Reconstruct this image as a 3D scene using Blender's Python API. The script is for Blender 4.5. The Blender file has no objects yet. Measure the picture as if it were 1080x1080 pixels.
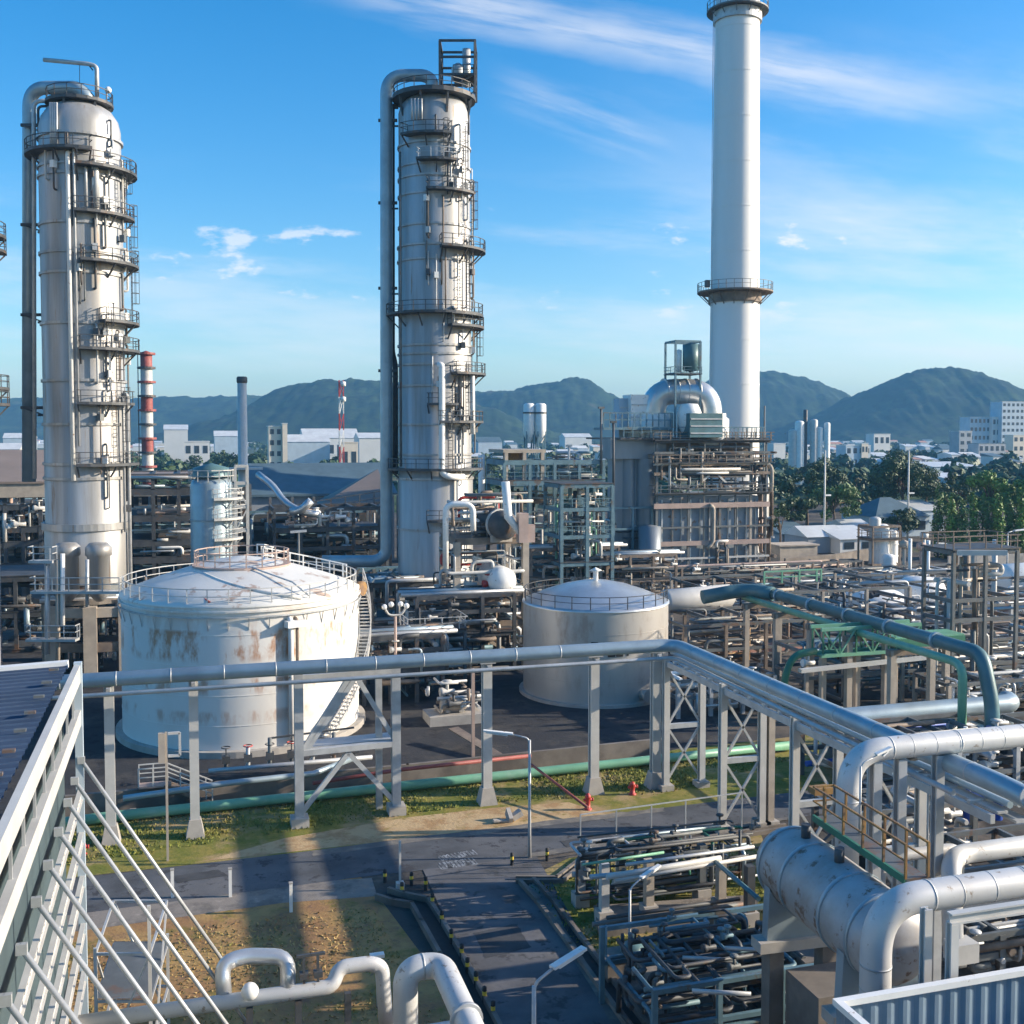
import bpy, math, random
from mathutils import Vector, Matrix, noise
R = math.radians
rnd = random.Random(7)
scn = bpy.context.scene
COL = scn.collection
F_PX, CX, CY, PITCH, YAW, HC = 1150.0, 540.0, 510.0, R(2.66), R(16.7), 24.5
cam_d = bpy.data.cameras.new('camera'); cam = bpy.data.objects.new('camera', cam_d); COL.objects.link(cam)
cam.location = (0, 0, HC); cam.rotation_euler = (R(90) - PITCH, 0, -YAW)
cam_d.sensor_width = 36; cam_d.lens = 36 * F_PX / 1080; cam_d.shift_y = (CY - 540) / 1080
cam_d.clip_start = .5; cam_d.clip_end = 20000
scn.camera = cam
RX, RY = math.cos(YAW), -math.sin(YAW)
FX, FY = math.sin(YAW), math.cos(YAW)
def W(a, d, z=0.0):                       # metres right of / in front of the viewpoint -> world
    return Vector((a * RX + d * FX, a * RY + d * FY, z))
def ray(px, py):
    xr, yu = (px - CX) / F_PX, (CY - py) / F_PX
    return xr, math.cos(PITCH) + yu * math.sin(PITCH), -math.sin(PITCH) + yu * math.cos(PITCH)
def at(px, py, d):
    xr, f, z = ray(px, py); t = d / f
    return W(xr * t, d, HC + z * t)
def G(px, py, z=0.0):
    xr, f, zc = ray(px, py); t = (z - HC) / zc
    return W(xr * t, f * t, z)
def dep(py, z=0.0):                       # distance at which height z shows at picture row py
    xr, f, zc = ray(540, py); return (z - HC) / zc * f
def zat(py, d):
    return at(540, py, d).z
def fit(x1, x2, d, py=700):                # centre and radius of an upright cylinder whose edges show at columns x1 and x2
    a1, a2 = math.atan((x1 - CX) / F_PX), math.atan((x2 - CX) / F_PX); m = (a1 + a2) / 2
    return W(math.tan(m) * d, d), d / math.cos(m) * math.sin((a2 - a1) / 2)
def right(v, s): return v + Vector((RX * s, RY * s, 0))
def fwd(v, s): return v + Vector((FX * s, FY * s, 0))
UX, UY = Vector((1, 0, 0)), Vector((0, 1, 0))

# ------------------------------------------------------------------ mesh builder
class MB:
    def __init__(s): s.v = []; s.f = []; s.sm = []
    def add(s, vs, fs, smooth=False):
        n = len(s.v); s.v += [tuple(p) for p in vs]; s.f += [tuple(i + n for i in q) for q in fs]; s.sm += [smooth] * len(fs); return s
    def box(s, c, size, rz=0.0, rx=0.0, ry=0.0):
        hx, hy, hz = size[0] / 2, size[1] / 2, size[2] / 2
        m = Matrix.Rotation(rz, 3, 'Z') @ Matrix.Rotation(ry, 3, 'Y') @ Matrix.Rotation(rx, 3, 'X'); c = Vector(c)
        vs = [c + m @ Vector((x * hx, y * hy, z * hz)) for z in (-1, 1) for x, y in ((-1, -1), (1, -1), (1, 1), (-1, 1))]
        return s.add(vs, [(3, 2, 1, 0), (4, 5, 6, 7), (0, 1, 5, 4), (1, 2, 6, 5), (2, 3, 7, 6), (3, 0, 4, 7)])
    def beam(s, a, b, w=.2, h=None, ext=0.0):
        a, b = Vector(a), Vector(b); h = h or w; d = (b - a)
        if d.length < 1e-6: return s
        d.normalize(); a = a - d * ext; b = b + d * ext
        up = Vector((0, 0, 1)) if abs(d.z) < .95 else Vector((0, 1, 0))
        x = d.cross(up).normalized(); y = x.cross(d).normalized()
        vs = [p + x * sx * w / 2 + y * sy * h / 2 for p in (a, b) for sx, sy in ((-1, -1), (1, -1), (1, 1), (-1, 1))]
        return s.add(vs, [(3, 2, 1, 0), (4, 5, 6, 7), (0, 1, 5, 4), (1, 2, 6, 5), (2, 3, 7, 6), (3, 0, 4, 7)])
    def ibeam(s, a, b, w=.3, h=.4, t=.05):
        a, b = Vector(a), Vector(b); d = (b - a).normalized()
        up = Vector((0, 0, 1)) if abs(d.z) < .95 else Vector((0, 1, 0))
        x = d.cross(up).normalized(); y = x.cross(d).normalized()
        prof = [(-w/2, -h/2), (w/2, -h/2), (w/2, -h/2 + t), (t/2, -h/2 + t), (t/2, h/2 - t), (w/2, h/2 - t), (w/2, h/2), (-w/2, h/2), (-w/2, h/2 - t), (-t/2, h/2 - t), (-t/2, -h/2 + t), (-w/2, -h/2 + t)]
        vs = [p + x * q[0] + y * q[1] for p in (a, b) for q in prof]; n = len(prof)
        return s.add(vs, [(i, (i + 1) % n, n + (i + 1) % n, n + i) for i in range(n)] + [tuple(range(n - 1, -1, -1)), tuple(range(n, 2 * n))])
    def tube(s, pts, r, n=8, cap=True, smooth=True):
        pts = [Vector(p) for p in pts]; P = []
        for p in pts:
            if not P or (p - P[-1]).length > 1e-5: P.append(p)
        if len(P) < 2: return s
        rr = r if isinstance(r, (list, tuple)) else [r] * len(P)
        tan = []
        for i in range(len(P)):
            t = (P[min(i + 1, len(P) - 1)] - P[max(i - 1, 0)]); tan.append(t.normalized() if t.length > 1e-9 else Vector((0, 0, 1)))
        up = Vector((0, 0, 1)) if abs(tan[0].z) < .9 else Vector((1, 0, 0))
        x = tan[0].cross(up).normalized(); vs = []; k0 = len(s.v)
        for i, p in enumerate(P):
            x = (x - tan[i] * x.dot(tan[i])).normalized(); y = tan[i].cross(x)
            vs += [p + (x * math.cos(2 * math.pi * k / n) + y * math.sin(2 * math.pi * k / n)) * rr[i] for k in range(n)]
        fs = [(i * n + k, i * n + (k + 1) % n, (i + 1) * n + (k + 1) % n, (i + 1) * n + k) for i in range(len(P) - 1) for k in range(n)]
        s.add(vs, fs, smooth)
        if cap:
            m = len(P) - 1
            s.f.append(tuple(k0 + k for k in range(n - 1, -1, -1))); s.sm.append(False)
            s.f.append(tuple(k0 + m * n + k for k in range(n))); s.sm.append(False)
        return s
    def lathe(s, c, prof, n=32, a0=0.0, a1=None, smooth=True):
        c = Vector(c); full = a1 is None; a1 = a0 + 2 * math.pi if full else a1; m = n if full else n + 1; vs = []; fs = []
        for r, z in prof:
            for k in range(m):
                a = a0 + (a1 - a0) * k / n; vs.append(c + Vector((math.cos(a) * r, math.sin(a) * r, z)))
        for i in range(len(prof) - 1):
            for k in range(n):
                k2 = (k + 1) % m
                fs.append((i * m + k, i * m + k2, (i + 1) * m + k2, (i + 1) * m + k))
        return s.add(vs, fs, smooth)
    def sector(s, c, r0, r1, z0, z1, a0, a1, n=16):    # solid ring piece
        c = Vector(c); vs = []
        for k in range(n + 1):
            a = a0 + (a1 - a0) * k / n; ca, sa = math.cos(a), math.sin(a)
            vs += [c + Vector((ca * r, sa * r, z)) for r, z in ((r0, z0), (r1, z0), (r1, z1), (r0, z1))]
        fs = [(k * 4 + j, k * 4 + (j + 1) % 4, k * 4 + 4 + (j + 1) % 4, k * 4 + 4 + j) for k in range(n) for j in range(4)]
        if a1 - a0 < 6.28: fs += [(0, 3, 2, 1), (n * 4, n * 4 + 1, n * 4 + 2, n * 4 + 3)]
        return s.add(vs, fs)
    def poly(s, pts, z=None):
        vs = [Vector((p[0], p[1], z if z is not None else p[2])) for p in pts]
        a = sum(vs[i].x * vs[(i + 1) % len(vs)].y - vs[(i + 1) % len(vs)].x * vs[i].y for i in range(len(vs)))
        if a < 0: vs.reverse()
        return s.add(vs, [tuple(range(len(vs)))])
    def prism(s, pts, z0, z1):
        n = len(pts); a = sum(pts[i][0] * pts[(i + 1) % n][1] - pts[(i + 1) % n][0] * pts[i][1] for i in range(n))
        pts = list(pts) if a > 0 else list(reversed(pts))
        vs = [(p[0], p[1], z) for z in (z0, z1) for p in pts]
        return s.add(vs, [tuple(range(n - 1, -1, -1)), tuple(range(n, 2 * n))] + [(i, (i + 1) % n, n + (i + 1) % n, n + i) for i in range(n)])
    def sphere(s, c, r, n=10, m=7, sx=1, sy=1, sz=1):
        c = Vector(c); vs = [c + Vector((0, 0, -r * sz))]; fs = []
        for i in range(1, m):
            t = math.pi * i / m - math.pi / 2
            vs += [c + Vector((math.cos(2 * math.pi * k / n) * math.cos(t) * r * sx, math.sin(2 * math.pi * k / n) * math.cos(t) * r * sy, math.sin(t) * r * sz)) for k in range(n)]
        vs.append(c + Vector((0, 0, r * sz))); l = len(vs) - 1
        for k in range(n):
            fs.append((0, 1 + (k + 1) % n, 1 + k)); fs.append((l, 1 + (m - 2) * n + k, 1 + (m - 2) * n + (k + 1) % n))
        fs += [(1 + i * n + k, 1 + i * n + (k + 1) % n, 1 + (i + 1) * n + (k + 1) % n, 1 + (i + 1) * n + k) for i in range(m - 2) for k in range(n)]
        return s.add(vs, fs, True)
    def rail(s, pts, h=1.1, w=.06, gap=1.6, mid=True, closed=False):
        pts = [Vector(p) for p in pts]
        if closed: pts.append(pts[0])
        up = Vector((0, 0, h)); acc = 0.0
        for a, b in zip(pts, pts[1:]):
            s.beam(a + up, b + up, w, ext=w * .4)
            if mid: s.beam(a + up * .52, b + up * .52, w * .8, ext=w * .4)
            L = (b - a).length
            if L < 1e-4: continue
            t = -acc
            while t < L:
                if t >= 0: p = a.lerp(b, t / L); s.beam(p, p + up, w * 1.1)
                t += gap
            acc = L - (t - gap)
        p = pts[-1]
        if not closed: s.beam(p, p + up, w * 1.1)
        return s
    def ladder(s, a, b, side, w=.5, t=.06, step=.35):
        a, b, side = Vector(a), Vector(b), Vector(side).normalized() * w / 2
        s.beam(a - side, b - side, t); s.beam(a + side, b + side, t); L = (b - a).length; n = max(2, int(L / step))
        for i in range(1, n): p = a.lerp(b, i / n); s.beam(p - side, p + side, t * .7)
        return s

def fil(pts, r=1.0, n=5):                 # round the corners of a pipe route
    pts = [Vector(p) for p in pts]; out = [pts[0]]
    for a, b, c in zip(pts, pts[1:], pts[2:]):
        d1, d2 = (a - b), (c - b); l = min(r, d1.length * .49, d2.length * .49); d1.normalize(); d2.normalize()
        p, q = b + d1 * l, b + d2 * l
        for i in range(n + 1):
            t = i / n; out.append(p * (1 - t) ** 2 + b * 2 * t * (1 - t) + q * t * t)
    return out + [pts[-1]]

def link(name, mesh_or_none, mat=None): o = bpy.data.objects.new(name, mesh_or_none); COL.objects.link(o); return o
def mesh(name, mb, mat, off=(0, 0, 0)):
    me = bpy.data.meshes.new(name); ox, oy, oz = off
    me.from_pydata([(x - ox, y - oy, z - oz) for x, y, z in mb.v], [], mb.f)
    me.polygons.foreach_set('use_smooth', mb.sm)
    for m in (mat if isinstance(mat, (list, tuple)) else [mat]): me.materials.append(m)
    me.update(); return me
def tag(o, label=None, cat=None, group=None, kind=None):
    if label: o['label'] = label
    if cat: o['category'] = cat
    if group: o['group'] = group
    if kind: o['kind'] = kind
    return o
def thing(name, label, cat, loc, group=None):
    o = link(name, None); o.location = loc; o.empty_display_size = .5; bpy.context.view_layer.update
    return tag(o, label, cat, group)
def wloc(o):
    p = Vector(o.location)
    while o.parent: o = o.parent; p = p + Vector(o.location)
    return p
def part(name, mb, mat, parent, label=None):
    if not mb.v: return None
    o = link(name, mesh(name, mb, mat, wloc(parent))); o.parent = parent
    if label: o['label'] = label
    return o
def solo(name, mb, mat, label, cat, group=None, loc=None):
    if loc is None:
        xs, ys, zs = zip(*mb.v); loc = ((min(xs) + max(xs)) / 2, (min(ys) + max(ys)) / 2, min(zs))
    o = link(name, mesh(name, mb, mat, loc)); o.location = loc
    return tag(o, label, cat, group)
def struct(name, mb, mat, kind='structure'): o = link(name, mesh(name, mb, mat)); return tag(o, kind=kind)
def copy_tree(o, loc, rz=0.0, label=None, parent=None):
    c = o.copy(); COL.objects.link(c)
    if parent: c.parent = parent
    else:
        c.location = loc; c.rotation_euler = (0, 0, rz)
        if label: c['label'] = label
    for ch in list(o.children): copy_tree(ch, None, 0, None, c)
    return c
ORD = ['first', 'second', 'third', 'fourth', 'fifth', 'sixth', 'seventh', 'eighth', 'ninth', 'tenth', 'eleventh', 'twelfth', 'thirteenth', 'fourteenth', 'fifteenth', 'sixteenth', 'seventeenth', 'eighteenth', 'nineteenth', 'twentieth']
ORD += [f'twenty-{o}' for o in ORD[:9]] + ['thirtieth'] + [f'thirty-{o}' for o in ORD[:9]] + ['fortieth'] + [f'forty-{o}' for o in ORD[:9]]

# ------------------------------------------------------------------ materials
def mat(name, base, rough=.6, metal=0.0, var=.12, scale=1.0, stretch=(1, 1, 1), second=None, amt=.5, sharp=.12, bump=0.0, bscale=None, spec=None, rust=None, rust_amt=.0, rust_scale=.5):
    m = bpy.data.materials.new(name); m.use_nodes = True; nt = m.node_tree; N = nt.nodes; L = nt.links
    b = N['Principled BSDF']; b.inputs['Roughness'].default_value = rough; b.inputs['Metallic'].default_value = metal
    if spec is not None: b.inputs['Specular IOR Level'].default_value = spec
    tc = N.new('ShaderNodeTexCoord'); mp = N.new('ShaderNodeMapping'); mp.inputs['Scale'].default_value = stretch
    L.new(tc.outputs['Object'], mp.inputs['Vector'])
    def nz(sc, det=5, rg=.6):
        n = N.new('ShaderNodeTexNoise'); n.inputs['Scale'].default_value = sc; n.inputs['Detail'].default_value = det; n.inputs['Roughness'].default_value = rg
        L.new(mp.outputs[0], n.inputs['Vector']); return n
    def ramp(src, lo, hi):
        r = N.new('ShaderNodeMapRange'); r.inputs['From Min'].default_value = lo; r.inputs['From Max'].default_value = hi; r.interpolation_type = 'SMOOTHSTEP'
        L.new(src, r.inputs['Value']); return r.outputs[0]
    def mix(f, a, c):
        x = N.new('ShaderNodeMix'); x.data_type = 'RGBA'
        for s_, val in ((x.inputs[6], a), (x.inputs[7], c)):
            if isinstance(val, (tuple, list)): s_.default_value = (*val, 1)
            else: L.new(val, s_)
        L.new(f, x.inputs[0]); return x.outputs[2]
    n1 = nz(scale); lo = tuple(max(0, c * (1 - var)) for c in base); hi = tuple(min(1, c * (1 + var)) for c in base)
    col = mix(ramp(n1.outputs['Fac'], .3, .7), lo, hi)
    if second: n2 = nz(scale * .37, 8, .65); col = mix(ramp(n2.outputs['Fac'], 1 - amt - sharp, 1 - amt + sharp), col, second)
    if rust: n3 = nz(rust_scale, 8, .7); col = mix(ramp(n3.outputs["Fac"], .5 + (.5 - rust_amt) * .5 - .03, .5 + (.5 - rust_amt) * .5 + .05), col, rust)
    L.new(col, b.inputs['Base Color'])
    if bump:
        n4 = nz(bscale or scale * 4, 4); bp = N.new('ShaderNodeBump'); bp.inputs['Strength'].default_value = bump; bp.inputs['Distance'].default_value = .05
        L.new(n4.outputs['Fac'], bp.inputs['Height']); L.new(bp.outputs[0], b.inputs['Normal'])
    return m
M = {}
M['clad'] = mat('tower_cladding', (.4, .41, .42), .52, .4, .14, .9, (1, 1, .07), second=(.27, .26, .24), amt=.46, sharp=.14, rust=(.3, .22, .16), rust_amt=.26, rust_scale=1.2)
M['silver'] = mat('aluminium_cladding', (.6, .61, .61), .34, .65, .1, .5, second=(.48, .46, .43), amt=.4, sharp=.2)
M['pipe'] = mat('pipe_cladding', (.58, .58, .57), .45, .12, .07, .6, second=(.52, .5, .47), amt=.4, sharp=.2, rust=(.3, .25, .2), rust_amt=.26, rust_scale=2.5)
M['bluepipe'] = mat('weathered_blue_grey_pipe', (.34, .42, .46), .4, .35, .1, .6, second=(.26, .32, .36), amt=.4)
M['galv'] = mat('galvanised_steel', (.47, .48, .48), .5, .3, .12, 1.2)
M['pale'] = mat('pale_grey_steel_paint', (.52, .51, .48), .5, 0, .08, .8, second=(.5, .47, .42), amt=.35)
M['white'] = mat('white_paint', (.78, .77, .73), .5, 0, .06, .7, second=(.62, .58, .52), amt=.32, rust=(.3, .2, .13), rust_amt=.24, rust_scale=2)
M['tank'] = mat('white_tank_paint', (.76, .75, .71), .45, 0, .05, .15, (1, 1, .35), second=(.62, .57, .5), amt=.4, sharp=.2, )
M['tankgrey'] = mat('grey_tank_plates', (.5, .48, .44), .42, .3, .08, .2, (1, 1, .2), second=(.42, .39, .35), amt=.42, sharp=.2)
M['roofpl'] = mat('tank_roof_plate', (.66, .65, .61), .5, .1, .08, .2, second=(.5, .47, .42), amt=.38, rust=(.4, .3, .24), rust_amt=.34, rust_scale=.35)
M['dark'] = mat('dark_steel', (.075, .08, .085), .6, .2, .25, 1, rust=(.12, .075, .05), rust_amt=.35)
M['grey'] = mat('grey_structural_steel', (.14, .15, .15), .6, .15, .2, .8, rust=(.17, .11, .08), rust_amt=.36)
M['teal'] = mat('blue_green_structural_steel', (.12, .21, .25), .55, .1, .18, .8, rust=(.14, .12, .1), rust_amt=.33)
M['brown'] = mat('rusty_brown_steel', (.24, .185, .14), .7, .1, .22, .9, second=(.14, .11, .09), amt=.45)
M['tan'] = mat('fireproofed_concrete_steel', (.42, .36, .29), .8, 0, .12, .8, second=(.3, .26, .22), amt=.4)
M['pink'] = mat('faded_pinkish_steel', (.42, .31, .26), .65, .05, .12, .7)
M['conc'] = mat('concrete', (.4, .37, .33), .9, 0, .1, .8, second=(.28, .26, .23), amt=.4, sharp=.15, bump=.2, bscale=4)
M['concdark'] = mat('stained_concrete', (.19, .165, .14), .9, 0, .2, .5, second=(.1, .085, .075), amt=.45)
M['green'] = mat('green_pipe_paint', (.16, .37, .24), .45, 0, .12, .7, second=(.27, .43, .33), amt=.4)
M['greend'] = mat('dark_green_paint', (.035, .17, .1), .5, 0, .15, .8)
M['tealpipe'] = mat('teal_green_pipe_paint', (.09, .17, .18), .45, .1, .15, .5, second=(.1, .22, .26), amt=.4)
M['red'] = mat('red_paint', (.48, .05, .04), .5, 0, .15, 2)
M['redpipe'] = mat('faded_dark_red_pipe', (.27, .07, .06), .6, 0, .2, 1)
M['yellow'] = mat('yellow_paint', (.7, .5, .06), .5, 0, .12, 2)
M['ochre'] = mat('ochre_handrail_paint', (.33, .18, .05), .6, 0, .25, 2, second=(.17, .1, .06), amt=.48)
M['blue'] = mat('blue_paint', (.03, .09, .4), .45, 0, .15, 2)
M['black'] = mat('black_rubber', (.02, .02, .02), .7, 0, .2, 3)
M['asphalt'] = mat('asphalt', (.075, .08, .088), .9, 0, .3, .35, second=(.125, .125, .13), amt=.44, sharp=.12, rust=(.04, .04, .045), rust_amt=.36, rust_scale=.9, bump=.25, bscale=9)
M['asphalt2'] = mat('old_asphalt', (.1, .1, .105), .9, 0, .3, .3, second=(.17, .16, .155), amt=.43, sharp=.1, rust=(.05, .05, .052), rust_amt=.36, rust_scale=.7, bump=.25, bscale=9)
M['road_paint'] = mat('worn_road_paint', (.34, .36, .38), .8, 0, .3, 6, second=(.12, .125, .13), amt=.5)
M['foliage_dark'] = mat('dark_green_leaves', (.045, .08, .028), .6, 0, .45, .5, second=(.06, .1, .03), amt=.42)
M['foliage_mid'] = mat('mid_green_leaves', (.075, .14, .03), .6, 0, .4, .5, second=(.1, .15, .04), amt=.42)
M['foliage_lime'] = mat('bright_green_leaves', (.13, .23, .035), .6, 0, .35, .5, second=(.06, .11, .03), amt=.45)
M['foliage_olive'] = mat('olive_brown_leaves', (.1, .1, .045), .65, 0, .35, .5, second=(.15, .12, .06), amt=.42)
M['bark'] = mat('bark', (.12, .085, .06), .9, 0, .25, 2, (1, 1, .3))
M['roofdark'] = mat('dark_blue_roof_sheet', (.05, .075, .12), .45, .2, .12, .6)
M['roofteal'] = mat('slate_blue_roof', (.09, .14, .165), .6, 0, .12, .4)
M['roofbrown'] = mat('dusty_brown_roof', (.24, .19, .16), .75, 0, .15, .1)
M['roofpale'] = mat('pale_sheet_roof', (.6, .61, .6), .5, .1, .1, .2)
M['wallcream'] = mat('cream_render', (.66, .58, .47), .8, 0, .06, .2)
M['wallwhite'] = mat('white_render', (.62, .62, .6), .75, 0, .05, .1)
M['wallblue'] = mat('pale_blue_grey_wall', (.42, .5, .56), .7, 0, .08, .2)
M['wallgrey'] = mat('grey_wall', (.33, .35, .37), .75, 0, .1, .2)
M['glass'] = mat('dark_window_glass', (.04, .055, .07), .15, 0, .3, 1)
M['lampglass'] = mat('white_lamp_cover', (.8, .8, .78), .3, 0, .04, 1)
M['salmon'] = mat('salmon_paving', (.42, .22, .16), .8, 0, .15, .3)
M['drygrass'] = mat('tall_dry_grass', (.3, .2, .08), .9, 0, .3, 1, second=(.16, .15, .05), amt=.4)
def ground_mat(name, cols, scales, rough=.95, bump=.35):
    m = bpy.data.materials.new(name); m.use_nodes = True; nt = m.node_tree; N = nt.nodes; L = nt.links; b = N['Principled BSDF']; b.inputs['Roughness'].default_value = rough
    b.inputs['Specular IOR Level'].default_value = .15
    tc = N.new('ShaderNodeTexCoord'); prev = None
    for c, q in zip(cols, scales):
        sc, lo, hi = q or (1, 0, 1)
        if prev is None:
            n = N.new('ShaderNodeRGB'); n.outputs[0].default_value = (*c, 1); prev = n.outputs[0]; continue
        n = N.new('ShaderNodeTexNoise'); n.inputs['Scale'].default_value = sc; n.inputs['Detail'].default_value = 9; n.inputs['Roughness'].default_value = .68
        L.new(tc.outputs['Object'], n.inputs['Vector'])
        r = N.new('ShaderNodeMapRange'); r.interpolation_type = 'SMOOTHSTEP'; r.inputs['From Min'].default_value = lo; r.inputs['From Max'].default_value = hi; L.new(n.outputs['Fac'], r.inputs['Value'])
        x = N.new('ShaderNodeMix'); x.data_type = 'RGBA'; x.inputs[7].default_value = (*c, 1); L.new(prev, x.inputs[6]); L.new(r.outputs[0], x.inputs[0]); prev = x.outputs[2]
    L.new(prev, b.inputs['Base Color'])
    n = N.new('ShaderNodeTexNoise'); n.inputs['Scale'].default_value = 5; n.inputs['Detail'].default_value = 6; L.new(tc.outputs['Object'], n.inputs['Vector'])
    bp = N.new('ShaderNodeBump'); bp.inputs['Strength'].default_value = bump; bp.inputs['Distance'].default_value = .1; L.new(n.outputs['Fac'], bp.inputs['Height']); L.new(bp.outputs[0], b.inputs['Normal'])
    return m
M['verge'] = ground_mat('grass_verge', [(.16, .17, .035), (.27, .22, .06), (.09, .12, .025), (.36, .26, .13)], [0, (.35, .42, .62), (1.3, .5, .7), (.22, .48, .62)])
M['sand'] = ground_mat('sandy_shoulder', [(.5, .36, .2), (.38, .24, .12), (.26, .2, .07)], [0, (.6, .45, .62), (.9, .54, .68)])
M['dirt'] = ground_mat('dry_brown_ground', [(.3, .17, .08), (.4, .25, .1), (.2, .16, .045), (.2, .12, .08)], [0, (.3, .4, .6), (.45, .52, .66), (1.4, .52, .72)])
M['plant'] = ground_mat('plant_yard', [(.075, .07, .065), (.15, .125, .1), (.045, .042, .04), (.07, .085, .035)], [0, (.12, .45, .6), (.3, .5, .65), (.05, .6, .68)])
M['land'] = ground_mat('far_land', [(.07, .1, .045), (.14, .13, .09), (.04, .07, .03)], [0, (.01, .45, .6), (.03, .45, .6)])
M['slab'] = ground_mat('concrete_paving', [(.25, .22, .19), (.15, .135, .12), (.33, .29, .25)], [0, (.4, .45, .62), (1.1, .55, .7)], .9, .15)
M['hill'] = ground_mat('forested_hill', [(.018, .034, .014), (.036, .06, .02), (.01, .018, .01), (.06, .055, .032)], [0, (.012, .45, .6), (.04, .45, .6), (.006, .6, .66)])

def stain_bands(m, col, scale, lo, hi, bands, strength):   # rust that weeps in patches within height bands of the shell
    nt = m.node_tree; N = nt.nodes; L = nt.links; b = N['Principled BSDF']; src = b.inputs['Base Color'].links[0].from_socket
    tc = N.new('ShaderNodeTexCoord'); mp = N.new('ShaderNodeMapping'); mp.inputs['Scale'].default_value = (1, 1, .38); L.new(tc.outputs['Object'], mp.inputs['Vector'])
    n = N.new('ShaderNodeTexNoise'); n.inputs['Scale'].default_value = scale; n.inputs['Detail'].default_value = 9; n.inputs['Roughness'].default_value = .68; L.new(mp.outputs[0], n.inputs['Vector'])
    r = N.new('ShaderNodeMapRange'); r.interpolation_type = 'SMOOTHSTEP'; r.inputs['From Min'].default_value = lo; r.inputs['From Max'].default_value = hi; L.new(n.outputs['Fac'], r.inputs['Value'])
    sx = N.new('ShaderNodeSeparateXYZ'); L.new(tc.outputs['Object'], sx.inputs[0]); tot = None
    for z0, z1, k in bands:
        a = N.new('ShaderNodeMapRange'); a.interpolation_type = 'SMOOTHSTEP'; a.inputs['From Min'].default_value = z0 - .5; a.inputs['From Max'].default_value = z0 + .3; L.new(sx.outputs['Z'], a.inputs['Value'])
        c = N.new('ShaderNodeMapRange'); c.interpolation_type = 'SMOOTHSTEP'; c.inputs['From Min'].default_value = z1 - .2; c.inputs['From Max'].default_value = z1 + .2; c.inputs['To Min'].default_value = k; c.inputs['To Max'].default_value = 0; L.new(sx.outputs['Z'], c.inputs['Value'])
        q = N.new('ShaderNodeMath'); q.operation = 'MULTIPLY'; L.new(a.outputs[0], q.inputs[0]); L.new(c.outputs[0], q.inputs[1])
        if tot is None: tot = q.outputs[0]
        else: w = N.new('ShaderNodeMath'); w.operation = 'MAXIMUM'; L.new(tot, w.inputs[0]); L.new(q.outputs[0], w.inputs[1]); tot = w.outputs[0]
    f = N.new('ShaderNodeMath'); f.operation = 'MULTIPLY'; L.new(r.outputs[0], f.inputs[0]); L.new(tot, f.inputs[1]); g_ = N.new('ShaderNodeMath'); g_.operation = 'MULTIPLY'; L.new(f.outputs[0], g_.inputs[0]); g_.inputs[1].default_value = strength
    x = N.new('ShaderNodeMix'); x.data_type = 'RGBA'; L.new(src, x.inputs[6]); x.inputs[7].default_value = (*col, 1); L.new(g_.outputs[0], x.inputs[0]); L.new(x.outputs[2], b.inputs['Base Color'])
stain_bands(M['tank'], (.4, .17, .06), .62, .47, .62, ((7.4, 9.6, 1.0), (4.9, 5.9, .9), (2.6, 3.4, .6), (9.6, 11.6, .25)), .85)
M['sheetdark'] = mat('shaded_teal_wall_sheet', (.06, .09, .1), .6, .1, .12, .8)  # darkened so the shade between the girts sits in the sheet colour
M['ductgrey'] = mat('grey_duct_sheet', (.22, .25, .28), .45, .3, .1, .4, (1, 1, .2), second=(.16, .18, .2), amt=.42)  # darker grey that keeps the ducts distinct
M['casing'] = mat('heater_casing_plates', (.27, .31, .35), .6, .1, .12, .25, second=(.2, .2, .2), amt=.42, rust=(.22, .13, .08), rust_amt=.3, rust_scale=.8)
M['shadetar'] = ground_mat('shade_darkened_tarmac', [(.045, .046, .05), (.075, .07, .065), (.03, .03, .033)], [0, (.25, .48, .64), (.6, .5, .66)])  # tarmac darkened, shade around the tanks put into its colour
stain_bands(M['tankgrey'], (.24, .17, .12), .9, .5, .68, ((5.5, 10.5, .8), (1.0, 4.0, .5)), .6)
M['drumclad'] = mat('weathered_drum_cladding', (.42, .42, .42), .5, .15, .1, .6, second=(.3, .25, .21), amt=.47, sharp=.14, rust=(.2, .13, .09), rust_amt=.34, rust_scale=1.4)
# ------------------------------------------------------------------ sky, sun, air
SUN_EL = R(20); _sr, _sf = .998, .05
sun_dir = Vector((RX * _sr + FX * _sf, RY * _sr + FY * _sf, 0)).normalized() * math.cos(SUN_EL) + Vector((0, 0, math.sin(SUN_EL)))
sl = bpy.data.lights.new('sun', 'SUN'); sl.energy = 4.7; sl.angle = R(.5); sl.color = (1, .87, .7)
so = bpy.data.objects.new('sun', sl); COL.objects.link(so); so.rotation_euler = sun_dir.to_track_quat('Z', 'Y').to_euler(); so.location = (0, 0, 200)
wd = bpy.data.worlds.new('World'); scn.world = wd; wd.use_nodes = True; nt = wd.node_tree; N = nt.nodes; L = nt.links
bg = N['Background']; sky = N.new('ShaderNodeTexSky'); sky.sky_type = 'NISHITA'; sky.sun_disc = False
sky.sun_elevation = SUN_EL; sky.sun_rotation = math.atan2(sun_dir.x, sun_dir.y); sky.altitude = 0; sky.air_density = 1.0; sky.dust_density = 1.0; sky.ozone_density = 3.0
bg.inputs['Strength'].default_value = .132
tc = N.new('ShaderNodeTexCoord')
def vm(op, a, b=None):
    n = N.new('ShaderNodeVectorMath'); n.operation = op
    for i, q in enumerate((a, b)):
        if q is None: continue
        if isinstance(q, (tuple, list, Vector)): n.inputs[i].default_value = tuple(q)
        else: L.new(q, n.inputs[i])
    return n
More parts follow.
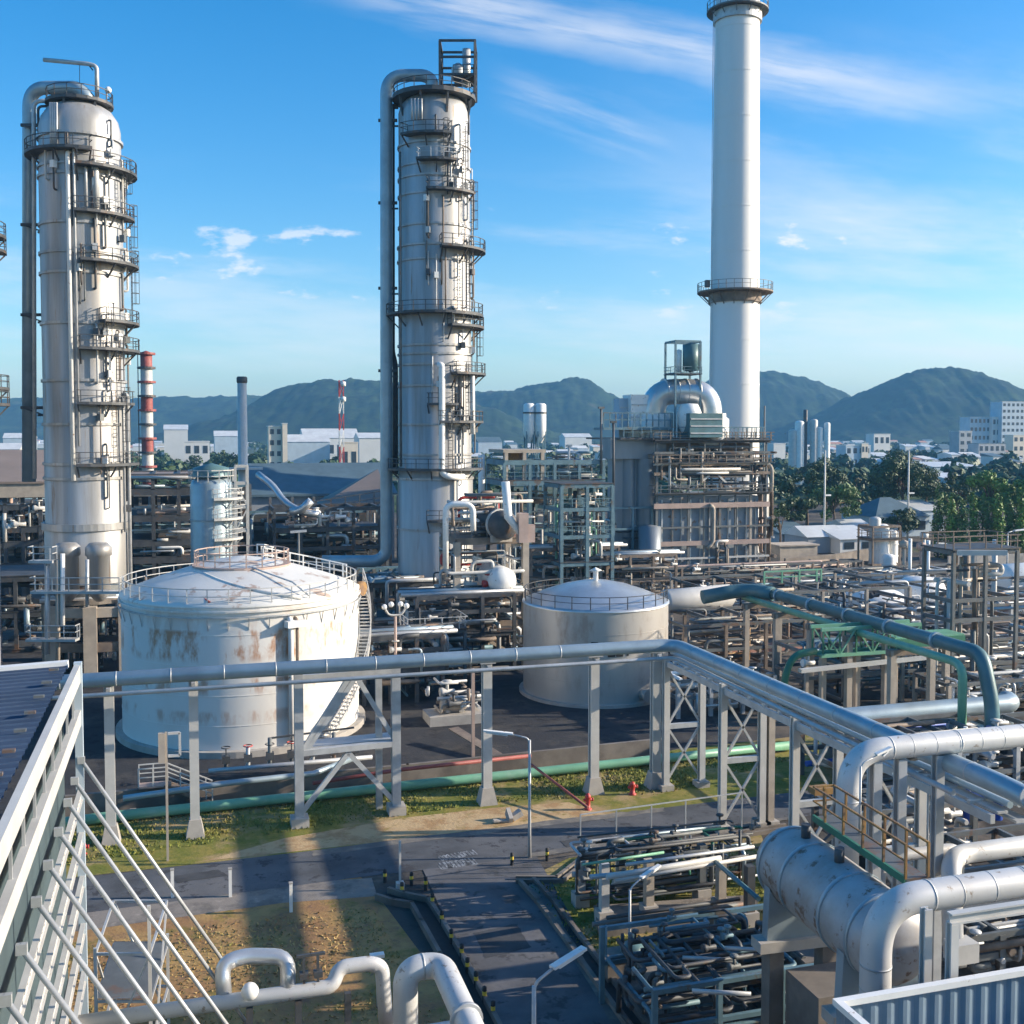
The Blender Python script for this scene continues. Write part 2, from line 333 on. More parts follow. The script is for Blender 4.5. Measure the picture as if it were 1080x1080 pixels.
def fm(op, a, b=0.0, c=0.0, clamp=False):
    n = N.new('ShaderNodeMath'); n.operation = op; n.use_clamp = clamp
    for i, q in enumerate((a, b, c)):
        if isinstance(q, (int, float)): n.inputs[i].default_value = q
        else: L.new(q, n.inputs[i])
    return n.outputs[0]
sp = N.new('ShaderNodeSeparateXYZ'); L.new(tc.outputs['Generated'], sp.inputs[0])
fw_ = fm('MAXIMUM', fm('ADD', fm('MULTIPLY', sp.outputs['X'], FX), fm('MULTIPLY', sp.outputs['Y'], FY)), .05)   # compass frame of the sky, fixed in the world
uu = fm('DIVIDE', fm('ADD', fm('MULTIPLY', sp.outputs['X'], RX), fm('MULTIPLY', sp.outputs['Y'], RY)), fw_)
vv = fm('DIVIDE', sp.outputs['Z'], fw_)
def sm(x, lo, hi):
    r = N.new('ShaderNodeMapRange'); r.interpolation_type = 'SMOOTHSTEP'; r.inputs['From Min'].default_value = lo; r.inputs['From Max'].default_value = hi
    if isinstance(x, (int, float)): r.inputs['Value'].default_value = x
    else: L.new(x, r.inputs['Value'])
    return r.outputs[0]
def nz(su, sv, shear, seed, det=7, rough=.6, dist=0.0):
    cb = N.new('ShaderNodeCombineXYZ'); L.new(fm('MULTIPLY', uu, su), cb.inputs[0]); L.new(fm('MULTIPLY', fm('ADD', vv, fm('MULTIPLY', uu, shear)), sv), cb.inputs[1]); cb.inputs[2].default_value = seed
    n = N.new('ShaderNodeTexNoise'); n.inputs['Scale'].default_value = 1; n.inputs['Detail'].default_value = det; n.inputs['Roughness'].default_value = rough; n.inputs['Distortion'].default_value = dist; L.new(cb.outputs[0], n.inputs['Vector']); return n.outputs['Fac']
def mul(*a):
    o = a[0]
    for b in a[1:]: o = fm('MULTIPLY', o, b)
    return o
def band(v0, k, w, wob): # soft streak along v = v0 + k u
    d = fm('ADD', fm('SUBTRACT', vv, fm('ADD', v0, fm('MULTIPLY', uu, k))), fm('MULTIPLY', fm('SUBTRACT', nz(5, 9, 0, 3.3, 4), .5), wob)); a = fm('DIVIDE', fm('ABSOLUTE', d), w); return fm('SUBTRACT', 1, a, 0, True)
st = mul(band(.374, -.175, .03, .05), sm(nz(4, 40, .175, 8.1), .3, .6), sm(uu, -.22, -.05), fm('SUBTRACT', 1, sm(uu, .25, .5)))
st2 = mul(band(.305, -.32, .03, .05), sm(nz(5, 40, .32, 5.2), .35, .65), sm(uu, -.03, .03), fm('SUBTRACT', 1, sm(uu, .08, .17)))
wide = mul(sm(nz(2.2, 9, .15, 1.7, 8), .4, .66), sm(uu, .02, .35), sm(vv, .02, .1), fm('SUBTRACT', 1, sm(vv, .26, .4)))
low_ = mul(sm(nz(2.6, 16, .06, 4.4, 8), .44, .68), sm(vv, .03, .08), fm('SUBTRACT', 1, sm(vv, .16, .26)))
puff = mul(sm(nz(11, 26, 0, 9.6, 6), .6, .7), sm(vv, .09, .13), fm('SUBTRACT', 1, sm(vv, .17, .24)))
cl = fm('ADD', fm('ADD', mul(st, .5), mul(st2, .3)), fm('ADD', fm('ADD', mul(wide, .32), mul(low_, .36)), mul(puff, .6)))
cl = fm('MINIMUM', cl, .85)
mx = N.new('ShaderNodeMix'); mx.data_type = 'RGBA'; mx.inputs[7].default_value = (4.7, 4.6, 4.6, 1); hs = N.new('ShaderNodeHueSaturation'); hs.inputs['Saturation'].default_value = 1.42; hs.inputs['Value'].default_value = 1.0; L.new(sky.outputs[0], hs.inputs['Color']); L.new(hs.outputs[0], mx.inputs[6]); L.new(cl, mx.inputs[0])
L.new(mx.outputs[2], bg.inputs['Color'])
scn.view_settings.view_transform = 'Standard'; scn.view_settings.look = 'None'; scn.view_settings.exposure = .85; scn.view_settings.gamma = 1; scn.view_settings.use_curve_mapping = False
scn.cycles.use_denoising = True
scn.cycles.max_bounces = 5; scn.cycles.diffuse_bounces = 2; scn.cycles.glossy_bounces = 2; scn.cycles.transmission_bounces = 2; scn.cycles.volume_bounces = 0; scn.cycles.transparent_max_bounces = 8
scn.cycles.use_adaptive_sampling = True; scn.cycles.adaptive_threshold = .02
HAZE_TOP = 235.0
if True:
    hb = MB(); hb.box((600, 2100, (HAZE_TOP - 2) / 2), (6600, 5600, HAZE_TOP + 2))
    hm = bpy.data.materials.new('haze_air'); hm.use_nodes = True; n2 = hm.node_tree; n2.nodes.remove(n2.nodes['Principled BSDF'])
    pv = n2.nodes.new('ShaderNodeVolumePrincipled'); pv.inputs['Color'].default_value = (.22, .58, 1, 1); pv.inputs['Density'].default_value = .00014; pv.inputs['Anisotropy'].default_value = .0
    n2.links.new(pv.outputs[0], n2.nodes['Material Output'].inputs['Volume'])
    struct('haze', hb, hm, 'stuff')
# ------------------------------------------------------------------ ground, roads, hills
def gpoly(pix, z): return [G(x, y, z) for x, y in pix]
g = MB(); g.poly([(-2600, -620, 0), (3800, -620, 0), (3800, 4800, 0), (-2600, 4800, 0)]); struct('ground', g, M['land'])
g = MB(); g.poly([(-150, 20, .005), (260, 20, .005), (260, 330, .005), (-150, 330, .005)]); struct('plant_yard', g, M['plant'])
V0 = lambda px, py: G(px, py)
def strip(name, pix, z, m): q = MB(); q.poly(gpoly(pix, z), z); return struct(name, q, M[m])
strip('grass_verge', [(-60, 868), (100, 852), (414, 818), (700, 792), (900, 770), (1100, 800), (840, 843), (640, 860), (330, 898), (-60, 940)], .012, 'verge')
strip('sandy_shoulder', [(215, 908), (330, 896), (640, 859), (600, 846), (520, 852), (430, 862), (300, 884)], .02, 'sand')
strip('main_road', [(-120, 950), (330, 897), (640, 859), (1000, 816), (1040, 832), (830, 864), (562, 905), (380, 925), (-120, 990)], .03, 'asphalt')
strip('side_road', [(446, 917), (566, 903), (760, 1240), (590, 1240)], .038, 'asphalt2')
strip('dirt_field', [(-200, 998), (380, 924), (398, 944), (470, 1040), (590, 1260), (-400, 1260)], .018, 'dirt')
strip('footpath', [(-120, 972), (300, 932), (392, 926), (398, 945), (300, 952), (-120, 1010)], .024, 'slab')
strip('grass_strip', [(548, 930), (600, 905), (800, 872), (830, 960), (780, 985), (640, 1010), (608, 1000)], .018, 'verge')
strip('paved_yard', [(640, 1012), (1100, 965), (1300, 1240), (770, 1240)], .016, 'slab')
strip('tank_yard_shade', [(-60, 880), (110, 856), (414, 823), (700, 794), (760, 775), (720, 690), (380, 665), (-60, 690)], .014, 'shadetar')  # dark strip standing for the shade around the tanks
# worn white lettering on the road, two rows
lt = MB(); rr = random.Random(3)

def stroke(a, b, w=.07): 
    a, b = Vector(a), Vector(b); d = (b - a).normalized(); n_ = Vector((-d.y, d.x, 0)) * w / 2
    lt.add([a - n_, b - n_, b + n_, a + n_], [(0, 1, 2, 3)])
A0, A1 = G(466, 917, .044), G(505, 911, .044); B0, B1 = G(467, 908, .044), G(505, 901, .044)
for (p, q, hgt) in ((A0, A1, 1.0), (B0, B1, .8)):
    ax = (q - p); n = 10; ax_n = ax.normalized(); ay = Vector((-ax_n.y, ax_n.x, 0))
    for i in range(n):
        c = p + ax * (i / n); w = ax.length / n * .7
        k = rr.choice([0, 1, 2, 3])
        P = lambda u, v: c + ax_n * (u * w) + ay * (v * hgt)
        segs = {0: [((0, 0), (0, 1)), ((0, 1), (1, .8)), ((1, .8), (1, 0))], 1: [((0, 0), (1, 0)), ((1, 0), (1, 1)), ((0, 0), (0, .6)), ((0, .6), (.5, .5))],
                2: [((0, 1), (0, 0)), ((0, 0), (.5, .5)), ((.5, .5), (1, 0)), ((1, 0), (1, 1))], 3: [((0, 0), (0, .8)), ((0, .8), (1, 1)), ((1, 1), (.9, .3)), ((.9, .3), (.1, 0))]}[k]
        for (a, b) in segs: stroke(P(*a), P(*b), .08)
struct('road_lettering', lt, M['road_paint'])

def hill(name, prof, d, depth=None, seed=0, rough=1.0, base=-2):
    xs = [p[0] for p in prof]; n = 170; nt_ = 44; vs = []; fs = []
    def yy(x):
        for (a, b), (c, e) in zip(prof, prof[1:]):
            if a <= x <= c: t = (x - a) / (c - a); t = t * t * (3 - 2 * t) * .35 + t * .65; return b + (e - b) * t
        return prof[-1][1]
    for i in range(n + 1):
        x = xs[0] + (xs[-1] - xs[0]) * i / n; y = yy(x); top = at(x, y, d)
        for j in range(nt_ + 1):
            t = j / nt_ * 2 - 1; s = (1 - abs(t)) ; s = s * s * (3 - 2 * s) * .5 + s * .5
            hh = max(top.z, 2) ; dd = (depth or 600) * t
            p = fwd(top, dd); q = Vector((p.x * .006 + seed * 3.1, p.y * .006, seed))
            nn = noise.fractal(q, 1.0, 2.0, 5) * 34 * rough * s * (1 - s * .55) + noise.fractal(q * 7, .9, 2.0, 4) * 5.5 * rough * min(1, s * 2)
            vs.append((p.x, p.y, base + (hh - base) * s + nn * (1 if j not in (0, nt_) else 0)))
    m = nt_ + 1
    for i in range(n):
        for j in range(nt_): fs.append((i * m + j, (i + 1) * m + j, (i + 1) * m + j + 1, i * m + j + 1))
    q = MB(); q.add(vs, fs, True); return struct(name, q, M['hill'])
hill('hills', [(-160, 440), (-60, 424), (0, 421), (60, 418), (120, 423), (170, 421), (215, 418), (260, 416), (330, 420), (420, 432), (480, 452)], 3000, 480, 1)
hill('hills', [(170, 462), (205, 452), (250, 433), (300, 412), (350, 401), (385, 398), (420, 402), (470, 411), (520, 430), (560, 448), (590, 460)], 2300, 420, 2)
hill('hills', [(420, 455), (470, 425), (500, 414), (530, 408), (575, 403), (600, 399), (620, 403), (650, 417), (690, 430), (730, 445), (760, 458)], 2700, 440, 3)
hill('hills', [(660, 458), (700, 430), (740, 402), (780, 392), (810, 391), (850, 399), (880, 411), (920, 428), (960, 448), (990, 460)], 2900, 440, 4)
hill('hills', [(830, 460), (860, 440), (890, 420), (930, 401), (965, 393), (1000, 388), (1030, 390), (1060, 402), (1090, 416), (1130, 430), (1200, 460)], 2500, 440, 5)
# tufts standing on the verges, uncountable
def tufts(name, pix, n, m, seed, h=(.06, .2), clump=1.0):
    pp = [G(x, y) for x, y in pix]; x0, x1 = min(p.x for p in pp), max(p.x for p in pp); y0, y1 = min(p.y for p in pp), max(p.y for p in pp); r = random.Random(seed); q = MB(); k = 0; it = 0
    def inside(x, y):
        c = False
        for a, b in zip(pp, pp[1:] + pp[:1]):
            if (a.y > y) != (b.y > y) and x < (b.x - a.x) * (y - a.y) / (b.y - a.y) + a.x: c = not c
        return c
    while k < n and it < n * 12:
        it += 1; x, y = r.uniform(x0, x1), r.uniform(y0, y1)
        if not inside(x, y) or noise.noise(Vector((x * .35 * clump, y * .35 * clump, seed))) < r.uniform(-.5, .35): continue
        k += 1; a = r.uniform(0, 6.28); w = r.uniform(.02, .07); hh = r.uniform(*h); dx, dy = math.cos(a) * w, math.sin(a) * w; lx, ly = r.uniform(-.12, .12), r.uniform(-.12, .12)
        q.add([(x - dx, y - dy, 0), (x + dx, y + dy, 0), (x + dx * .5 + lx, y + dy * .5 + ly, hh), (x - dx * .7 + lx, y - dy * .7 + ly, hh * .8)], [(0, 1, 2, 3)])
    struct(name, q, M[m], 'stuff')
M['tuft'] = mat('grass_tufts', (.17, .19, .035), .9, 0, .35, .6, second=(.3, .25, .07), amt=.46)
M['tuftdry'] = mat('dry_tufts', (.36, .25, .1), .9, 0, .3, .8, second=(.2, .19, .05), amt=.42)
tufts('grass_tufts', [(60, 872), (414, 820), (700, 794), (840, 800), (700, 838), (620, 842), (520, 847), (300, 878), (60, 915)], 14000, 'tuft', 11)
tufts('grass_tufts', [(560, 935), (610, 907), (790, 878), (820, 960), (780, 985), (640, 1010), (612, 1000)], 3500, 'tuft', 12)
tufts('dry_grass', [(60, 1000), (380, 955), (395, 960), (455, 1060), (560, 1150), (60, 1150)], 6000, 'tuftdry', 13, (.04, .13))

M['patch'] = mat('dark_repair_asphalt', (.05, .052, .056), .9, 0, .25, .8, bump=.2, bscale=8)
M['gravel'] = mat('pale_road_dust', (.2, .18, .15), .95, 0, .25, 1.5, second=(.12, .115, .11), amt=.5)
def blotch(pix, z, m, name, seed, jit=.25):
    r = random.Random(seed); pp = [G(x, y) for x, y in pix]; out = []
    for a, b in zip(pp, pp[1:] + pp[:1]):
        for k in range(9): p = a.lerp(b, k / 9); out.append(Vector((p.x + r.uniform(-jit, jit), p.y + r.uniform(-jit, jit), z)))
    q = MB(); q.poly(out, z); struct(name, q, M[m])
blotch([(500, 985), (545, 975), (560, 1000), (512, 1012)], .046, 'patch', 'road_patch', 1, .05)
blotch([(590, 888), (640, 880), (655, 886), (600, 896)], .046, 'patch', 'road_patch', 2, .05)
blotch([(180, 925), (230, 918), (240, 924), (186, 932)], .046, 'patch', 'road_patch', 3, .05)
blotch([(330, 897), (640, 859), (700, 852), (700, 856), (640, 864), (330, 903)], .042, 'gravel', 'road_dust', 4, .12)
blotch([(560, 905), (680, 889), (830, 866), (830, 862), (680, 884), (560, 900)], .056, 'gravel', 'road_dust', 6, .1)
blotch([(556, 935), (566, 932), (680, 1110), (664, 1112)], .062, 'gravel', 'road_dust', 7, .1)
# ------------------------------------------------------------------ shared builders for plant
def ring_platform(parent, c, r0, r1, z, a0, a1, m='dark', rail_m='dark', brackets=True, deck_t=.28, name='platform', railh=1.15):
    n = max(6, int((a1 - a0) * r1 / 1.2)); q = MB(); q.sector((c[0], c[1], 0), r0, r1, z - deck_t, z, a0, a1, n)
    d = part(name, q, M[m], parent)
    pts = [(c[0] + math.cos(a0 + (a1 - a0) * k / n) * (r1 - .06), c[1] + math.sin(a0 + (a1 - a0) * k / n) * (r1 - .06), z) for k in range(n + 1)]
    full = a1 - a0 > 6.2
    if not full:
        pts = [(c[0] + math.cos(a0) * (r0 + .1), c[1] + math.sin(a0) * (r0 + .1), z)] + pts + [(c[0] + math.cos(a1) * (r0 + .1), c[1] + math.sin(a1) * (r0 + .1), z)]
    q = MB(); q.rail(pts, railh, .075, 1.5); part('railing', q, M[rail_m], d)
    if brackets:
        q = MB(); k = max(2, int((a1 - a0) * r1 / 3))
        for i in range(k + 1):
            a = a0 + (a1 - a0) * (i + .02) / (k + .04); ca, sa = math.cos(a), math.sin(a)
            q.beam((c[0] + ca * (r1 - .2), c[1] + sa * (r1 - .2), z - deck_t), (c[0] + ca * r0, c[1] + sa * r0, z - deck_t - (r1 - r0) * .9), .14)
        part('bracket', q, M[m], d)
    return d
AOFF = 0.0
def face(p):                              # turn angles so that -90 looks back along the sight line to p
    global AOFF
    AOFF = -math.atan2(p.x * RX + p.y * RY, p.x * FX + p.y * FY)
def ang(a): return R(a) - YAW + AOFF
def cang(a): return math.cos(ang(a)), math.sin(ang(a))
def ring(parent, c, r, z, h=.3, t=.16, m='clad', name='stiffener_ring', n=40):
    q = MB(); q.lathe((c[0], c[1], z), [(r - .02, 0), (r + t, 0), (r + t, h), (r - .02, h)], n, smooth=False); return part(name, q, M[m], parent)
def caged_ladder(parent, c, r, a, z0, z1, m='dark', cage=True):
    ca, sa = cang(a); p = Vector((c[0] + ca * (r + .35), c[1] + sa * (r + .35), 0)); side = Vector((-sa, ca, 0)); q = MB()
    q.ladder((p.x, p.y, z0), (p.x, p.y, z1), side, .55, .07, .4)
    if cage:
        out = Vector((ca, sa, 0)); z = z0 + 2.2
        hoops = []
        while z < z1 + 1: hoops.append(z); z += 1.1
        for z in hoops:
            pts = [p + side * .35 * math.cos(t) * 1.0 + out * .75 * math.sin(t) + Vector((0, 0, z)) for t in [math.pi * i / 6 for i in range(7)]]
            for u, v in zip(pts, pts[1:]): q.beam(u, v, .05)
        for t in (0.5, 1.57, 2.64):
            b = p + side * .35 * math.cos(t) + out * .75 * math.sin(t)
            if hoops: q.beam((b.x, b.y, hoops[0]), (b.x, b.y, hoops[-1]), .05)
    return part('ladder', q, M[m], parent)

# ------------------------------------------------------------------ left distillation column
D = 113.0; s = D / F_PX
c, Rr = fit(45, 135, D); Rr -= .12; face(c)
t = thing('distillation_column', 'wide pale distillation column behind the rusty white tank, with overhead pipe on its outer side', 'column', c)
zt, zb = zat(138, D), zat(556, D)
cc = (c.x, c.y)
tx = lambda py: (zat(py, D))
q = MB(); q.lathe((c.x, c.y, 0), [(Rr * 1.03, zat(612, D)), (Rr * 1.03, zb), (Rr, zb + .2), (Rr, zat(175, D)), (Rr * .985, zat(165, D)), (Rr * .985, zt), (Rr * .93, zt + 1.0), (Rr * .78, zt + 1.9), (Rr * .5, zt + 2.6), (0.01, zt + 2.9)], 48); part('shell', q, M['clad'], t)
for py in (151, 182, 192, 242, 272, 293, 345, 404, 449, 490, 505): ring(t, cc, Rr, zat(py, D), .28, .17)
ring(t, cc, Rr * 1.03, zat(557, D), .7, .25)
ring_platform(t, cc, Rr, Rr + 1.3, zat(166, D), ang(-200), ang(-78), brackets=True)
for py, a0, a1, e in ((182, -95, 28, 1.5), (229, -98, 0, 1.2), (279, -92, 22, 1.5), (340, -68, 25, 1.5), (369, -95, 25, 1.5), (425, -98, -25, 1.3), (488, -100, -10, 1.3)):
    ring_platform(t, cc, Rr, Rr + e, zat(py, D), ang(a0), ang(a1))
for a, y0, y1 in ((-30, 229, 182), (8, 340, 279), (-48, 425, 369), (-40, 488, 425), (12, 279, 229), (-60, 369, 340)):
    caged_ladder(t, cc, Rr + .5, a, zat(y0, D), zat(y1, D) + 1)
# top deck on stub posts
topz = zat(109, D); q = MB(); q.lathe((c.x, c.y, 0), [(.6, topz - .3), (3.3, topz - .3), (3.3, topz), (.6, topz)], 20, smooth=False); tp = part('top_platform', q, M['dark'], t)
q = MB(); q.rail([(c.x + math.cos(k * .4488) * 3.2, c.y + math.sin(k * .4488) * 3.2, topz) for k in range(15)], 1.1, .07, 1.4); part('railing', q, M['dark'], tp)
for a in (-60, -10, -120, 170, 60): 
    ca, sa = cang(a); q = MB(); q.beam((c.x + ca * 2.9, c.y + sa * 2.9, topz), (c.x + ca * 2.9, c.y + sa * 2.9, zat(150, D)), .22); part('deck_post', q, M['dark'], t)
# overhead pipe and companions on the outer side
def dn(px, py, off=0.0): return at(px, py, D + off)
q = MB(); q.tube(fil([dn(96, 108, 0), dn(84, 92.5, 0), dn(31, 92.5, 1), dn(30.5, 508, 1)], 2.0, 7), .68, 14); part('overhead_pipe', q, M['bluepipe'], t)
q = MB(); q.tube(fil([dn(56, 106.5, -1), dn(35.5, 106.5, -1), dn(36.5, 505, -1)], .8), .22, 8); part('riser_pipe', q, M['galv'], t)
q = MB(); q.tube(fil([dn(53, 112, -1.5), dn(40, 112, -1.5), dn(41, 150, -1.5)], .5), .14, 8); part('vent_pipe', q, M['dark'], t)
for py in (132, 237, 332, 430):
    q = MB(); q.beam(dn(22, py), dn(47, py), .25, .3); q.beam(dn(40, py + 8), dn(47, py + 8), .2); q.beam(dn(24, py), dn(47, py + 8), .14); part('pipe_guide', q, M['dark'], t)
for a, r_, y0, y1, nm in ((-105.5, .22, 176, 505, 'white_riser'), (-98, .12, 170, 470, 'riser_pipe'), (-72, .35, 190, 226, 'nozzle_pipe'), (-84, .15, 190, 226, 'nozzle_pipe'), (-35, .13, 424, 560, 'riser_pipe'), (-22, .2, 420, 640, 'riser_pipe')):
    ca, sa = cang(a); x, y = c.x + ca * (Rr + .45), c.y + sa * (Rr + .45)
    q = MB(); q.tube(fil([(x - ca * .7, y - sa * .7, zat(y0, D) + .4), (x, y, zat(y0, D) + .4), (x, y, zat(y1, D))], .4), r_, 8); part(nm, q, M['white' if nm == 'white_riser' else 'galv'], t)
ca, sa = cang(-75); x, y = c.x + ca * (Rr + .3), c.y + sa * (Rr + .3)
q = MB(); q.tube([(x, y, zat(185, D)), (x, y, zat(224, D))], .1, 6); part('red_riser', q, M['red'], t)
for k in range(4):
    p0 = dn(53 + k * 2.2, 108, -4); p1 = dn(54 + k * 2, 158, -4); q = MB(); q.tube([p0, p1], .13, 6); part('relief_pipe', q, M['galv'], t)
# davit mast
q = MB(); q.tube(fil([dn(102.5, 108), dn(102, 70), dn(94, 67.5), dn(46, 63)], 1.0), [.22] * 20, 8); part('davit', q, M['galv'], t)
q = MB(); q.beam(dn(98, 74), dn(93, 68), .12); q.tube([dn(84, 68), dn(84, 88)], .03, 4); part('davit_rope', q, M['dark'], t)
q = MB(); q.beam(dn(112, 109), dn(113, 96), .1); q.sphere(dn(114, 95), .35, 8, 6); part('warning_lamp', q, M['white'], t)
def clutter(t, cc, r0, zs, a0, a1, n, seed):          # small risers, boxes and valves hung on the shell
    r = random.Random(seed)
    for _ in range(n):
        a = r.uniform(a0, a1); ca, sa = cang(a); k = r0 + r.uniform(.2, .5); x, y = cc[0] + ca * k, cc[1] + sa * k; z1 = r.choice(zs) + r.uniform(-1, 2); L_ = r.uniform(1.5, 7); m_ = r.choice(('dark', 'galv', 'grey', 'brown', 'pale'))
        q = MB(); q.tube(fil([(cc[0] + ca * (r0 - .1), cc[1] + sa * (r0 - .1), z1), (x, y, z1), (x, y, z1 - L_), (cc[0] + ca * (r0 - .1), cc[1] + sa * (r0 - .1), z1 - L_)], .3, 3), r.uniform(.05, .14), 6); part('small_riser', q, M[m_], t)
        if r.random() < .5: q = MB(); q.box((x, y, z1 - L_ * r.random()), (.5, .5, .7), rz=a); part('instrument_box', q, M[r.choice(('dark', 'grey', 'white', 'galv'))], t)
clutter(t, cc, Rr, [zat(y, D) for y in (182, 229, 279, 340, 369, 425, 488)], -95, 20, 34, 5)
clutter(t, cc, Rr, [zat(y, D) for y in (140, 166, 182)], -150, -20, 10, 6)
# skirt drums and support table
tabz = zat(642, D)
for px, r_ in ((72, 1.25), (105, 1.25)):
    p = at(px, 640, D - 6.2); q = MB(); z1, z0 = zat(577, D - 6.2), zat(634, D - 6.2)
    q.lathe((p.x, p.y, 0), [(.01, z1 + .45), (r_ * .7, z1 + .4), (r_, z1), (r_, z1 - .8), (r_ * .86, z1 - .9), (r_ * .86, z0 + .8), (r_ * .3, z0), (.01, z0)], 24)
    d_ = solo('receiver_drum', q, M['clad'], ('short white-topped drum under the left column, nearer the roof edge' if px == 72 else 'short white-topped drum under the left column, nearer the rusty white tank'), 'drum', 'receiver drums under the left column')
st = thing('support_table', 'tan fireproofed frame with platforms carrying the left distillation column', 'support frame', (c.x, c.y, 0))
zs = zat(640, D - 6)
cols_ = []
for px, dd in ((55, -6), (96, -6), (133, -5), (52, 4), (130, 4)):
    p = at(px, 700, D + dd); q = MB(); q.box((p.x, p.y, zs / 2), (1.25, 1.25, zs)); part('column', q, M['tan'], st); cols_.append(Vector((p.x, p.y, 0)))
for i, j in ((0, 1), (1, 2), (0, 3), (2, 4), (3, 4)):
    for z_, m_ in ((zs - .6, 'tan'), (zs * .45, 'brown')):
        q = MB(); q.beam(cols_[i] + Vector((0, 0, z_)), cols_[j] + Vector((0, 0, z_)), .9, .9); part('beam', q, M[m_], st)
q = MB(); q.lathe((c.x, c.y, 0), [(.5, zs), (5.5, zs), (5.5, zs + .5), (.5, zs + .5)], 24, smooth=False); part('table_slab', q, M['concdark'], st)
q = MB(); q.lathe((c.x, c.y, 0), [(Rr * 1.0, zs + .45), (Rr, zat(605, D))], 40); part('skirt', q, M['grey'], st)
for y_, x0, x1 in ((590, 35, 60), (622, 37, 130), (672, 32, 84)):
    a_, b_ = at(x0, y_, D - 8.5), at(x1, y_, D - 8.5); q = MB(); w_ = Vector((-FX, -FY, 0)) * 1.1
    q.add([a_, b_, b_ + w_, a_ + w_, a_ - Vector((0, 0, .25)), b_ - Vector((0, 0, .25)), b_ + w_ - Vector((0, 0, .25)), a_ + w_ - Vector((0, 0, .25))], [(0, 1, 2, 3), (7, 6, 5, 4), (0, 4, 5, 1), (1, 5, 6, 2), (2, 6, 7, 3), (3, 7, 4, 0)])
    pl = part('platform', q, M['galv'], st); q = MB(); q.rail([a_, a_ + w_, b_ + w_, b_], 1.3, .09, 1.6); part('railing', q, M['galv'], pl)
for px, y0, y1, w_, m_ in ((66, 584, 660, .3, 'white'), (50, 595, 690, .35, 'galv'), (92, 590, 640, .25, 'galv'), (61, 590, 700, .3, 'tan')):
    q = MB(); q.tube([at(px, y0, D - 9), at(px, y1, D - 9)], w_ * .7, 8); part('standpipe', q, M[m_], st)

# ------------------------------------------------------------------ middle distillation column
D = 133.0; c, Rr = fit(420, 498, D); Rr -= .1; cc = (c.x, c.y); face(c)
t = thing('distillation_column', 'tall pale distillation column near the middle, capped by a boxed lifting frame', 'column', c)
zt = zat(122, D)
q = MB(); q.lathe((c.x, c.y, 0), [(Rr * 1.04, 0), (Rr * 1.04, zat(503, D)), (Rr, zat(501, D)), (Rr, zat(265, D)), (Rr * .975, zat(262, D)), (Rr * .975, zt), (Rr * .92, zt + .9), (Rr * .76, zt + 1.7), (Rr * .5, zt + 2.2), (.01, zt + 2.5)], 48); part('shell', q, M['clad'], t)
for py in (159, 181, 193, 211, 243, 264, 279, 332, 367, 376, 387, 409, 449, 480, 505, 557): ring(t, cc, Rr * (.975 if py < 262 else 1.0 if py < 503 else 1.04), zat(py, D), .25, .15)
for py, a0, a1, e, rm in ((150, -135, -68, 1.2, 'dark'), (177, -112, -62, 1.3, 'galv'), (207, -100, -30, 1.2, 'dark'), (265, -82, 15, 1.8, 'dark'), (332, -175, 20, 1.5, 'dark'), (345, -70, 25, 1.6, 'dark'), (394, -65, 30, 1.8, 'dark'), (426, -100, -55, 1.0, 'dark'), (444, -85, 12, 1.5, 'dark'), (493, -190, 0, 1.4, 'dark'), (545, -100, 10, 1.6, 'dark')):
    ring_platform(t, cc, Rr * .98, Rr + e, zat(py, D), ang(a0), ang(a1), 'dark', rm)
for a, y0, y1 in ((-48, 207, 150), (-30, 265, 207), (-40, 332, 265), (5, 394, 345), (-42, 444, 394), (-70, 493, 444), (-75, 177, 150)):
    caged_ladder(t, cc, Rr + .4, a, zat(y0, D), zat(y1, D) + 1)
def dn(px, py, off=0.0): return at(px, py, D + off)
q = MB(); q.tube(fil([dn(456, 112), dn(456, 85), dn(448, 79.5), dn(407.5, 79.5), dn(407.5, 584), dn(398, 592), dn(340, 592)], 2.6, 8), .74, 16); part('overhead_pipe', q, M['bluepipe'], t)
q = MB(); q.tube(fil([dn(420, 112, 1), dn(413.5, 112, 1), dn(413.7, 372, 1), dn(417, 384, 1), dn(417, 500, 1)], .8), .34, 10); part('riser_pipe', q, M['dark'], t)
q = MB(); q.tube(fil([dn(462, 385, -5.0), dn(466, 385, -5.2), dn(466, 499, -5.2), dn(474, 503, -5.2), dn(489, 503, -4.0)], .9), .38, 12); part('white_riser', q, M['white'], t)
q = MB(); q.tube([dn(498, 396, -3), dn(498.5, 458, -3)], .3, 10); part('white_riser', q, M['white'], t)
q = MB(); q.tube([dn(422, 160, -3), dn(423, 492, -3)], .14, 6); part('riser_pipe', q, M['grey'], t)
for k, (px, y0, y1) in enumerate(((470, 262, 325), (466, 262, 300), (472, 150, 205), (484, 207, 250), (480, 400, 440), (484, 395, 440), (489, 395, 440))):
    q = MB(); q.tube([dn(px, y0, -4.3), dn(px, y1, -4.3)], .09, 6); part('small_riser', q, M['brown' if k < 2 else 'dark'], t)
for py in (127, 214, 304, 391):
    q = MB(); q.beam(dn(399, py), dn(419, py), .25, .35); q.beam(dn(412, py + 6), dn(420, py + 6), .2); part('pipe_guide', q, M['dark'], t)
clutter(t, cc, Rr, [zat(y, D) for y in (150, 177, 207, 265, 332, 345, 394, 426, 444, 493, 545)], -110, 15, 46, 7)
topz = zat(103, D); a_, b_ = dn(411, 103), dn(502, 103)
q = MB(); q.lathe((c.x, c.y, 0), [(.6, topz - .5), (5.0, topz - .5), (5.0, topz), (.6, topz)], 24, smooth=False)
tp = part('top_platform', q, M['dark'], t)
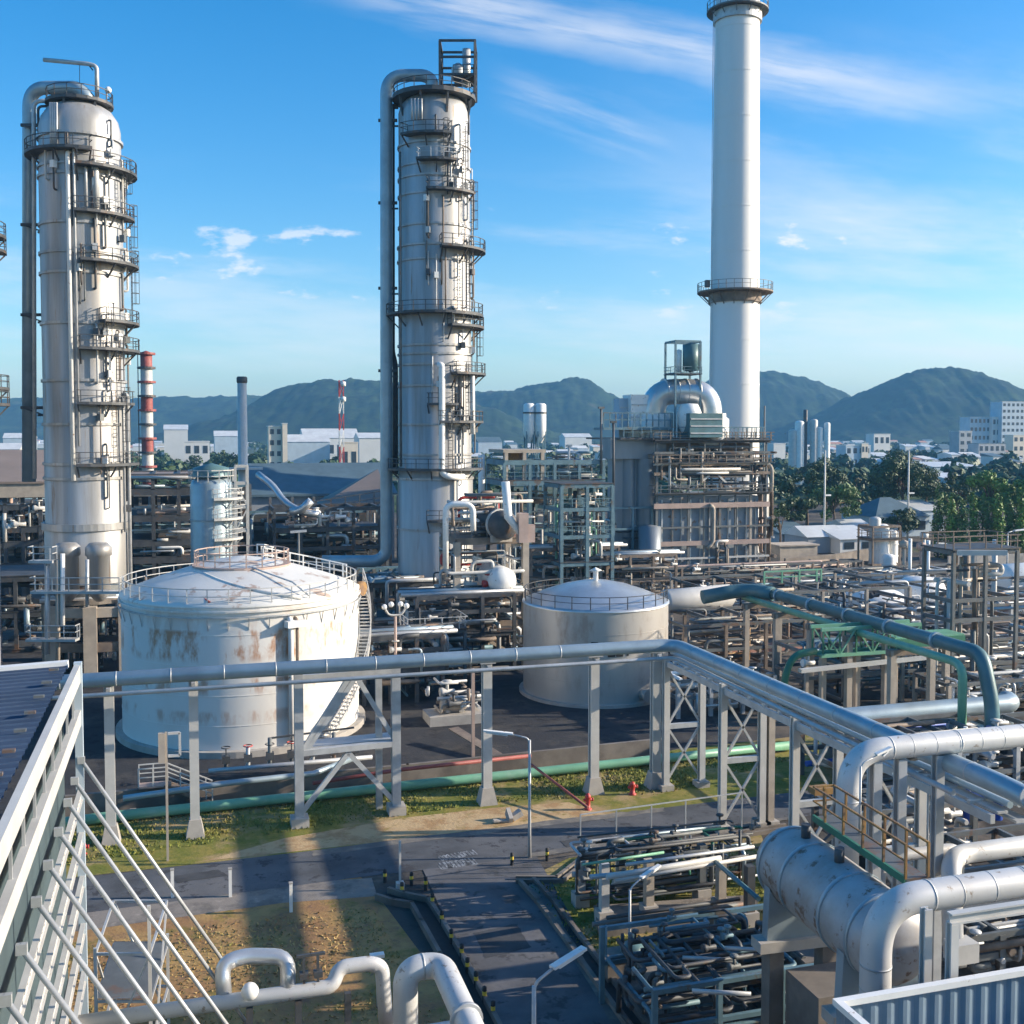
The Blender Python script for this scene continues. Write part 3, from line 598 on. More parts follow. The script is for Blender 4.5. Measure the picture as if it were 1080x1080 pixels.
q = MB(); q.rail([(c.x + math.cos(k * .3307) * 4.9, c.y + math.sin(k * .3307) * 4.9, topz) for k in range(20)], 1.15, .08, 1.5); part('railing', q, M['dark'], tp)
for a in (-70, -110, -20, -150, 60, 140):
    ca, sa = cang(a); q = MB(); q.beam((c.x + ca * 4.7, c.y + sa * 4.7, topz - .5), (c.x + ca * 4.2, c.y + sa * 4.2, zat(128, D)), .25); part('deck_bracket', q, M['dark'], t)
for k in range(4):
    q = MB(); q.tube([dn(434 + 3.5 * k, 104, -4.9), dn(434.5 + 3.4 * k, 126, -4.9)], .13, 6); part('relief_pipe', q, M['galv'], t)
q = MB(); q.tube([dn(494, 104, -1), dn(494, 142, -1)], .15, 6); part('hanging_pipe', q, M['dark'], t)
# lifting frame on top
lf = thing('lifting_frame', 'dark open steel frame holding a vertical vent drum above the middle column', 'frame', dn(482, 103))
fx0, fx1 = dn(464, 103, -2), dn(501, 103, -2); e_ = Vector((FX, FY, 0)) * 4; zz = [topz, zat(84, D), zat(66, D), zat(49, D)]
cs = [fx0, fx1, fx1 + e_, fx0 + e_]
for p in cs: q = MB(); q.beam((p.x, p.y, zz[0]), (p.x, p.y, zz[-1]), .26); part('post', q, M['dark'], lf)
for z in zz[1:]:
    q = MB()
    for p, p2 in zip(cs, cs[1:] + cs[:1]): q.beam((p.x, p.y, z), (p2.x, p2.y, z), .24, ext=.1)
    part('ring_beam', q, M['dark'], lf)
q = MB(); m0, m1 = dn(478, 84, -2), dn(501, 84, -2); q.prism([(m0.x, m0.y), (m1.x, m1.y), ((m1 + e_).x, (m1 + e_).y), ((m0 + e_).x, (m0 + e_).y)], zz[1] - .25, zz[1]); part('deck', q, M['dark'], lf)
for u, v in ((0, 1), (1, 2), (3, 0)):
    q = MB(); q.beam((cs[u].x, cs[u].y, zz[0]), (cs[v].x, cs[v].y, zz[1]), .16); part('brace', q, M['dark'], lf)
q = MB(); pts_ = [Vector((p.x, p.y, zz[1])) for p in (m0, m1, m1 + e_)]; q.rail(pts_, 1.1, .07, 1.2); part('railing', q, M['dark'], lf)
p = dn(492, 84); q = MB(); q.lathe((p.x, p.y, 0), [(.01, zz[1] - 1), (.5, zz[1] - .8), (.5, zat(52, D)), (.01, zat(51, D))], 14); solo('vent_drum', q, M['galv'], 'slim vertical vent drum inside the frame atop the middle column', 'drum')
p = dn(483, 84); q = MB(); q.lathe((p.x, p.y, 0), [(.01, zz[1]), (.8, zz[1]), (.8, zz[1] + 1.3), (.3, zz[1] + 1.9), (.01, zz[1] + 1.9)], 14); solo('relief_valve', q, M['galv'], 'squat grey relief valve on the frame atop the middle column', 'valve')

# ------------------------------------------------------------------ smokestack
D = 212.0; c = at(772.5, 590, D); c.z = 0; r0, r1 = 27.5 * D / F_PX, 22.2 * D / F_PX
t = thing('smokestack', 'towering white smokestack with two ring walkways, behind the fired heater', 'chimney', c)
zT = zat(-14, D); zr = lambda z: r0 + (r1 - r0) * min(1, z / zT)
M['stack'] = mat('white_stack_paint', (.8, .79, .76), .55, 0, .03, .1, (1, 1, .1), second=(.72, .69, .63), amt=.4, sharp=.25)
q = MB(); q.lathe((c.x, c.y, 0), [(zr(0) * 1.0, 0)] + [(zr(zT * i / 14), zT * i / 14) for i in range(1, 15)] + [(zr(zT) - .4, zT), (zr(zT) - .4, zT - 3)], 64); part('shaft', q, M['stack'], t)
for py in (308, 12):
    z = zat(py, D); ring_platform(t, (c.x, c.y), zr(z) - .02, zr(z) + (2.6 if py > 100 else 1.7), z, 0, 2 * math.pi, 'brown' if py > 100 else 'grey', 'grey', railh=1.6)
    q = MB(); q.lathe((c.x, c.y, z), [(zr(z), -2.2), (zr(z) + .45, -2.2), (zr(z) + .45, -.4), (zr(z), -.4)], 40, smooth=False); part('corbel_ring', q, M['brown' if py > 100 else 'galv'], t)
p = at(746, 305, D - 4); q = MB(); q.box((p.x, p.y, zat(306, D) + .7), (.8, .8, 1.3)); part('beacon', q, M['dark'], t)
q = MB(); q.lathe((c.x, c.y, zT), [(zr(zT) - .03, -.5), (zr(zT) + .12, -.5), (zr(zT) + .12, .1), (zr(zT) - .3, .1)], 40, smooth=False); part('rim', q, M['grey'], t)
for k in range(1, 13):
    z = zT * k / 13; ring(t, (c.x, c.y), zr(z), z, .25, .05, 'stack', 'section_joint', 48)
face(c); caged_ladder(t, (c.x, c.y), zr(40), -150, 20, zT, 'galv', False); AOFF = 0.0

# ------------------------------------------------------------------ storage tanks
D = 90.0; px_c = 250.5; c = at(px_c, 770, D); D2 = D + 1.0; c, TR = fit(123, 378, D2); TR -= .1; face(c); ztop = zat(620, D2)
big_c, big_R, big_z = c.copy(), TR, ztop
t = thing('storage_tank', 'big white cone-roofed tank streaked with rust', 'tank', c)
q = MB(); q.lathe((c.x, c.y, 0), [(TR, .25)] + [(TR, .25 + (ztop - .25) * i / 8) for i in range(1, 9)], 72); part('shell', q, M['tank'], t)
apex = zat(583, D2) - .2
q = MB(); q.lathe((c.x, c.y, 0), [(TR + .12, ztop - .18), (TR + .12, ztop), (TR * .75, ztop + (apex - ztop) * .34), (TR * .5, ztop + (apex - ztop) * .62), (TR * .25, ztop + (apex - ztop) * .86), (.01, apex)], 72); rf = part('roof', q, M['roofpl'], t)
q = MB(); q.lathe((c.x, c.y, ztop - .55), [(TR, 0), (TR + .22, 0), (TR + .22, .14), (TR, .14)], 72, smooth=False); part('wind_girder', q, M['tank'], t)
q = MB(); q.lathe((c.x, c.y, ztop - .95), [(TR + .16, 0), (TR + .26, 0), (TR + .26, .1), (TR + .16, .1)], 72, smooth=False)
for k in range(40):
    a = 2 * math.pi * k / 40; ca, sa = math.cos(a), math.sin(a); q.beam((c.x + ca * TR, c.y + sa * TR, ztop - 1.9), (c.x + ca * (TR + .22), c.y + sa * (TR + .22), ztop - .92), .07)
part('sprinkler_ring', q, M['galv'], t)
q = MB(); n = 54; q.rail([(c.x + math.cos(2 * math.pi * k / n) * (TR - .15), c.y + math.sin(2 * math.pi * k / n) * (TR - .15), ztop + .05) for k in range(n)], 1.15, .07, 1.6, closed=True); part('railing', q, M['pale'], t)
for f in (.2, .4, .6, .8): ring(t, (c.x, c.y), TR, ztop * f, .05, .025, 'tank', 'plate_seam', 72)
q = MB(); rz = ztop + (apex - ztop) * .72
rr_ = [(c.x + math.cos(2 * math.pi * k / 16) * TR * .4, c.y + math.sin(2 * math.pi * k / 16) * TR * .4, rz) for k in range(16)]
q.rail([p for p in rr_], 1.2, .09, 1.3, closed=True); part('crown_railing', q, M['pink'], t)
q = MB(); q.lathe((c.x, c.y, rz - .05), [(TR * .33, 0), (TR * .42, 0), (TR * .42, .15), (TR * .33, .15)], 32, smooth=False); part('crown_walkway', q, M['pink'], t)
def tp_(a, fr, up=0.0): ca, sa = cang(a); return Vector((c.x + ca * TR * fr, c.y + sa * TR * fr, ztop + (apex - ztop) * (1 - fr) + up))
q = MB(); q.rail([tp_(60, .38), tp_(52, .45), tp_(34, .72), tp_(18, .98)], 1.3, .1, 1.2); part('roof_stair', q, M['white'], t)
q = MB(); q.rail([tp_(70, .40), tp_(60, .40), tp_(56, .5), tp_(66, .52)], 1.6, .11, .8, closed=True); part('gauge_platform', q, M['white'], t)
q = MB(); q.tube([tp_(-105, .96, .1), tp_(-150, .62, .15), tp_(170, .5, .15)], .1, 6); part('roof_hose', q, M['redpipe'], t)
q = MB(); q.tube([tp_(-58, .99, .3), tp_(-60, .8, .7), tp_(-70, .5, .5), tp_(-78, .4, .5)], .07, 6); part('roof_pipe', q, M['galv'], t)
pts_ = [tp_(-75 + 0 * i, .98 - .05 * i, .12) for i in range(1)]
arc = []
for i in range(15): a = -62 - i * 6.2; arc.append(tp_(a, .99 - .55 * math.sin(math.pi * i / 14 * .5), .22))
q = MB(); q.tube(arc, .17, 6); part('foam_pipe', q, M['roofpl'], t)
ca, sa = cang(0); q = MB(); e_ = Vector((c.x + cang(2)[0] * (TR + .1), c.y + cang(2)[1] * (TR + .1), ztop - .4)); q.tube([e_ + Vector((-RX * .2, -RY * .2, 0)), e_ + Vector((RX * .5 - FX * .3, RY * .5 - FY * .3, 0))], .62, 14); part('vent_hood', q, M['ochre'], t)
for a, w_ in ((-69, .22), (-66, .13)):
    ca, sa = cang(a); q = MB(); x, y = c.x + ca * (TR + .35), c.y + sa * (TR + .35); q.tube(fil([(x - ca * .5, y - sa * .5, ztop - 1.2), (x, y, ztop - 1.3), (x, y, .8)], .3), w_, 8); part('downpipe', q, M['white' if w_ > .2 else 'brown'], t)
ca, sa = cang(-67); q = MB(); q.box((c.x + ca * (TR + .5), c.y + sa * (TR + .5), ztop - 1.6), (1.6, .7, .5), rz=ang(-67) + math.pi / 2); part('foam_box', q, M['white'], t)
# spiral stair from the right-hand flank to the front
q = MB(); n = 44
def sp_(f): a = -52 + f * 66; ca, sa = cang(a); return ca, sa, .6 + f * (ztop - .8)
for k in range(n):
    ca, sa, z = sp_(k / (n - 1)); m_ = Vector((c.x + ca * (TR + .55), c.y + sa * (TR + .55), z)); q.beam(m_ - Vector((ca, sa, 0)) * .5, m_ + Vector((ca, sa, 0)) * .5, .3, .08)
for off in (.1, 1.05):
    pts_ = [Vector((c.x + sp_(k / 20)[0] * (TR + off), c.y + sp_(k / 20)[1] * (TR + off), sp_(k / 20)[2])) for k in range(21)]
    for u, v in zip(pts_, pts_[1:]): q.beam(u, v, .08, .28)
stp = part('spiral_stair', q, M['pale'], t)
q = MB(); q.rail([Vector((c.x + sp_(k / 20)[0] * (TR + 1.08), c.y + sp_(k / 20)[1] * (TR + 1.08), sp_(k / 20)[2])) for k in range(21)], 1.2, .07, 1.3); part('railing', q, M['pale'], stp)
q = MB(); q.lathe((c.x, c.y, 0), [(TR + .55, 0), (TR + .55, .5), (TR - .1, .5)], 60, smooth=False); part('foundation_ring', q, M['conc'], t)

D = 103.0; c, TR = fit(552, 706, D); face(c); ztop = zat(632.5, D)
t = thing('storage_tank', 'smaller tan-grey tank with a shiny domed roof and painted number', 'tank', c)
q = MB(); q.lathe((c.x, c.y, 0), [(TR, .2)] + [(TR, .2 + (ztop - .2) * i / 7) for i in range(1, 8)], 64); part('shell', q, M['tankgrey'], t)
apex = zat(611.5, D)
q = MB(); q.lathe((c.x, c.y, 0), [(TR + .1, ztop - .15), (TR + .1, ztop), (TR * .97, ztop + .12), (TR * .72, ztop + (apex - ztop) * .44), (TR * .45, ztop + (apex - ztop) * .76), (TR * .2, ztop + (apex - ztop) * .95), (.01, apex)], 64); part('roof', q, M['silver'], t)
for f in (.25, .5, .75):
    ring(t, (c.x, c.y), TR, ztop * f, .05, .03, 'tankgrey', 'plate_seam', 64)
q = MB(); n = 40; q.rail([(c.x + math.cos(2 * math.pi * k / n) * (TR - .1), c.y + math.sin(2 * math.pi * k / n) * (TR - .1), ztop + .05) for k in range(n)], 1.15, .065, 1.7, closed=True); part('railing', q, M['dark'], t)
q = MB(); q.lathe((c.x, c.y, 0), [(TR + .4, 0), (TR + .4, .3), (TR - .1, .3)], 60, smooth=False); part('foundation_ring', q, M['conc'], t)
q = MB(); q.lathe((c.x, c.y, apex), [(.25, -.1), (.25, .8), (.6, .9), (.01, 1.2)], 12); part('roof_vent', q, M['white'], t)
for a, z in ((-35, 1.2), (-52, 1.0)):
    ca, sa = cang(a); q = MB(); b_ = Vector((c.x + ca * TR, c.y + sa * TR, z)); q.tube([b_, b_ + Vector((ca, sa, 0)) * .8], .45, 12); q.tube([b_ + Vector((ca, sa, 0)) * .8, b_ + Vector((ca, sa, 0)) * .95], .62, 12); part('manhole', q, M['tankgrey'], t)
SEG = {'T': [((0, 1), (1, 1)), ((.5, 1), (.5, 0))], '-': [((.2, .5), (.8, .5))], '8': [((0, 0), (1, 0)), ((1, 0), (1, 1)), ((1, 1), (0, 1)), ((0, 1), (0, 0)), ((0, .5), (1, .5))], '0': [((0, 0), (1, 0)), ((1, 0), (1, 1)), ((1, 1), (0, 1)), ((0, 1), (0, 0))], '1': [((.5, 0), (.5, 1)), ((.2, .8), (.5, 1))]}
q = MB(); z0 = zat(692, D - TR)
for i, ch in enumerate('T-801'):
    a_c = -90 + (i * 6.3 - 2.5)
    for (u0, v0), (u1, v1) in SEG[ch]:
        P = lambda u, v: Vector((c.x + cang(a_c + u * 4.0)[0] * (TR + .03), c.y + cang(a_c + u * 4.0)[1] * (TR + .03), z0 + v * 1.15))
        a_, b_ = P(u0, v0), P(u1, v1); ca, sa = cang(a_c + 2); q.beam(a_, b_, .03, .2, ext=.08) if abs(v1 - v0) < .3 else q.beam(a_, b_, .2, .03, ext=.05)
part('tank_number', q, M['black'], t)
small_c, small_R = c.copy(), TR; AOFF = 0.0
# ------------------------------------------------------------------ pipe bridge: columns first
colbase = {}
def post(px, py, ytop, w, label, m='pale', foot=True, name='pipe_support', grp='pipe bridge columns'):
    b = G(px, py); d = dep(py); zt = zat(ytop, d)
    t = thing(name, label, 'column', b, grp)
    q = MB(); q.ibeam((b.x, b.y, .6 if foot else 0), (b.x, b.y, zt), w, w * .9, w * .22); part('shaft', q, M[m], t)
    if foot:
        q = MB(); k = w * 1.0
        q.add([(b.x + sx * k, b.y + sy * k, 0) for sx, sy in ((-1, -1), (1, -1), (1, 1), (-1, 1))] + [(b.x + sx * k * .62, b.y + sy * k * .62, 1.1) for sx, sy in ((-1, -1), (1, -1), (1, 1), (-1, 1))], [(0, 1, 5, 4), (1, 2, 6, 5), (2, 3, 7, 6), (3, 0, 4, 7), (4, 5, 6, 7), (3, 2, 1, 0)]); part('concrete_foot', q, M['conc'], t)
    q = MB(); q.box((b.x, b.y, zt + .06), (w * 1.7, w * 1.4, .12)); part('cap_plate', q, M['galv'], t)
    q = MB(); q.beam((b.x, b.y - w * 1.2, zt - .25), (b.x, b.y + w * 1.2, zt - .25), .22, .3); part('bracket', q, M['galv'], t)
    return b, zt
ZP = None
for (px, py, yt, w, lab) in ((117.5, 889, 722, .55, 'pale column under the overhead pipe, beside the end of the slatted wall'),
        (206, 882, 716, .55, 'pale column under the overhead pipe, standing before the rusty white tank'),
        (513.5, 847, 699, .6, 'pale column with flared foot under the overhead pipe, left of the kerbside street lamp'),
        (626, 836, 692, .6, 'pale column under the overhead pipe, in front of the tan-grey tank'),
        (691, 830, 687, .62, 'pale column just left of the bend in the overhead pipe')):
    post(px, py, yt, w, lab)
# braced trestle
t = thing('pipe_trestle', 'braced two-legged trestle of the overhead pipe, right of the rusty white tank', 'trestle', G(366, 864))
L0, L1 = G(316, 871), G(418, 858); dz0 = zat(708, dep(871)); dz1 = zat(703, dep(858))
sft = Vector((0, 2.2, 0))
for p, z, nm in ((L0, dz0, 0), (L1, dz1, 0), (L1 + Vector((-.9, 1.2, 0)), dz1, 1)):
    q = MB(); q.ibeam(p, (p.x, p.y, z), .55 if not nm else .4, .5 if not nm else .35, .12); part('leg', q, M['galv'], t)
for p in (L0, L1): q = MB(); q.box((p.x, p.y, .3), (1.1, 1.1, .6)); part('concrete_foot', q, M['conc'], t)
zm = 4.6
U0 = lambda f, z: L0.lerp(L1, f) + Vector((0, 0, z))
for a, b in (((.02, zm), (.55, dz0 - .3)), ((.98, zm + .3), (.56, dz0 - .3)), ((.02, .8), (.5, zm - .3)), ((.98, .8), (.5, zm - .3)), ((.06, zm), (.62, dz0 - .3))):
    q = MB(); q.beam(U0(*a), U0(*b), .22, .3); part('brace', q, M['galv'], t)
for z in (zm, dz0 - .4):
    q = MB(); q.beam(U0(0, z), U0(1, z), .45, .35); part('cross_beam', q, M['galv'], t)
q = MB(); q.beam(U0(0, zm + .1) + sft * .6, U0(1, zm + .1) + sft * .6, 1.6, .1); part('walkway', q, M['galv'], t)
# the two pipes on the bridge
zc = 10.35
cA = Vector((G(85, 712, zc).x, G(85, 712, zc).y, zc)); corner = G(712, 680, zc)
def along(p, x): return Vector((x, p.y, p.z))
pl0 = Vector((-60, corner.y, zc)); 
rows = [pl0, Vector((corner.x, corner.y, zc))]
# right limb heads towards the viewer
end = G(1064, 831, zc)
rr_ = end - corner
rows += [Vector((end.x, end.y, zc))]
dr = G(1052, 893, 6.2); dr.z = 6.2
q = MB(); q.tube(fil(rows + [Vector((end.x + .5, end.y - 1.8, zc - .4)), Vector((end.x + .2, end.y - 2.6, 6.6)), Vector((end.x - 1.6, end.y - 3.4, 6.2))], 1.3, 7), .43, 16)
bridge = solo('overhead_pipe', q, M['bluepipe'], 'long grey overhead pipe bending at the corner and running on towards the viewer', 'pipe')
q = MB(); q.tube(fil([pl0 + Vector((0, -.55, -.75)), Vector((corner.x - .2, corner.y - .55, zc - .75)), Vector((end.x - 1.0, end.y + 2, zc - .75))], .9, 6), .13, 10)
solo('overhead_pipe', q, M['galv'], 'thin pipe hung just below the long grey overhead pipe', 'pipe')
for k in range(26):
    x = pl0.x + 8 + k * 3.0
    if x < corner.x - 2: q = MB(); q.tube([(x, corner.y, zc), (x + .07, corner.y, zc)], .445, 16); part('cladding_band', q, M['galv'], bridge)
ddv = (end - corner).normalized()
for k in range(10): p = corner + ddv * (3 + k * 3.2); p.z = zc; q = MB(); q.tube([p, p + Vector((ddv.x, ddv.y, 0)) * .07], .445, 16); part('cladding_band', q, M['galv'], bridge)
p = corner + ddv * ((end - corner).length - 6); p.z = zc; q = MB(); q.tube([p, p + Vector((ddv.x, ddv.y, 0)) * .18], .62, 16); part('flange', q, M['dark'], bridge)
# ------------------------------------------------------------------ right limb of the pipe bridge
wy = [G(712, 832).y, G(771, 876).y]; stp_ = wy[0] - wy[1]; wx = corner.x + .1
ys_ = [wy[0], wy[1], wy[1] - stp_, wy[1] - 1.85 * stp_]
names_ = ['the bend', 'the road crossing', 'the blue valves', 'the near drum']
for k, yy in enumerate(ys_):
    t = thing('pipe_trestle', f'cross-braced steel trestle under the approaching overhead pipe, nearest to {names_[k]}', 'trestle', (wx, yy, 0), 'trestles of the right pipe bridge')
    for xx, m_ in ((wx, 'pale'), (wx + 2.7, 'pale')) + (((wx + 3.3, 'tan'),) if k in (1, 2) else ()):
        q = MB(); q.ibeam((xx, yy, .35), (xx, yy, 9.2), .42, .4, .1); part('leg', q, M[m_], t)
        q = MB(); q.box((xx, yy, .2), (.9, .9, .4)); part('concrete_foot', q, M['conc'], t)
    for (z0, z1) in ((.8, 4.2), (4.6, 8.2)):
        for a, b in ((z0, z1), (z1, z0)): q = MB(); q.beam((wx + .2, yy, a), (wx + 2.5, yy, b), .14); part('brace', q, M['galv'], t)
    for z in (4.4, 8.4): q = MB(); q.beam((wx, yy, z), (wx + 2.7, yy, z), .3, .32); part('cross_beam', q, M['galv'], t)
t = thing('cable_rack', 'ladder-like steel rack of rails, rungs and lines under the approaching overhead pipe', 'pipe rack', (wx, ys_[0], 8.6))
for xx in (wx + .05, wx + 2.65): q = MB(); q.beam((xx, ys_[0] + 1, 8.75), (xx, ys_[3] - 8, 8.75), .22, .38); part('rail', q, M['galv'], t)
yy = ys_[0] + .6
while yy > ys_[3] - 8: q = MB(); q.beam((wx, yy, 9.02), (wx + 2.7, yy, 9.02), .2, .14); part('rung', q, M['pale'], t); yy -= 1.7
for dx, w_, z_ in ((.55, .5, 8.98), (1.6, .75, 8.5), (2.2, .45, 8.98)):
    q = MB(); q.box((wx + dx, (ys_[0] + ys_[3] - 7) / 2, z_), (w_, ys_[0] - ys_[3] + 9, .1)); part('shadow_tray', q, M['galv'], t)  # solid trays added to widen the rack's shadow on the road
for i, (dx, r_, m_) in enumerate(((.9, .16, 'bluepipe'), (1.35, .1, 'galv'), (1.8, .22, 'bluepipe'), (2.3, .09, 'dark'))):
    q = MB(); q.tube([(wx + dx, ys_[0] + 1, 9.1 + r_), (wx + dx, ys_[3] - 8, 9.1 + r_)], r_, 8); part('line', q, M[m_], t)

# ------------------------------------------------------------------ near hairpin pipes on the right
def hair(lab, px, d, r_, ytop, ybot, bend=1.5):
    z = zat(ytop, d); p = at(px, ytop, d); a = Vector((p.x, p.y, zat(ybot, d))); b = Vector((p.x, p.y, z)); c_ = b + Vector((40, 0, 0))
    t = thing('elbow_pipe', lab, 'pipe', (a.x, a.y, max(0, a.z)))
    q = MB(); q.tube(fil([a, b, c_], bend, 10), r_, 24); part('pipe_run', q, M['pipe'], t)
    for f in (bend + .2, bend + 3.6, bend + 8): q = MB(); q.tube([b + Vector((f, 0, 0)), b + Vector((f + .06, 0, 0))], r_ + .012, 24); part('cladding_band', q, M['galv'], t)
    for k in range(20):
        f = bend + 1.2 + k * 1.15; q = MB(); q.tube([b + Vector((f, 0, 0)), b + Vector((f + .035, 0, 0))], r_ + .007, 24); part('cladding_seam', q, M['galv'], t)
    for k in range(6):
        f = bend + 1.0 + k * 1.15; q = MB(); q.tube([b - Vector((0, 0, f)), b - Vector((0, 0, f + .035))], r_ + .007, 24); part('cladding_seam', q, M['galv'], t)
    q = MB(); q.tube([b - Vector((0, 0, bend + .3)), b - Vector((0, 0, bend + .36))], r_ + .012, 24); part('cladding_band', q, M['galv'], t)
    return t
hair('big grey pipe bending down behind the near drum walkway', 895, 45, .48, 793, 960, 1.7)
hair('big grey pipe bending straight down in front of the near drum', 924.5, 31, .45, 952, 1290, 1.5)
pd = [G(985, 903, 6.2), G(1000, 897, 6.2), G(1140, 875, 6.2)]
a_ = G(1003, 902, 6.2); b_ = a_ + Vector((14, 0, 0))
q = MB(); q.tube(fil([a_ + Vector((-1.6, -2.2, -2.8)), a_ + Vector((-.4, -.5, 0)), a_ + Vector((.6, 0, 0)), b_], .9), .42, 14)
solo('elbow_pipe', q, M['pipe'], 'grey pipe leaving the foot of the long overhead pipe toward the frame edge', 'pipe')
a_ = G(930, 905, 6.0); q = MB(); q.tube(fil([a_ + Vector((-.4, 0, -4)), a_ + Vector((0, 0, .0)), a_ + Vector((4.0, 0, 0)), a_ + Vector((4.2, .3, -3))], .6), .26, 12); solo('elbow_pipe', q, M['pipe'], 'short pale pipe just behind the ochre handrail of the near drum', 'pipe')

# ------------------------------------------------------------------ near horizontal drum
e0, e1 = G(823, 901, 7.9), G(955, 1006, 7.9); ax = (e1 - e0); ax.z = 0; LL = ax.length; axn = ax.normalized(); Rd = 1.42
t = thing('horizontal_drum', 'large banded horizontal drum lying on saddles beside the ochre handrail', 'drum', (e1.x, e1.y, 0))
P = lambda f: Vector((e0.x, e0.y, 7.9)) + axn * f
pr = [(0, .01), (.05, .5), (.14, .85), (.3, 1.12), (.5, 1.3), (.8, Rd)] ; pts_ = [(f, r_) for f, r_ in pr] + [(LL * k / 6, Rd) for k in range(1, 6)] + [(LL - f, r_) for f, r_ in reversed(pr)]
pts_ = sorted(set(pts_)); q = MB(); q.tube([P(f) for f, _ in pts_], [r_ for _, r_ in pts_], 40, cap=False); part('shell', q, M['drumclad'], t)
for f in (.9, 2.6, 5.4, 7.2):
    if f < LL: q = MB(); q.tube([P(f), P(f + .16)], Rd + .05, 40); part('band', q, M['bluepipe'], t)
sd = Vector((axn.y, -axn.x, 0))
for f in (1.6, LL - 1.6):
    c_ = P(f); q = MB(); w_ = axn * .22
    prof = [(-1.45, 5.4), (1.45, 5.4)] + [(math.cos(a) * (Rd + .03), 7.9 + math.sin(a) * (Rd + .03)) for a in [R(-20 - 14 * i) for i in range(11)]]
    vs = [Vector((c_.x, c_.y, 0)) + s_ + sd * u + Vector((0, 0, v)) for s_ in (-w_, w_) for u, v in prof]; n = len(prof)
    q.add(vs, [(i, (i + 1) % n, n + (i + 1) % n, n + i) for i in range(n)] + [tuple(range(n - 1, -1, -1)), tuple(range(n, 2 * n))]); part('saddle', q, M['bluepipe'], t)
for f in (2.0, 4.4): q = MB(); q.tube([P(f) + Vector((0, 0, Rd - .1)), P(f) + Vector((0, 0, Rd + .5))], .18, 10); part('nozzle', q, M['dark'], t)
st = thing('drum_support', 'concrete pier table with steel legs under the near horizontal drum', 'support frame', P(LL / 2) - Vector((0, 0, 7.9)))
for f in (1.6, LL - 1.6):
    c_ = P(f)
    for s_ in (-1.1, 1.1): q = MB(); q.box((c_.x + sd.x * s_, c_.y + sd.y * s_, 2.5), (.6, .6, 5)); part('pier', q, M['concdark'], st)
    q = MB(); q.beam(Vector((c_.x, c_.y, 5.2)) - sd * 1.8, Vector((c_.x, c_.y, 5.2)) + sd * 1.8, .8, .4); part('cap_beam', q, M['conc'], st)
q = MB(); q.box((P(2.6).x + .3, P(2.6).y - .6, 2.2), (2.2, 2.2, 4.4)); part('pier_block', q, M['concdark'], st)
# walkway with ochre handrail on the drum's far flank
wk = thing('walkway', 'green-edged drum walkway with ochre handrails', 'walkway', P(2) )
off = -sd if (sd.x < 0) else sd
o1 = off * .75 + Vector((0, 0, Rd + .45)); o2 = off * 1.6 + Vector((0, 0, Rd + .45))
q = MB(); a_, b_, c_, d_ = P(1.2) + o1, P(LL - 1.2) + o1, P(LL - 1.2) + o2, P(1.2) + o2
q.prism([(a_.x, a_.y), (b_.x, b_.y), (c_.x, c_.y), (d_.x, d_.y)], a_.z - .16, a_.z); part('deck', q, M['grey'], wk)
q = MB(); q.beam(a_ + Vector((0, 0, -.05)), b_ + Vector((0, 0, -.05)), .1, .25); part('edge_beam', q, M['greend'], wk)
q = MB(); q.rail([b_, a_, d_, c_], 1.15, .07, 1.3); part('handrail', q, M['ochre'], wk)
q = MB(); q.box((d_.x - .2, d_.y + .6, d_.z + .8), (.8, .5, .25)); part('gate', q, M['ochre'], wk)
for f in (1.6, LL - 1.6): q = MB(); q.beam(P(f) + off * .9 + Vector((0, 0, .9)), P(f) + off * 1.9 + Vector((0, 0, Rd + .3)), .15); part('bracket', q, M['dark'], wk)
def lamp(name, lab, base, h, arm, w=.07, head=(1.5, .28, .1), m='galv', group='street lamps', rise=.35):
    t = thing(name, lab, 'lamp', base, group); b = Vector(base); top = b + Vector((0, 0, h)); a = Vector((arm[0], arm[1], 0))
    q = MB(); q.tube([b, b.lerp(top, .3), top], [w * 1.5, w * 1.2, w], 8); part('pole', q, M[m], t)
    tip = top + a + Vector((0, 0, rise)); q = MB(); q.tube(fil([top - Vector((0, 0, .2)), top + a * .1 + Vector((0, 0, .1)), tip], .3), w * .75, 6); part('arm', q, M[m], t)
    an = a.normalized(); q = MB(); q.beam(tip - an * .2, tip + an * head[0] + Vector((0, 0, rise * .5)), head[1], head[2]); hd = part('lamp_head', q, M['white'], t)
    q = MB(); q.beam(tip + Vector((0, 0, -.09)) + an * .1, tip + an * (head[0] - .15) + Vector((0, 0, rise * .45 - .09)), head[1] * .7, .05); part('lamp_cover', q, M['lampglass'], hd)
    return t
lamp('street_lamp', 'street lamp with a sloping arm at the road junction kerb', G(558.5, 905), 7.0 - 0.1, (-1.1, .35), .075)
lamp('street_lamp', 'street lamp over the side road, nearest the viewer', G(563, 1180), zat(1040, dep(1180)), (1.0, .5), .08, (1.5, .3, .1))
lamp('street_lamp', 'street lamp on the kerb between side road and valve manifold', G(664, 1002), 2.9, (.9, .5), .06, (1.3, .22, .09))
lamp('walkway_lamp', 'slim walkway lamp bent over the ochre handrail', P(3.2) + o2 * .95, 2.6, (.9, .1), .04, (.5, .18, .08), group='walkway lamps')
lamp('walkway_lamp', 'walkway lamp with a flat white head beside the second hairpin support', G(978, 905, 5.0), 4.0, (-.8, 0), .045, (1.1, .2, .08), group='walkway lamps', rise=.05)

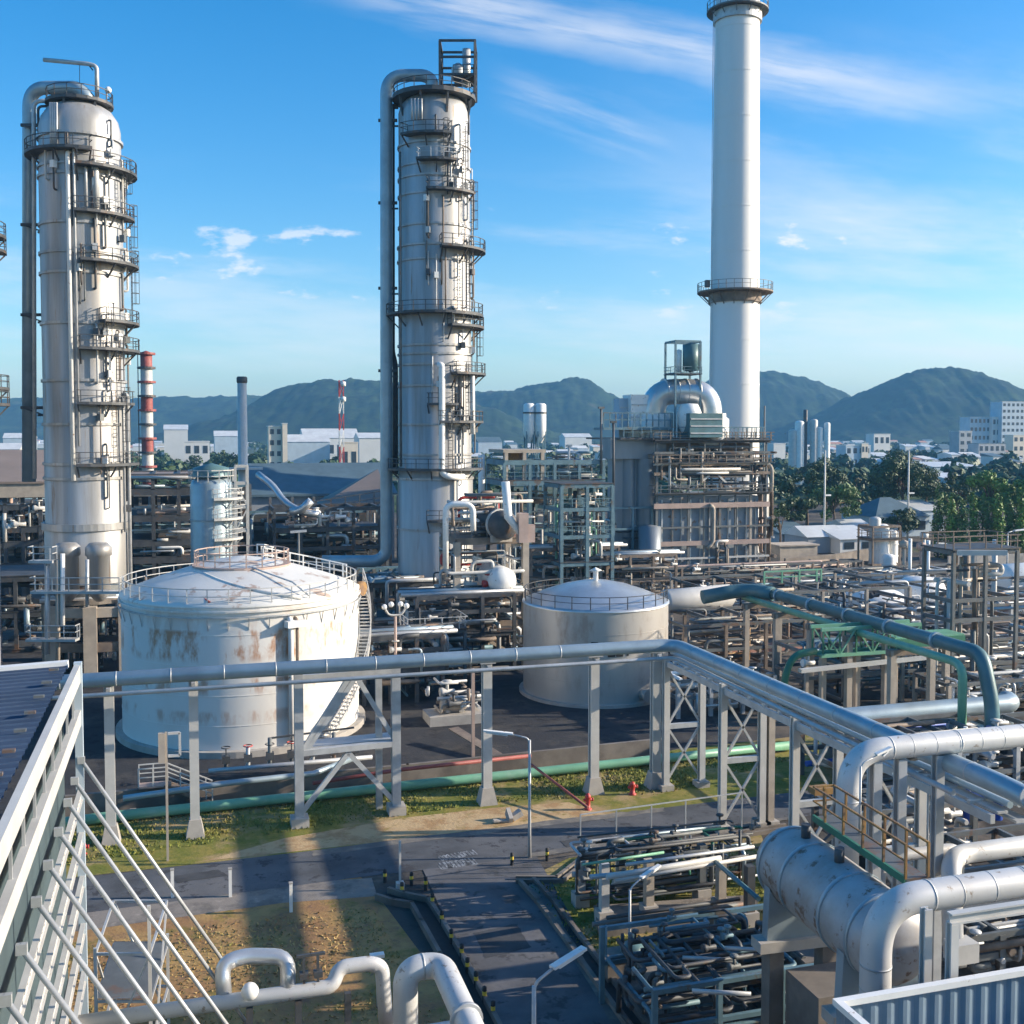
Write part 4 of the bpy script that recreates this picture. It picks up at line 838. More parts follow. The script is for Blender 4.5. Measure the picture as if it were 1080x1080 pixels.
# ------------------------------------------------------------------ slatted wall and roof on the left
wd_ = 38.0; we = at(80.5, 700, wd_); wxx = we.x
zl = lambda py: zat(py, wd_)
t = thing('slatted_building', 'dark-roofed building with a slatted pale steel wall and inclined stay rods', 'building', (wxx, we.y, 0))
y0_, y1_ = 6.0, we.y
q = MB(); rw = -14.0; zt_ = zl(701) - .12; n = 62; vs = []; fs = []
for i in range(n + 1):
    y = y0_ + (y1_ - y0_) * i / n
    for dy, dz in ((0, 0), (.09, .07), (.3, .07), (.39, 0)):
        vs += [(wxx + rw, y + dy, zt_ + dz - .4), (wxx - .3, y + dy, zt_ + dz)]
for i in range(len(vs) // 2 - 1): fs.append((2 * i, 2 * i + 2, 2 * i + 3, 2 * i + 1))
q.add(vs, fs); part('roof', q, M['roofdark'], t)
q = MB(); q.beam((wxx + rw, y1_ + .35, zt_ - .35), (wxx - .3, y1_ + .35, zt_ + .08), .4, .25); part('gutter', q, M['white'], t)
for zz_, h_, o_, m_ in ((zl(711), .62, .12, 'pale'), (zl(757), .55, .12, 'pale')):
    q = MB(); q.box((wxx + o_ - .1, (y0_ + y1_) / 2, zz_), (.2, y1_ - y0_, h_)); part('wall_beam', q, M[m_], t)
for zz_ in (zl(838), zl(884), zl(930), zl(980), zl(1030), zl(1085)):
    q = MB(); q.ibeam((wxx + .06, y0_, zz_), (wxx + .06, y1_, zz_), .16, .42, .03); part('wall_girt', q, M['pale'], t)
    q = MB(); y = y0_ + .3
    while y < y1_ - .3: q.box((wxx + .081, y, zz_), (.012, .09, .09)); y += .45
    part('bolt_hole', q, M['dark'], t)
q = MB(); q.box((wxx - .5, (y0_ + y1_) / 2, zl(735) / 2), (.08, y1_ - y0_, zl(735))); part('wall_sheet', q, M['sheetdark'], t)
q = MB(); q.box((wxx + .04, y1_ + .12, zl(699) / 2), (.26, .24, zl(699))); part('corner_post', q, M['wallblue'], t)
y = y1_ - 1.2
while y > y0_:
    q = MB(); q.box((wxx - .02, y, zl(735)), (.07, .07, 1.6)); part('post', q, M['galv'], t)
    q = MB(); q.box((wxx - .65, y + .4, zt_ + .16), (.3, .16, .08)); part('roof_tab', q, M['grey'], t); y -= 2.0
yr = [G(x, y, zl(802)).y for x, y in ((82, 802), (73, 824), (64, 847), (54, 878), (43, 913), (30, 952), (13, 1002))]
xr_, fr_, zr_ = ray(237, 1021); dd_ = yr[0] / (FY * fr_ + RY * xr_); ze_ = HC + zr_ * dd_; xe_ = (xr_ * RX + fr_ * FX) * dd_
vec = Vector((xe_ - wxx, 0, ze_ - zl(802)))
for i, y in enumerate(yr + [yr[-1] - 2.3, yr[-1] - 4.6]):
    a_ = Vector((wxx + .1, y, zl(802))); k = 1.0 if i == 0 else 1.12 if i == 1 else min(2.2, a_.z / -vec.z * .92); q = MB(); q.tube([a_ - vec * .012, a_ + vec * k], .068, 10); part('stay_rod', q, M['galv'], t)
    q = MB(); q.box((a_.x, a_.y, a_.z), (.24, .14, .24)); part('rod_bracket', q, M['galv'], t)
# bracing / small stair tower next to the wall
sc_ = thing('stair_tower', 'light galvanised stair tower with crossed braces below the stay rods', 'scaffold', G(135, 1100))
B = [G(103, 1150), G(160, 1150), G(178, 1080), G(122, 1080)]
for i, (p, yt) in enumerate(zip(B, (1000, 955, 985, 1000))):
    z = zat(yt, dep(1150 if i < 2 else 1080)); q = MB(); q.beam(p, (p.x, p.y, z), .12); part('post', q, M['pale'], sc_)
hz_ = 5.2
for i in range(4):
    a_, b_ = B[i], B[(i + 1) % 4]
    for z in (1.6, 3.4, hz_): q = MB(); q.beam((a_.x, a_.y, z), (b_.x, b_.y, z), .09); part('rail', q, M['galv'], sc_)
    q = MB(); q.beam((a_.x, a_.y, .3), (b_.x, b_.y, hz_), .07); part('brace', q, M['pale'], sc_)
q = MB(); q.poly([(p.x, p.y, 3.5) for p in B]); part('deck', q, M['grey'], sc_)

# ------------------------------------------------------------------ low pipe with a loop, near left
zp = 5.0; a_ = G(60, 1093, zp); p_ = lambda px: Vector((G(px, 1062, zp).x, a_.y + 0, zp))
a_ = G(250, 1055, zp); X = lambda px: a_ + Vector(((px - 250) / F_PX * 37.5 * 1.06, 0, 0))
t = thing('loop_pipe', 'low pale pipe with an expansion loop in front of the dry ground', 'pipe', X(250) - Vector((0, 0, zp)))
q = MB(); q.tube(fil([X(100), X(345), X(352) + Vector((0, .3, .5)), X(385) + Vector((0, .3, .5)), X(397) + Vector((0, .3, .3)), X(402) + Vector((0, .2, -2.5))], .7), .26, 14); part('pipe_run', q, M['pipe'], t)
q = MB(); q.tube(fil([X(238) + Vector((0, .2, .1)), X(236) + Vector((0, .6, 1.05)), X(258) + Vector((0, .8, 1.15)), X(302) + Vector((0, .6, 1.0)), X(300) + Vector((0, .1, .1))], .8), .27, 14); part('loop', q, M['silver'], t)
for px in (262, 310, 360): 
    b_ = X(px); q = MB(); q.box((b_.x, b_.y, zp / 2 - .15), (.22, .22, zp - .3)); part('stanchion', q, M['dark'], t)
for px in (316, 330):
    b_ = X(px); q = MB(); q.beam(b_, b_ + Vector((0, 0, 1.2)), .09); q.box(b_ + Vector((0, 0, 1.25)), (.5, .12, .08)); q.box(b_ + Vector((0, 0, .55)), (.3, .3, .2)); part('valve_handle', q, M['dark'], t)
q = MB(); q.sphere(X(262) + Vector((0, -.4, .45)), .3, 10, 8); part('flange', q, M['white'], t)
rk = thing('low_pipe_rack', 'dark low pipe rack beneath the looped pale pipe', 'pipe rack', X(300) - Vector((0, 3, zp)))
for k, (dy, z_, r_) in enumerate(((-1.2, 3.6, .16), (-2.0, 3.6, .22), (-2.9, 3.6, .12), (-3.6, 3.4, .18))):
    q = MB(); q.tube([X(180) + Vector((0, dy, z_ - zp)), X(460) + Vector((0, dy, z_ - zp))], r_, 8); part('line', q, M[['galv', 'grey', 'dark', 'brown'][k]], rk)
for px in (240, 320, 400):
    for dy in (-.9, -3.9): b_ = X(px) + Vector((0, dy, 0)); q = MB(); q.beam((b_.x, b_.y, 0), (b_.x, b_.y, 3.3), .22); part('post', q, M['grey'], rk)
    q = MB(); q.beam(X(px) + Vector((0, -.7, 3.25 - zp)), X(px) + Vector((0, -4.1, 3.25 - zp)), .25, .2); part('cross_beam', q, M['grey'], rk)
# inverted-U pipe
d = 36.0; zt_ = zat(1022, d); a_ = at(427.5, 1022, d); r_ = .42
q = MB(); tp = at(468, 1020, d); a0_ = Vector((a_.x, a_.y, .2)); a1_ = Vector((a_.x, a_.y, zt_)); b1_ = Vector((tp.x, a_.y, zt_))
q.tube(fil([a0_, a1_, b1_, b1_ + Vector((0, -14, -.4))], 1.05, 10), r_, 24)
t = thing('arched_pipe', 'thick grey pipe arching over beside the side road at the bottom edge', 'pipe', a0_); part('pipe_run', q, M['pipe'], t)
q = MB(); q.tube([b1_ + Vector((0, -3.4, -.1)), b1_ + Vector((0, -3.55, -.1))], r_ + .1, 24); part('flange', q, M['galv'], t)
q = MB(); q.tube([b1_ + Vector((-.62, 0, 0)), b1_ + Vector((-.68, 0, 0))], r_ + .012, 24); part('cladding_band', q, M['galv'], t)

# ------------------------------------------------------------------ verge: bund wall, green pipe, red pipe, furniture
def wall_line(pix, h, w, m, name, lab, cat='wall', z0=0):
    q = MB(); pp = [G(x, y) for x, y in pix]
    for a_, b_ in zip(pp, pp[1:]):
        q.beam((a_.x, a_.y, z0 + h / 2), (b_.x, b_.y, z0 + h / 2), w, h, ext=w * .3)
    return solo(name, q, M[m], lab, cat)
wall_line([(60, 862), (225, 846), (430, 826), (560, 812), (700, 797)], 1.35, .3, 'concdark', 'bund_wall', 'stained concrete bund wall between the tanks and the green pipe')
q = MB(); q.tube([G(-30, 880, .45), G(110, 862, .45), G(414, 830, .45), G(560, 815, .45), G(700, 800, .45), G(835, 786, .45)], .33, 12); 
solo('ground_pipe', q, M['green'], 'faded green pipe running along the grass before the bund wall', 'pipe')
gp_ = [(140, 858), (220, 849), (300, 841), (380, 833), (460, 825), (540, 816), (620, 808), (700, 800)]
for i, (x, y) in enumerate(gp_):
    q = MB(); p = G(x, y); q.box((p.x, p.y, .1), (.4, .9, .2)); solo('pipe_sleeper', q, M['conc'], f'low concrete block under the green pipe, {ORD[i]} from the slatted wall', 'pipe support', 'sleepers under the green pipe')
q = MB(); q.tube([G(330, 826, 1.7), G(420, 812, 1.7), G(560, 797, 1.7)], .14, 8); solo('fire_main', q, M['redpipe'], 'dull red pipe along the top of the bund wall', 'pipe')
q = MB(); q.tube([G(130, 842, 1.6), G(240, 826, 1.6), G(330, 816, 1.6), G(372, 800, 1.6)], .2, 8); solo('tank_line', q, M['bluepipe'], 'pale grey line skirting the foot of the rusty white tank', 'pipe')
q = MB(); p = G(300, 812, .6); X2 = lambda dx, dy, dz: p + Vector((dx, dy, dz))
t = thing('valve_manifold', 'dark valve manifold at the foot of the rusty white tank', 'valves', p)
for k in range(7):
    x = -4 + k * 1.5; q = MB(); q.tube(fil([X2(x, 1.2, .2), X2(x, 0, .4), X2(x, 0, 1.4 + .5 * (k % 3))], .3), .14, 8); part('pipe', q, M[['dark', 'galv', 'grey'][k % 3]], t)
    q = MB(); q.box(X2(x, 0, 1.1), (.55, .45, .5)); q.beam(X2(x, 0, 1.3), X2(x, 0, 1.9), .08); part('valve', q, M['dark'], t)
    q = MB(); q.lathe(X2(x, 0, 1.9), [(.3, 0), (.36, .04), (.3, .08)], 10); part('handwheel', q, M[['dark', 'red'][k % 2]], t)
q = MB(); q.tube([X2(-5.2, -.4, .5), X2(6.2, -.4, .5)], .17, 8); part('header', q, M['galv'], t)
q = MB(); q.beam(X2(-1, .2, 2.3), X2(5, .2, 2.6), .12); part('beam', q, M['dark'], t)
# steps over the bund
t = thing('bund_steps', 'small brown steel steps with handrails crossing the bund wall', 'steps', G(170, 850))
b_ = G(157, 853); L_ = 4.6
q = MB()
for k in range(7): q.box((b_.x + 1.2 + k * .42, b_.y, 1.55 - k * .22), (.45, 1.0, .07))
part('tread', q, M['brown'], t)
for s_ in (-.5, .5):
    q = MB(); q.beam((b_.x + 1.0, b_.y + s_, 1.55), (b_.x + 4.1, b_.y + s_, .05), .08, .28); part('stringer', q, M['brown'], t)
    q = MB(); q.rail([(b_.x - .6, b_.y + s_, 1.6), (b_.x + 1.1, b_.y + s_, 1.6), (b_.x + 4.0, b_.y + s_, .15)], 1.2, .07, .9); part('handrail', q, M['pale'], t)
q = MB(); q.box((b_.x + .25, b_.y, 1.55), (1.7, 1.0, .12)); part('landing', q, M['pink'], t)
# sign post by the steps
b_ = G(177, 908); t = thing('signal_post', 'thin wooden-brown post with a boxed frame at its head by the road', 'post', b_)
hz = zat(772, dep(908)); q = MB(); q.beam(b_, (b_.x, b_.y, hz), .13); part('pole', q, M['tan'], t)
q = MB(); q.box((b_.x - .25, b_.y, hz - .9), (.35, .3, 1.7)); part('control_box', q, M['tan'], t)
q = MB(); 
for a1, b1 in (((.1, hz - 1.4), (.75, hz - 1.4)), ((.75, hz - 1.4), (.75, hz - .1)), ((.75, hz - .1), (.1, hz - .1))): q.beam((b_.x + a1[0], b_.y, a1[1]), (b_.x + b1[0], b_.y, b1[1]), .14)
part('frame', q, M['pale'], t)
# hydrants
def hydrant(px, py, lab, h=.95):
    b_ = G(px, py); t = thing('fire_hydrant', lab, 'hydrant', b_, 'red hydrants on the verge'); q = MB()
    q.lathe(b_, [(.26, 0), (.26, .08), (.16, .1), (.16, h * .7), (.2, h * .72), (.2, h * .8), (.13, h * .95), (.01, h)], 14); part('barrel', q, M['red'], t)
    for s_ in (-1, 1): q = MB(); q.tube([b_ + Vector((0, 0, h * .6)), b_ + Vector((.3 * s_, 0, h * .6))], .1, 10); part('outlet', q, M['red'], t)
    q = MB(); q.tube([b_ + Vector((.29, 0, h * .6)), b_ + Vector((.36, 0, h * .6))], .12, 10); part('outlet_cap', q, M['red'], t)
hydrant(620, 854, 'red hydrant on the kerb at the foot of the slanting red pipe', 1.1)
hydrant(667, 838, 'red hydrant standing out on the grass between two bridge columns', .9)
hydrant(87, 902, 'red hydrant beside the end of the slatted wall', .8)
q = MB(); a_ = G(620, 852, .7); b_ = G(560, 806, 1.7); q.tube([a_, b_], .09, 8); solo('hydrant_pipe', q, M['redpipe'], 'slanting dull red pipe feeding the kerb hydrant', 'pipe')
# stones, bollards, marker posts
b_ = G(537, 866); q = MB(); q.box((b_.x, b_.y, .3), (.25, .9, .6), rx=.5); q.box((b_.x + .5, b_.y, .35), (.7, .5, .35), ry=-.5); q.box((b_.x - .5, b_.y - .2, .15), (1.2, .3, .12), ry=.1); solo('broken_kerb', q, M['conc'], 'broken concrete kerb pieces lying on the sandy shoulder', 'rubble')
boll = None
def bollard(px, py, lab, h=.72, grp='yellow and black bollards by the drain'):
    global boll
    b_ = G(px, py)
    if boll is None:
        t = thing('bollard', lab, 'bollard', b_, grp)
        for k in range(4): q = MB(); q.lathe((b_.x, b_.y, b_.z + k * h / 4), [(.1, 0), (.1, h / 4)] + ([(.01, h / 4 + .05)] if k == 3 else []), 12); part('stripe', q, M['yellow' if k == 2 else 'black'], t)
        boll = t; return t
    o = copy_tree(boll, b_, 0, lab); o['group'] = grp; return o
for i, (x, y) in enumerate(((434, 934), (449, 939), (424, 945), (456, 957), (466, 976), (476, 996), (487, 1012), (493, 1027), (502, 1042), (511, 1058), (520, 1074))):
    bollard(x, y, ['striped bollard at the head of the dark drain, by the main road', 'striped bollard on the road corner, joined to the drain-head bollard', 'striped bollard on the inner edge of the drain head'][i] if i < 3 else f'striped bollard along the side road drain, {ORD[i - 3]} after the corner')
for x, y, l in ((406, 931, 'lone dark bollard on the far kerb beyond the drain head'), (540, 913, 'lone dark bollard on the kerb left of the junction lamp'), (577, 908, 'lone dark bollard on the kerb right of the junction lamp')): bollard(x, y, l, grp='lone bollards on the kerb')
mk = None
for i, (x, y) in enumerate(((182, 947), (243, 946), (307, 962))):
    lab = ['white marker post by the road, half hidden by the stay rods', 'white marker post standing clear on the near kerb', 'white marker post at the edge of the tank shadow'][i]; b_ = G(x, y)
    if mk is None:
        mk = thing('marker_post', lab, 'post', b_, 'white marker posts by the road'); q = MB(); q.beam(b_, b_ + Vector((0, 0, 1.5)), .16); part('post', q, M['white'], mk); q = MB(); q.box(b_ + Vector((0, 0, 1.53)), (.2, .2, .06)); part('cap', q, M['conc'], mk)
    else: copy_tree(mk, b_, 0, lab)
b_ = G(422, 938); q = MB(); q.beam(b_, b_ + Vector((0, 0, zat(887, dep(938)))), .11); q.box(b_ + Vector((0, 0, .2)), (.4, .4, .4)); solo('pole', q, M['pale'], 'slim pale pole in a concrete block at the drain head', 'pole')
b_ = G(398, 1062); t = thing('garden_lamp', 'small white-headed lamp on the dry ground', 'lamp', b_); q = MB(); q.tube([b_, b_ + Vector((0, 0, 2.2))], .05, 6); part('pole', q, M['pale'], t); q = MB(); q.box(b_ + Vector((0, 0, 2.25)), (.6, .3, .14)); part('lamp_head', q, M['white'], t)
# drains: two low kerbs, floor between blackened for the shade of a deep trench
def drain(pix, w, lab, h=.32):
    pp = [G(x, y) for x, y in pix]; t = thing('drain', lab, 'drain', pp[0])
    L_, R_ = [], []
    for i, p in enumerate(pp):
        d_ = (pp[min(i + 1, len(pp) - 1)] - pp[max(i - 1, 0)]).normalized(); n_ = Vector((-d_.y, d_.x, 0)) * w / 2; L_.append(p + n_); R_.append(p - n_)
    for S, o_ in ((L_, 0), (R_, 1)):
        q = MB()
        for a, b in zip(S, S[1:]): q.beam(a + Vector((0, 0, h / 2)), b + Vector((0, 0, h / 2)), .2, h, ext=.06)
        part('kerb', q, M['concdark'], t)
    q = MB(); 
    for i in range(len(pp) - 1): q.add([v + Vector((0, 0, .05)) for v in (R_[i], R_[i + 1], L_[i + 1], L_[i])], [(0, 1, 2, 3)])
    part('channel', q, M['black'], t)
drain([(404, 946), (420, 951), (443, 955), (455, 975), (475, 1010), (560, 1180)], 1.0, 'dark open drain along the near edge of the side road', .35)
drain([(556, 932), (575, 953), (610, 1000), (690, 1110)], .8, 'dark open drain on the far side of the side road, by the valve manifold', .3)
drain([(545, 930), (590, 930), (618, 908), (700, 895), (830, 874)], .5, 'narrow drain along the main road, right of the junction', .25)
# ------------------------------------------------------------------ generators for process areas
def jungle(parent, x0, x1, y0, y1, z0, z1, n, rr, mats, seed, vert=.35, name='pipe', nseg=6):
    r = random.Random(seed)
    for _ in range(n):
        rad = r.uniform(*rr); p = Vector((r.uniform(x0, x1), r.uniform(y0, y1), r.uniform(z0, z1))); pts = [p.copy()]
        last = None
        for _k in range(r.choice((2, 3, 3, 4))):
            ax_ = r.choices((0, 1, 2), ((1 - vert), (1 - vert) * .7, vert))[0]
            if ax_ == last: ax_ = (ax_ + 1) % 3
            last = ax_; lo, hi = ((x0, x1), (y0, y1), (z0, z1))[ax_]
            v = r.uniform(lo, hi); q_ = pts[-1].copy(); q_[ax_] = v
            if (q_ - pts[-1]).length > rad * 3: pts.append(q_)
        if len(pts) < 2: continue
        q = MB(); q.tube(fil(pts, rad * 3, 3), rad, nseg); part(name, q, M[r.choice(mats)], parent)
def valves(parent, x0, x1, y0, y1, z0, z1, n, seed, mats=('galv', 'pale', 'dark'), s=.35):
    r = random.Random(seed)
    for _ in range(n):
        p = Vector((r.uniform(x0, x1), r.uniform(y0, y1), r.uniform(z0, z1))); q = MB(); k = s * r.uniform(.7, 1.3)
        q.tube([p - Vector((k * 1.5, 0, 0)), p - Vector((k * .9, 0, 0)), p - Vector((k * .9, 0, 0)), p, p + Vector((k * 1.5, 0, 0))], [k * .9, k * .9, k * .5, k * .5, k * .5], 8)
        q.tube([p, p + Vector((0, 0, k * 2))], k * .3, 6); q.lathe(p + Vector((0, 0, k * 2)), [(.02, 0), (k, .02), (k, .1), (.02, .12)], 10); part('valve', q, M[r.choice(mats)], parent)
def frame(name, lab, o, nx, ny, sx, sy, levels, m='grey', cw=.4, decks=(), rails=(), braces=(), cat='steel frame', bw=.35, mdeck='dark', mrail=None, group=None, mbeam=None):
    """open steel frame on a grid; o = near-left corner on the ground"""
    t = thing(name, lab, cat, o, group); H = max(levels); LX, LY = sx * (nx - 1), sy * (ny - 1)
    for i in range(nx):
        for j in range(ny):
            if 0 < i < nx - 1 and 0 < j < ny - 1: continue
            q = MB(); q.beam((o.x + i * sx, o.y + j * sy, o.z), (o.x + i * sx, o.y + j * sy, o.z + H), cw); part('column', q, M[m], t)
    for z in levels:
        for j in range(ny): q = MB(); q.beam((o.x, o.y + j * sy, o.z + z), (o.x + LX, o.y + j * sy, o.z + z), bw * .6, bw, ext=.02); part('beam', q, M[mbeam or m], t)
        for i in range(nx): q = MB(); q.beam((o.x + i * sx, o.y, o.z + z - .02), (o.x + i * sx, o.y + LY, o.z + z - .02), bw * .6, bw); part('beam', q, M[mbeam or m], t)
    for z in decks: q = MB(); q.box((o.x + LX / 2, o.y + LY / 2, o.z + z + bw / 2 + .07), (LX + .5, LY + .5, .12)); part('deck', q, M[mdeck], t)
    for z in rails:
        b = o.z + z + bw / 2 + .12; e = .2; q = MB(); q.rail([(o.x - e, o.y - e, b), (o.x + LX + e, o.y - e, b), (o.x + LX + e, o.y + LY + e, b), (o.x - e, o.y + LY + e, b)], 1.15, .08, 1.7, closed=True); part('railing', q, M[mrail or m], t)
    for (i0, z0, i1, z1) in braces: q = MB(); q.beam((o.x + i0 * sx, o.y - .05, o.z + z0), (o.x + i1 * sx, o.y - .05, o.z + z1), bw * .5); part('brace', q, M[m], t)
    return t
def vdrum(name, lab, p, r_, h, m='clad', dome=True, group=None, cat='drum', bands=2):
    t = thing(name, lab, cat, p, group); q = MB(); b = [(r_, 0), (r_, h)]
    q.lathe(p, b + ([(r_ * .9, h + r_ * .25), (r_ * .6, h + r_ * .45), (.01, h + r_ * .52)] if dome else [(.01, h)]), 24); part('shell', q, M[m], t)
    for k in range(bands): ring(t, (p.x, p.y), r_, p.z + h * (k + 1) / (bands + 1), .18, .08, m, 'band', 24)
    return t
def hdrum(name, lab, a, b, r_, m='clad', cat='drum', group=None, saddle=True):
    a, b = Vector(a), Vector(b); d = (b - a).normalized(); t = thing(name, lab, cat, (a + b) / 2 - Vector((0, 0, r_)), group)
    q = MB(); q.tube([a - d * r_ * .42, a - d * r_ * .36, a - d * r_ * .2, a, b, b + d * r_ * .2, b + d * r_ * .36, b + d * r_ * .42], [.01, r_ * .5, r_ * .82, r_, r_, r_ * .82, r_ * .5, .01], 20); part('shell', q, M[m], t)
    if saddle:
        for f in (.2, .8): c_ = a.lerp(b, f); s_ = Vector((-d.y, d.x, 0)); q = MB(); q.beam(c_ - s_ * r_ * .8 - Vector((0, 0, r_ * .95)), c_ + s_ * r_ * .8 - Vector((0, 0, r_ * .95)), .4, r_ * .5); part('saddle', q, M['conc'], t)
    return t
PIPEM = ('galv', 'pale', 'pipe', 'grey', 'brown', 'pale', 'bluepipe')
DARKM = ('grey', 'dark', 'brown', 'galv', 'teal', 'bluepipe')

# ------------------------------------------------------------------ fired heater by the smokestack
O = G(692, 612); O.z = 0; hs = (G(825, 606).x - O.x) ; HW, HD = 21.0, 16.0
def hz(py): return (612 - py) / 155 * 24.5
dH = dep(612)
HW = (at(824, 600, dH).x - O.x) * 1.02
t = thing('fired_heater', 'big fired heater clad in pale plates, in a rusty steel cage before the smokestack', 'heater', O)
q = MB(); q.box((O.x + HW / 2, O.y + HD / 2 + .6, hz(525) / 2), (HW - 1.6, HD - 1, hz(525))); part('casing', q, M['casing'], t)
q = MB(); q.box((O.x + HW / 2, O.y + HD / 2 + .6, (hz(500) + hz(468)) / 2), (HW - 3, HD - 3, hz(468) - hz(500))); part('convection_box', q, M['brown'], t)
for i in range(8):
    x = O.x + HW * i / 7; q = MB(); q.beam((x, O.y, 0), (x, O.y, hz(465)), .42 if i % 2 == 0 else .22, .3); part('column', q, M['tan' if i in (3, 6) else 'grey'], t)
    if i in (0, 7): q = MB(); q.beam((x, O.y + HD, 0), (x, O.y + HD, hz(465)), .4); part('column', q, M['brown'], t)
for py, m_, h_ in ((606, 'brown', .5), (590, 'pale', .3), (574, 'pink', .75), (557, 'grey', .3), (534, 'pink', .85), (522, 'grey', .4), (500, 'brown', .5), (490, 'pale', .35), (478, 'grey', .4), (466, 'dark', .5)):
    q = MB(); q.beam((O.x - .6, O.y - .12, hz(py)), (O.x + HW + .6, O.y - .12, hz(py)), .45, h_); part('beam', q, M[m_], t)
    q = MB(); q.beam((O.x + HW + .1, O.y, hz(py)), (O.x + HW + .1, O.y + HD, hz(py)), .4, h_); part('beam', q, M[m_], t)
for x0, x1 in ((.05, .26), (.47, .26), (.55, .72), (.93, .72)):
    q = MB(); q.beam((O.x + HW * x0, O.y - .1, hz(502)), (O.x + HW * x1, O.y - .1, hz(521)), .32); part('truss_brace', q, M['pale'], t)
for k in range(11):
    x = O.x + 1.4 + (HW - 2.8) * k / 10; q = MB(); q.box((x, O.y + .95, hz(550)), (.16, .2, hz(526) - hz(570))); q.box((x, O.y + .95, hz(588)), (.16, .2, 2.6)); part('panel_stiffener', q, M['pale' if k % 3 else 'white'], t)
for py in (466, 490, 522):
    q = MB(); z = hz(py) + .3; q.rail([(O.x - .8, O.y + 3, z), (O.x - .8, O.y - 1.0, z), (O.x + HW + .9, O.y - 1.0, z), (O.x + HW + .9, O.y + HD, z)], 1.25, .1, 1.7); r_ = part('railing', q, M['brown' if py < 500 else 'grey'], t)
    q = MB(); q.box((O.x + HW / 2, O.y - .55, z - .08), (HW + 1.6, 1.0, .14)); part('walkway', q, M['dark'], t)
jungle(t, O.x + .5, O.x + HW - .5, O.y - .6, O.y + 1.0, hz(521), hz(468), 84, (.1, .28), ('brown', 'tan', 'dark', 'grey', 'pale', 'brown'), 11, .4)
jungle(t, O.x + HW - .2, O.x + HW + 2.2, O.y - .5, O.y + 6, 1, hz(478), 16, (.15, .4), ('tan', 'pink', 'brown', 'pale'), 12, .5)
jungle(t, O.x + HW * .52, O.x + HW * .66, O.y - .8, O.y, .5, hz(565), 10, (.12, .3), ('tan', 'brown', 'pale', 'grey'), 13, .5)
q = MB(); q.tube(fil([(O.x + HW * .46, O.y - .5, hz(534)), (O.x + HW * .5, O.y - .5, hz(536)), (O.x + HW * .5, O.y - .5, hz(574)), (O.x + HW * .44, O.y - .5, hz(580))], 1.0), .36, 8); part('pipe', q, M['tan'], t)
# top deck plant
zt = hz(463); q = MB(); q.box((O.x + HW / 2 - 3, O.y + HD / 2, zt), (HW + 7, HD, .3)); part('top_deck', q, M['dark'], t)
q = MB(); q.rail([(O.x - 6, O.y - .2, zt + .2), (O.x + HW * .98, O.y - .2, zt + .2), (O.x + HW * .98, O.y + HD, zt + .2)], 1.7, .12, 1.6); part('railing', q, M['teal'], t)
dq = dH + 6
def hp(px, py): return at(px, py, dq)
q = MB(); q.tube(fil([hp(689, 466), hp(689, 413), hp(748, 413), hp(748, 466)], 3.6, 10), 2.15, 28); duct = solo('flue_duct', q, M['silver'], 'fat silver flue duct arching over the top of the fired heater', 'duct')
for px in (700, 712, 722, 734):
    p = hp(px, 413); q = MB(); q.tube([p - Vector((.12, 0, 0)), p + Vector((.12, 0, 0))], 2.25, 28); part('band', q, M['galv'], duct)
for px in (689, 748):
    p = hp(px, 462); q = MB(); q.lathe(p, [(2.3, -1.2), (3.3, 0), (3.3, 3.2), (2.8, 3.6), (2.8, 4.2)], 24); solo('duct_hood', q, M['white'], f'pale hood under the {"outer" if px == 689 else "stack-side"} leg of the silver flue duct', 'hood', 'hoods below the flue duct')
for k, (px, py0, w_, h_, m_, lb) in enumerate(((659, 404, 3.2, 6.6, 'wallblue', 'narrow blue-grey box tower atop the heater deck, farthest from the stack'), (674, 405, 4.6, 7.2, 'white', 'white panelled box tower beside the silver flue duct'), (727, 426, 3.6, 5.6, 'white', 'cream cone-shouldered bin under the arch of the flue duct'), (738, 448, 6.0, 4.0, 'tealpipe', 'teal panelled box on the heater deck under the stack'))):
    p = at(px, 462, dq - (3 if k > 1 else 0)); t2 = thing('equipment_box', lb, 'equipment', Vector((p.x, p.y, zt + .2)), 'boxes on the heater deck'); q = MB()
    if k == 2: q.lathe((p.x, p.y, zt + .2), [(1.0, 0), (2.0, 2.2), (2.0, 4.2), (1.4, 5.6), (.01, 5.7)], 18); part('casing', q, M[m_], t2)
    else:
        q.box((p.x, p.y, zt + .2 + h_ / 2), (w_, w_ * .8, h_)); part('casing', q, M[m_], t2)
        for j in range(3): q = MB(); q.box((p.x, p.y - w_ * .4 - .05, zt + .2 + h_ * (j + .6) / 3.4), (w_ * .96, .12, .22)); part('stiffener', q, M['galv'], t2)
fo = hp(703, 440); t2 = frame('hoist_frame', 'open hoist frame with a teal drum standing over the silver flue duct', Vector((fo.x, fo.y - 3.4, zt + .2)), 2, 2, 4.6, 4, [(462 - py) * .158 for py in (394, 360)], 'teal', .3, decks=((462 - 396) * .158,), rails=((462 - 396) * .158,))
p = hp(723, 392); q = MB(); q.lathe((p.x + .3, p.y - 1.4, 0), [(.01, zat(393, dq)), (1.4, zat(391, dq)), (1.4, zat(364, dq)), (.01, zat(363, dq))], 20); solo('surge_drum', q, M['tealpipe'], 'teal upright drum inside the hoist frame over the flue duct', 'drum')
p = hp(712, 392); q = MB(); q.lathe((p.x, p.y - 1.4, 0), [(.01, zat(394, dq)), (.5, zat(393, dq)), (.5, zat(370, dq)), (.01, zat(369, dq))], 14); solo('silencer', q, M['white'], 'slim white silencer beside the teal drum in the hoist frame', 'silencer')
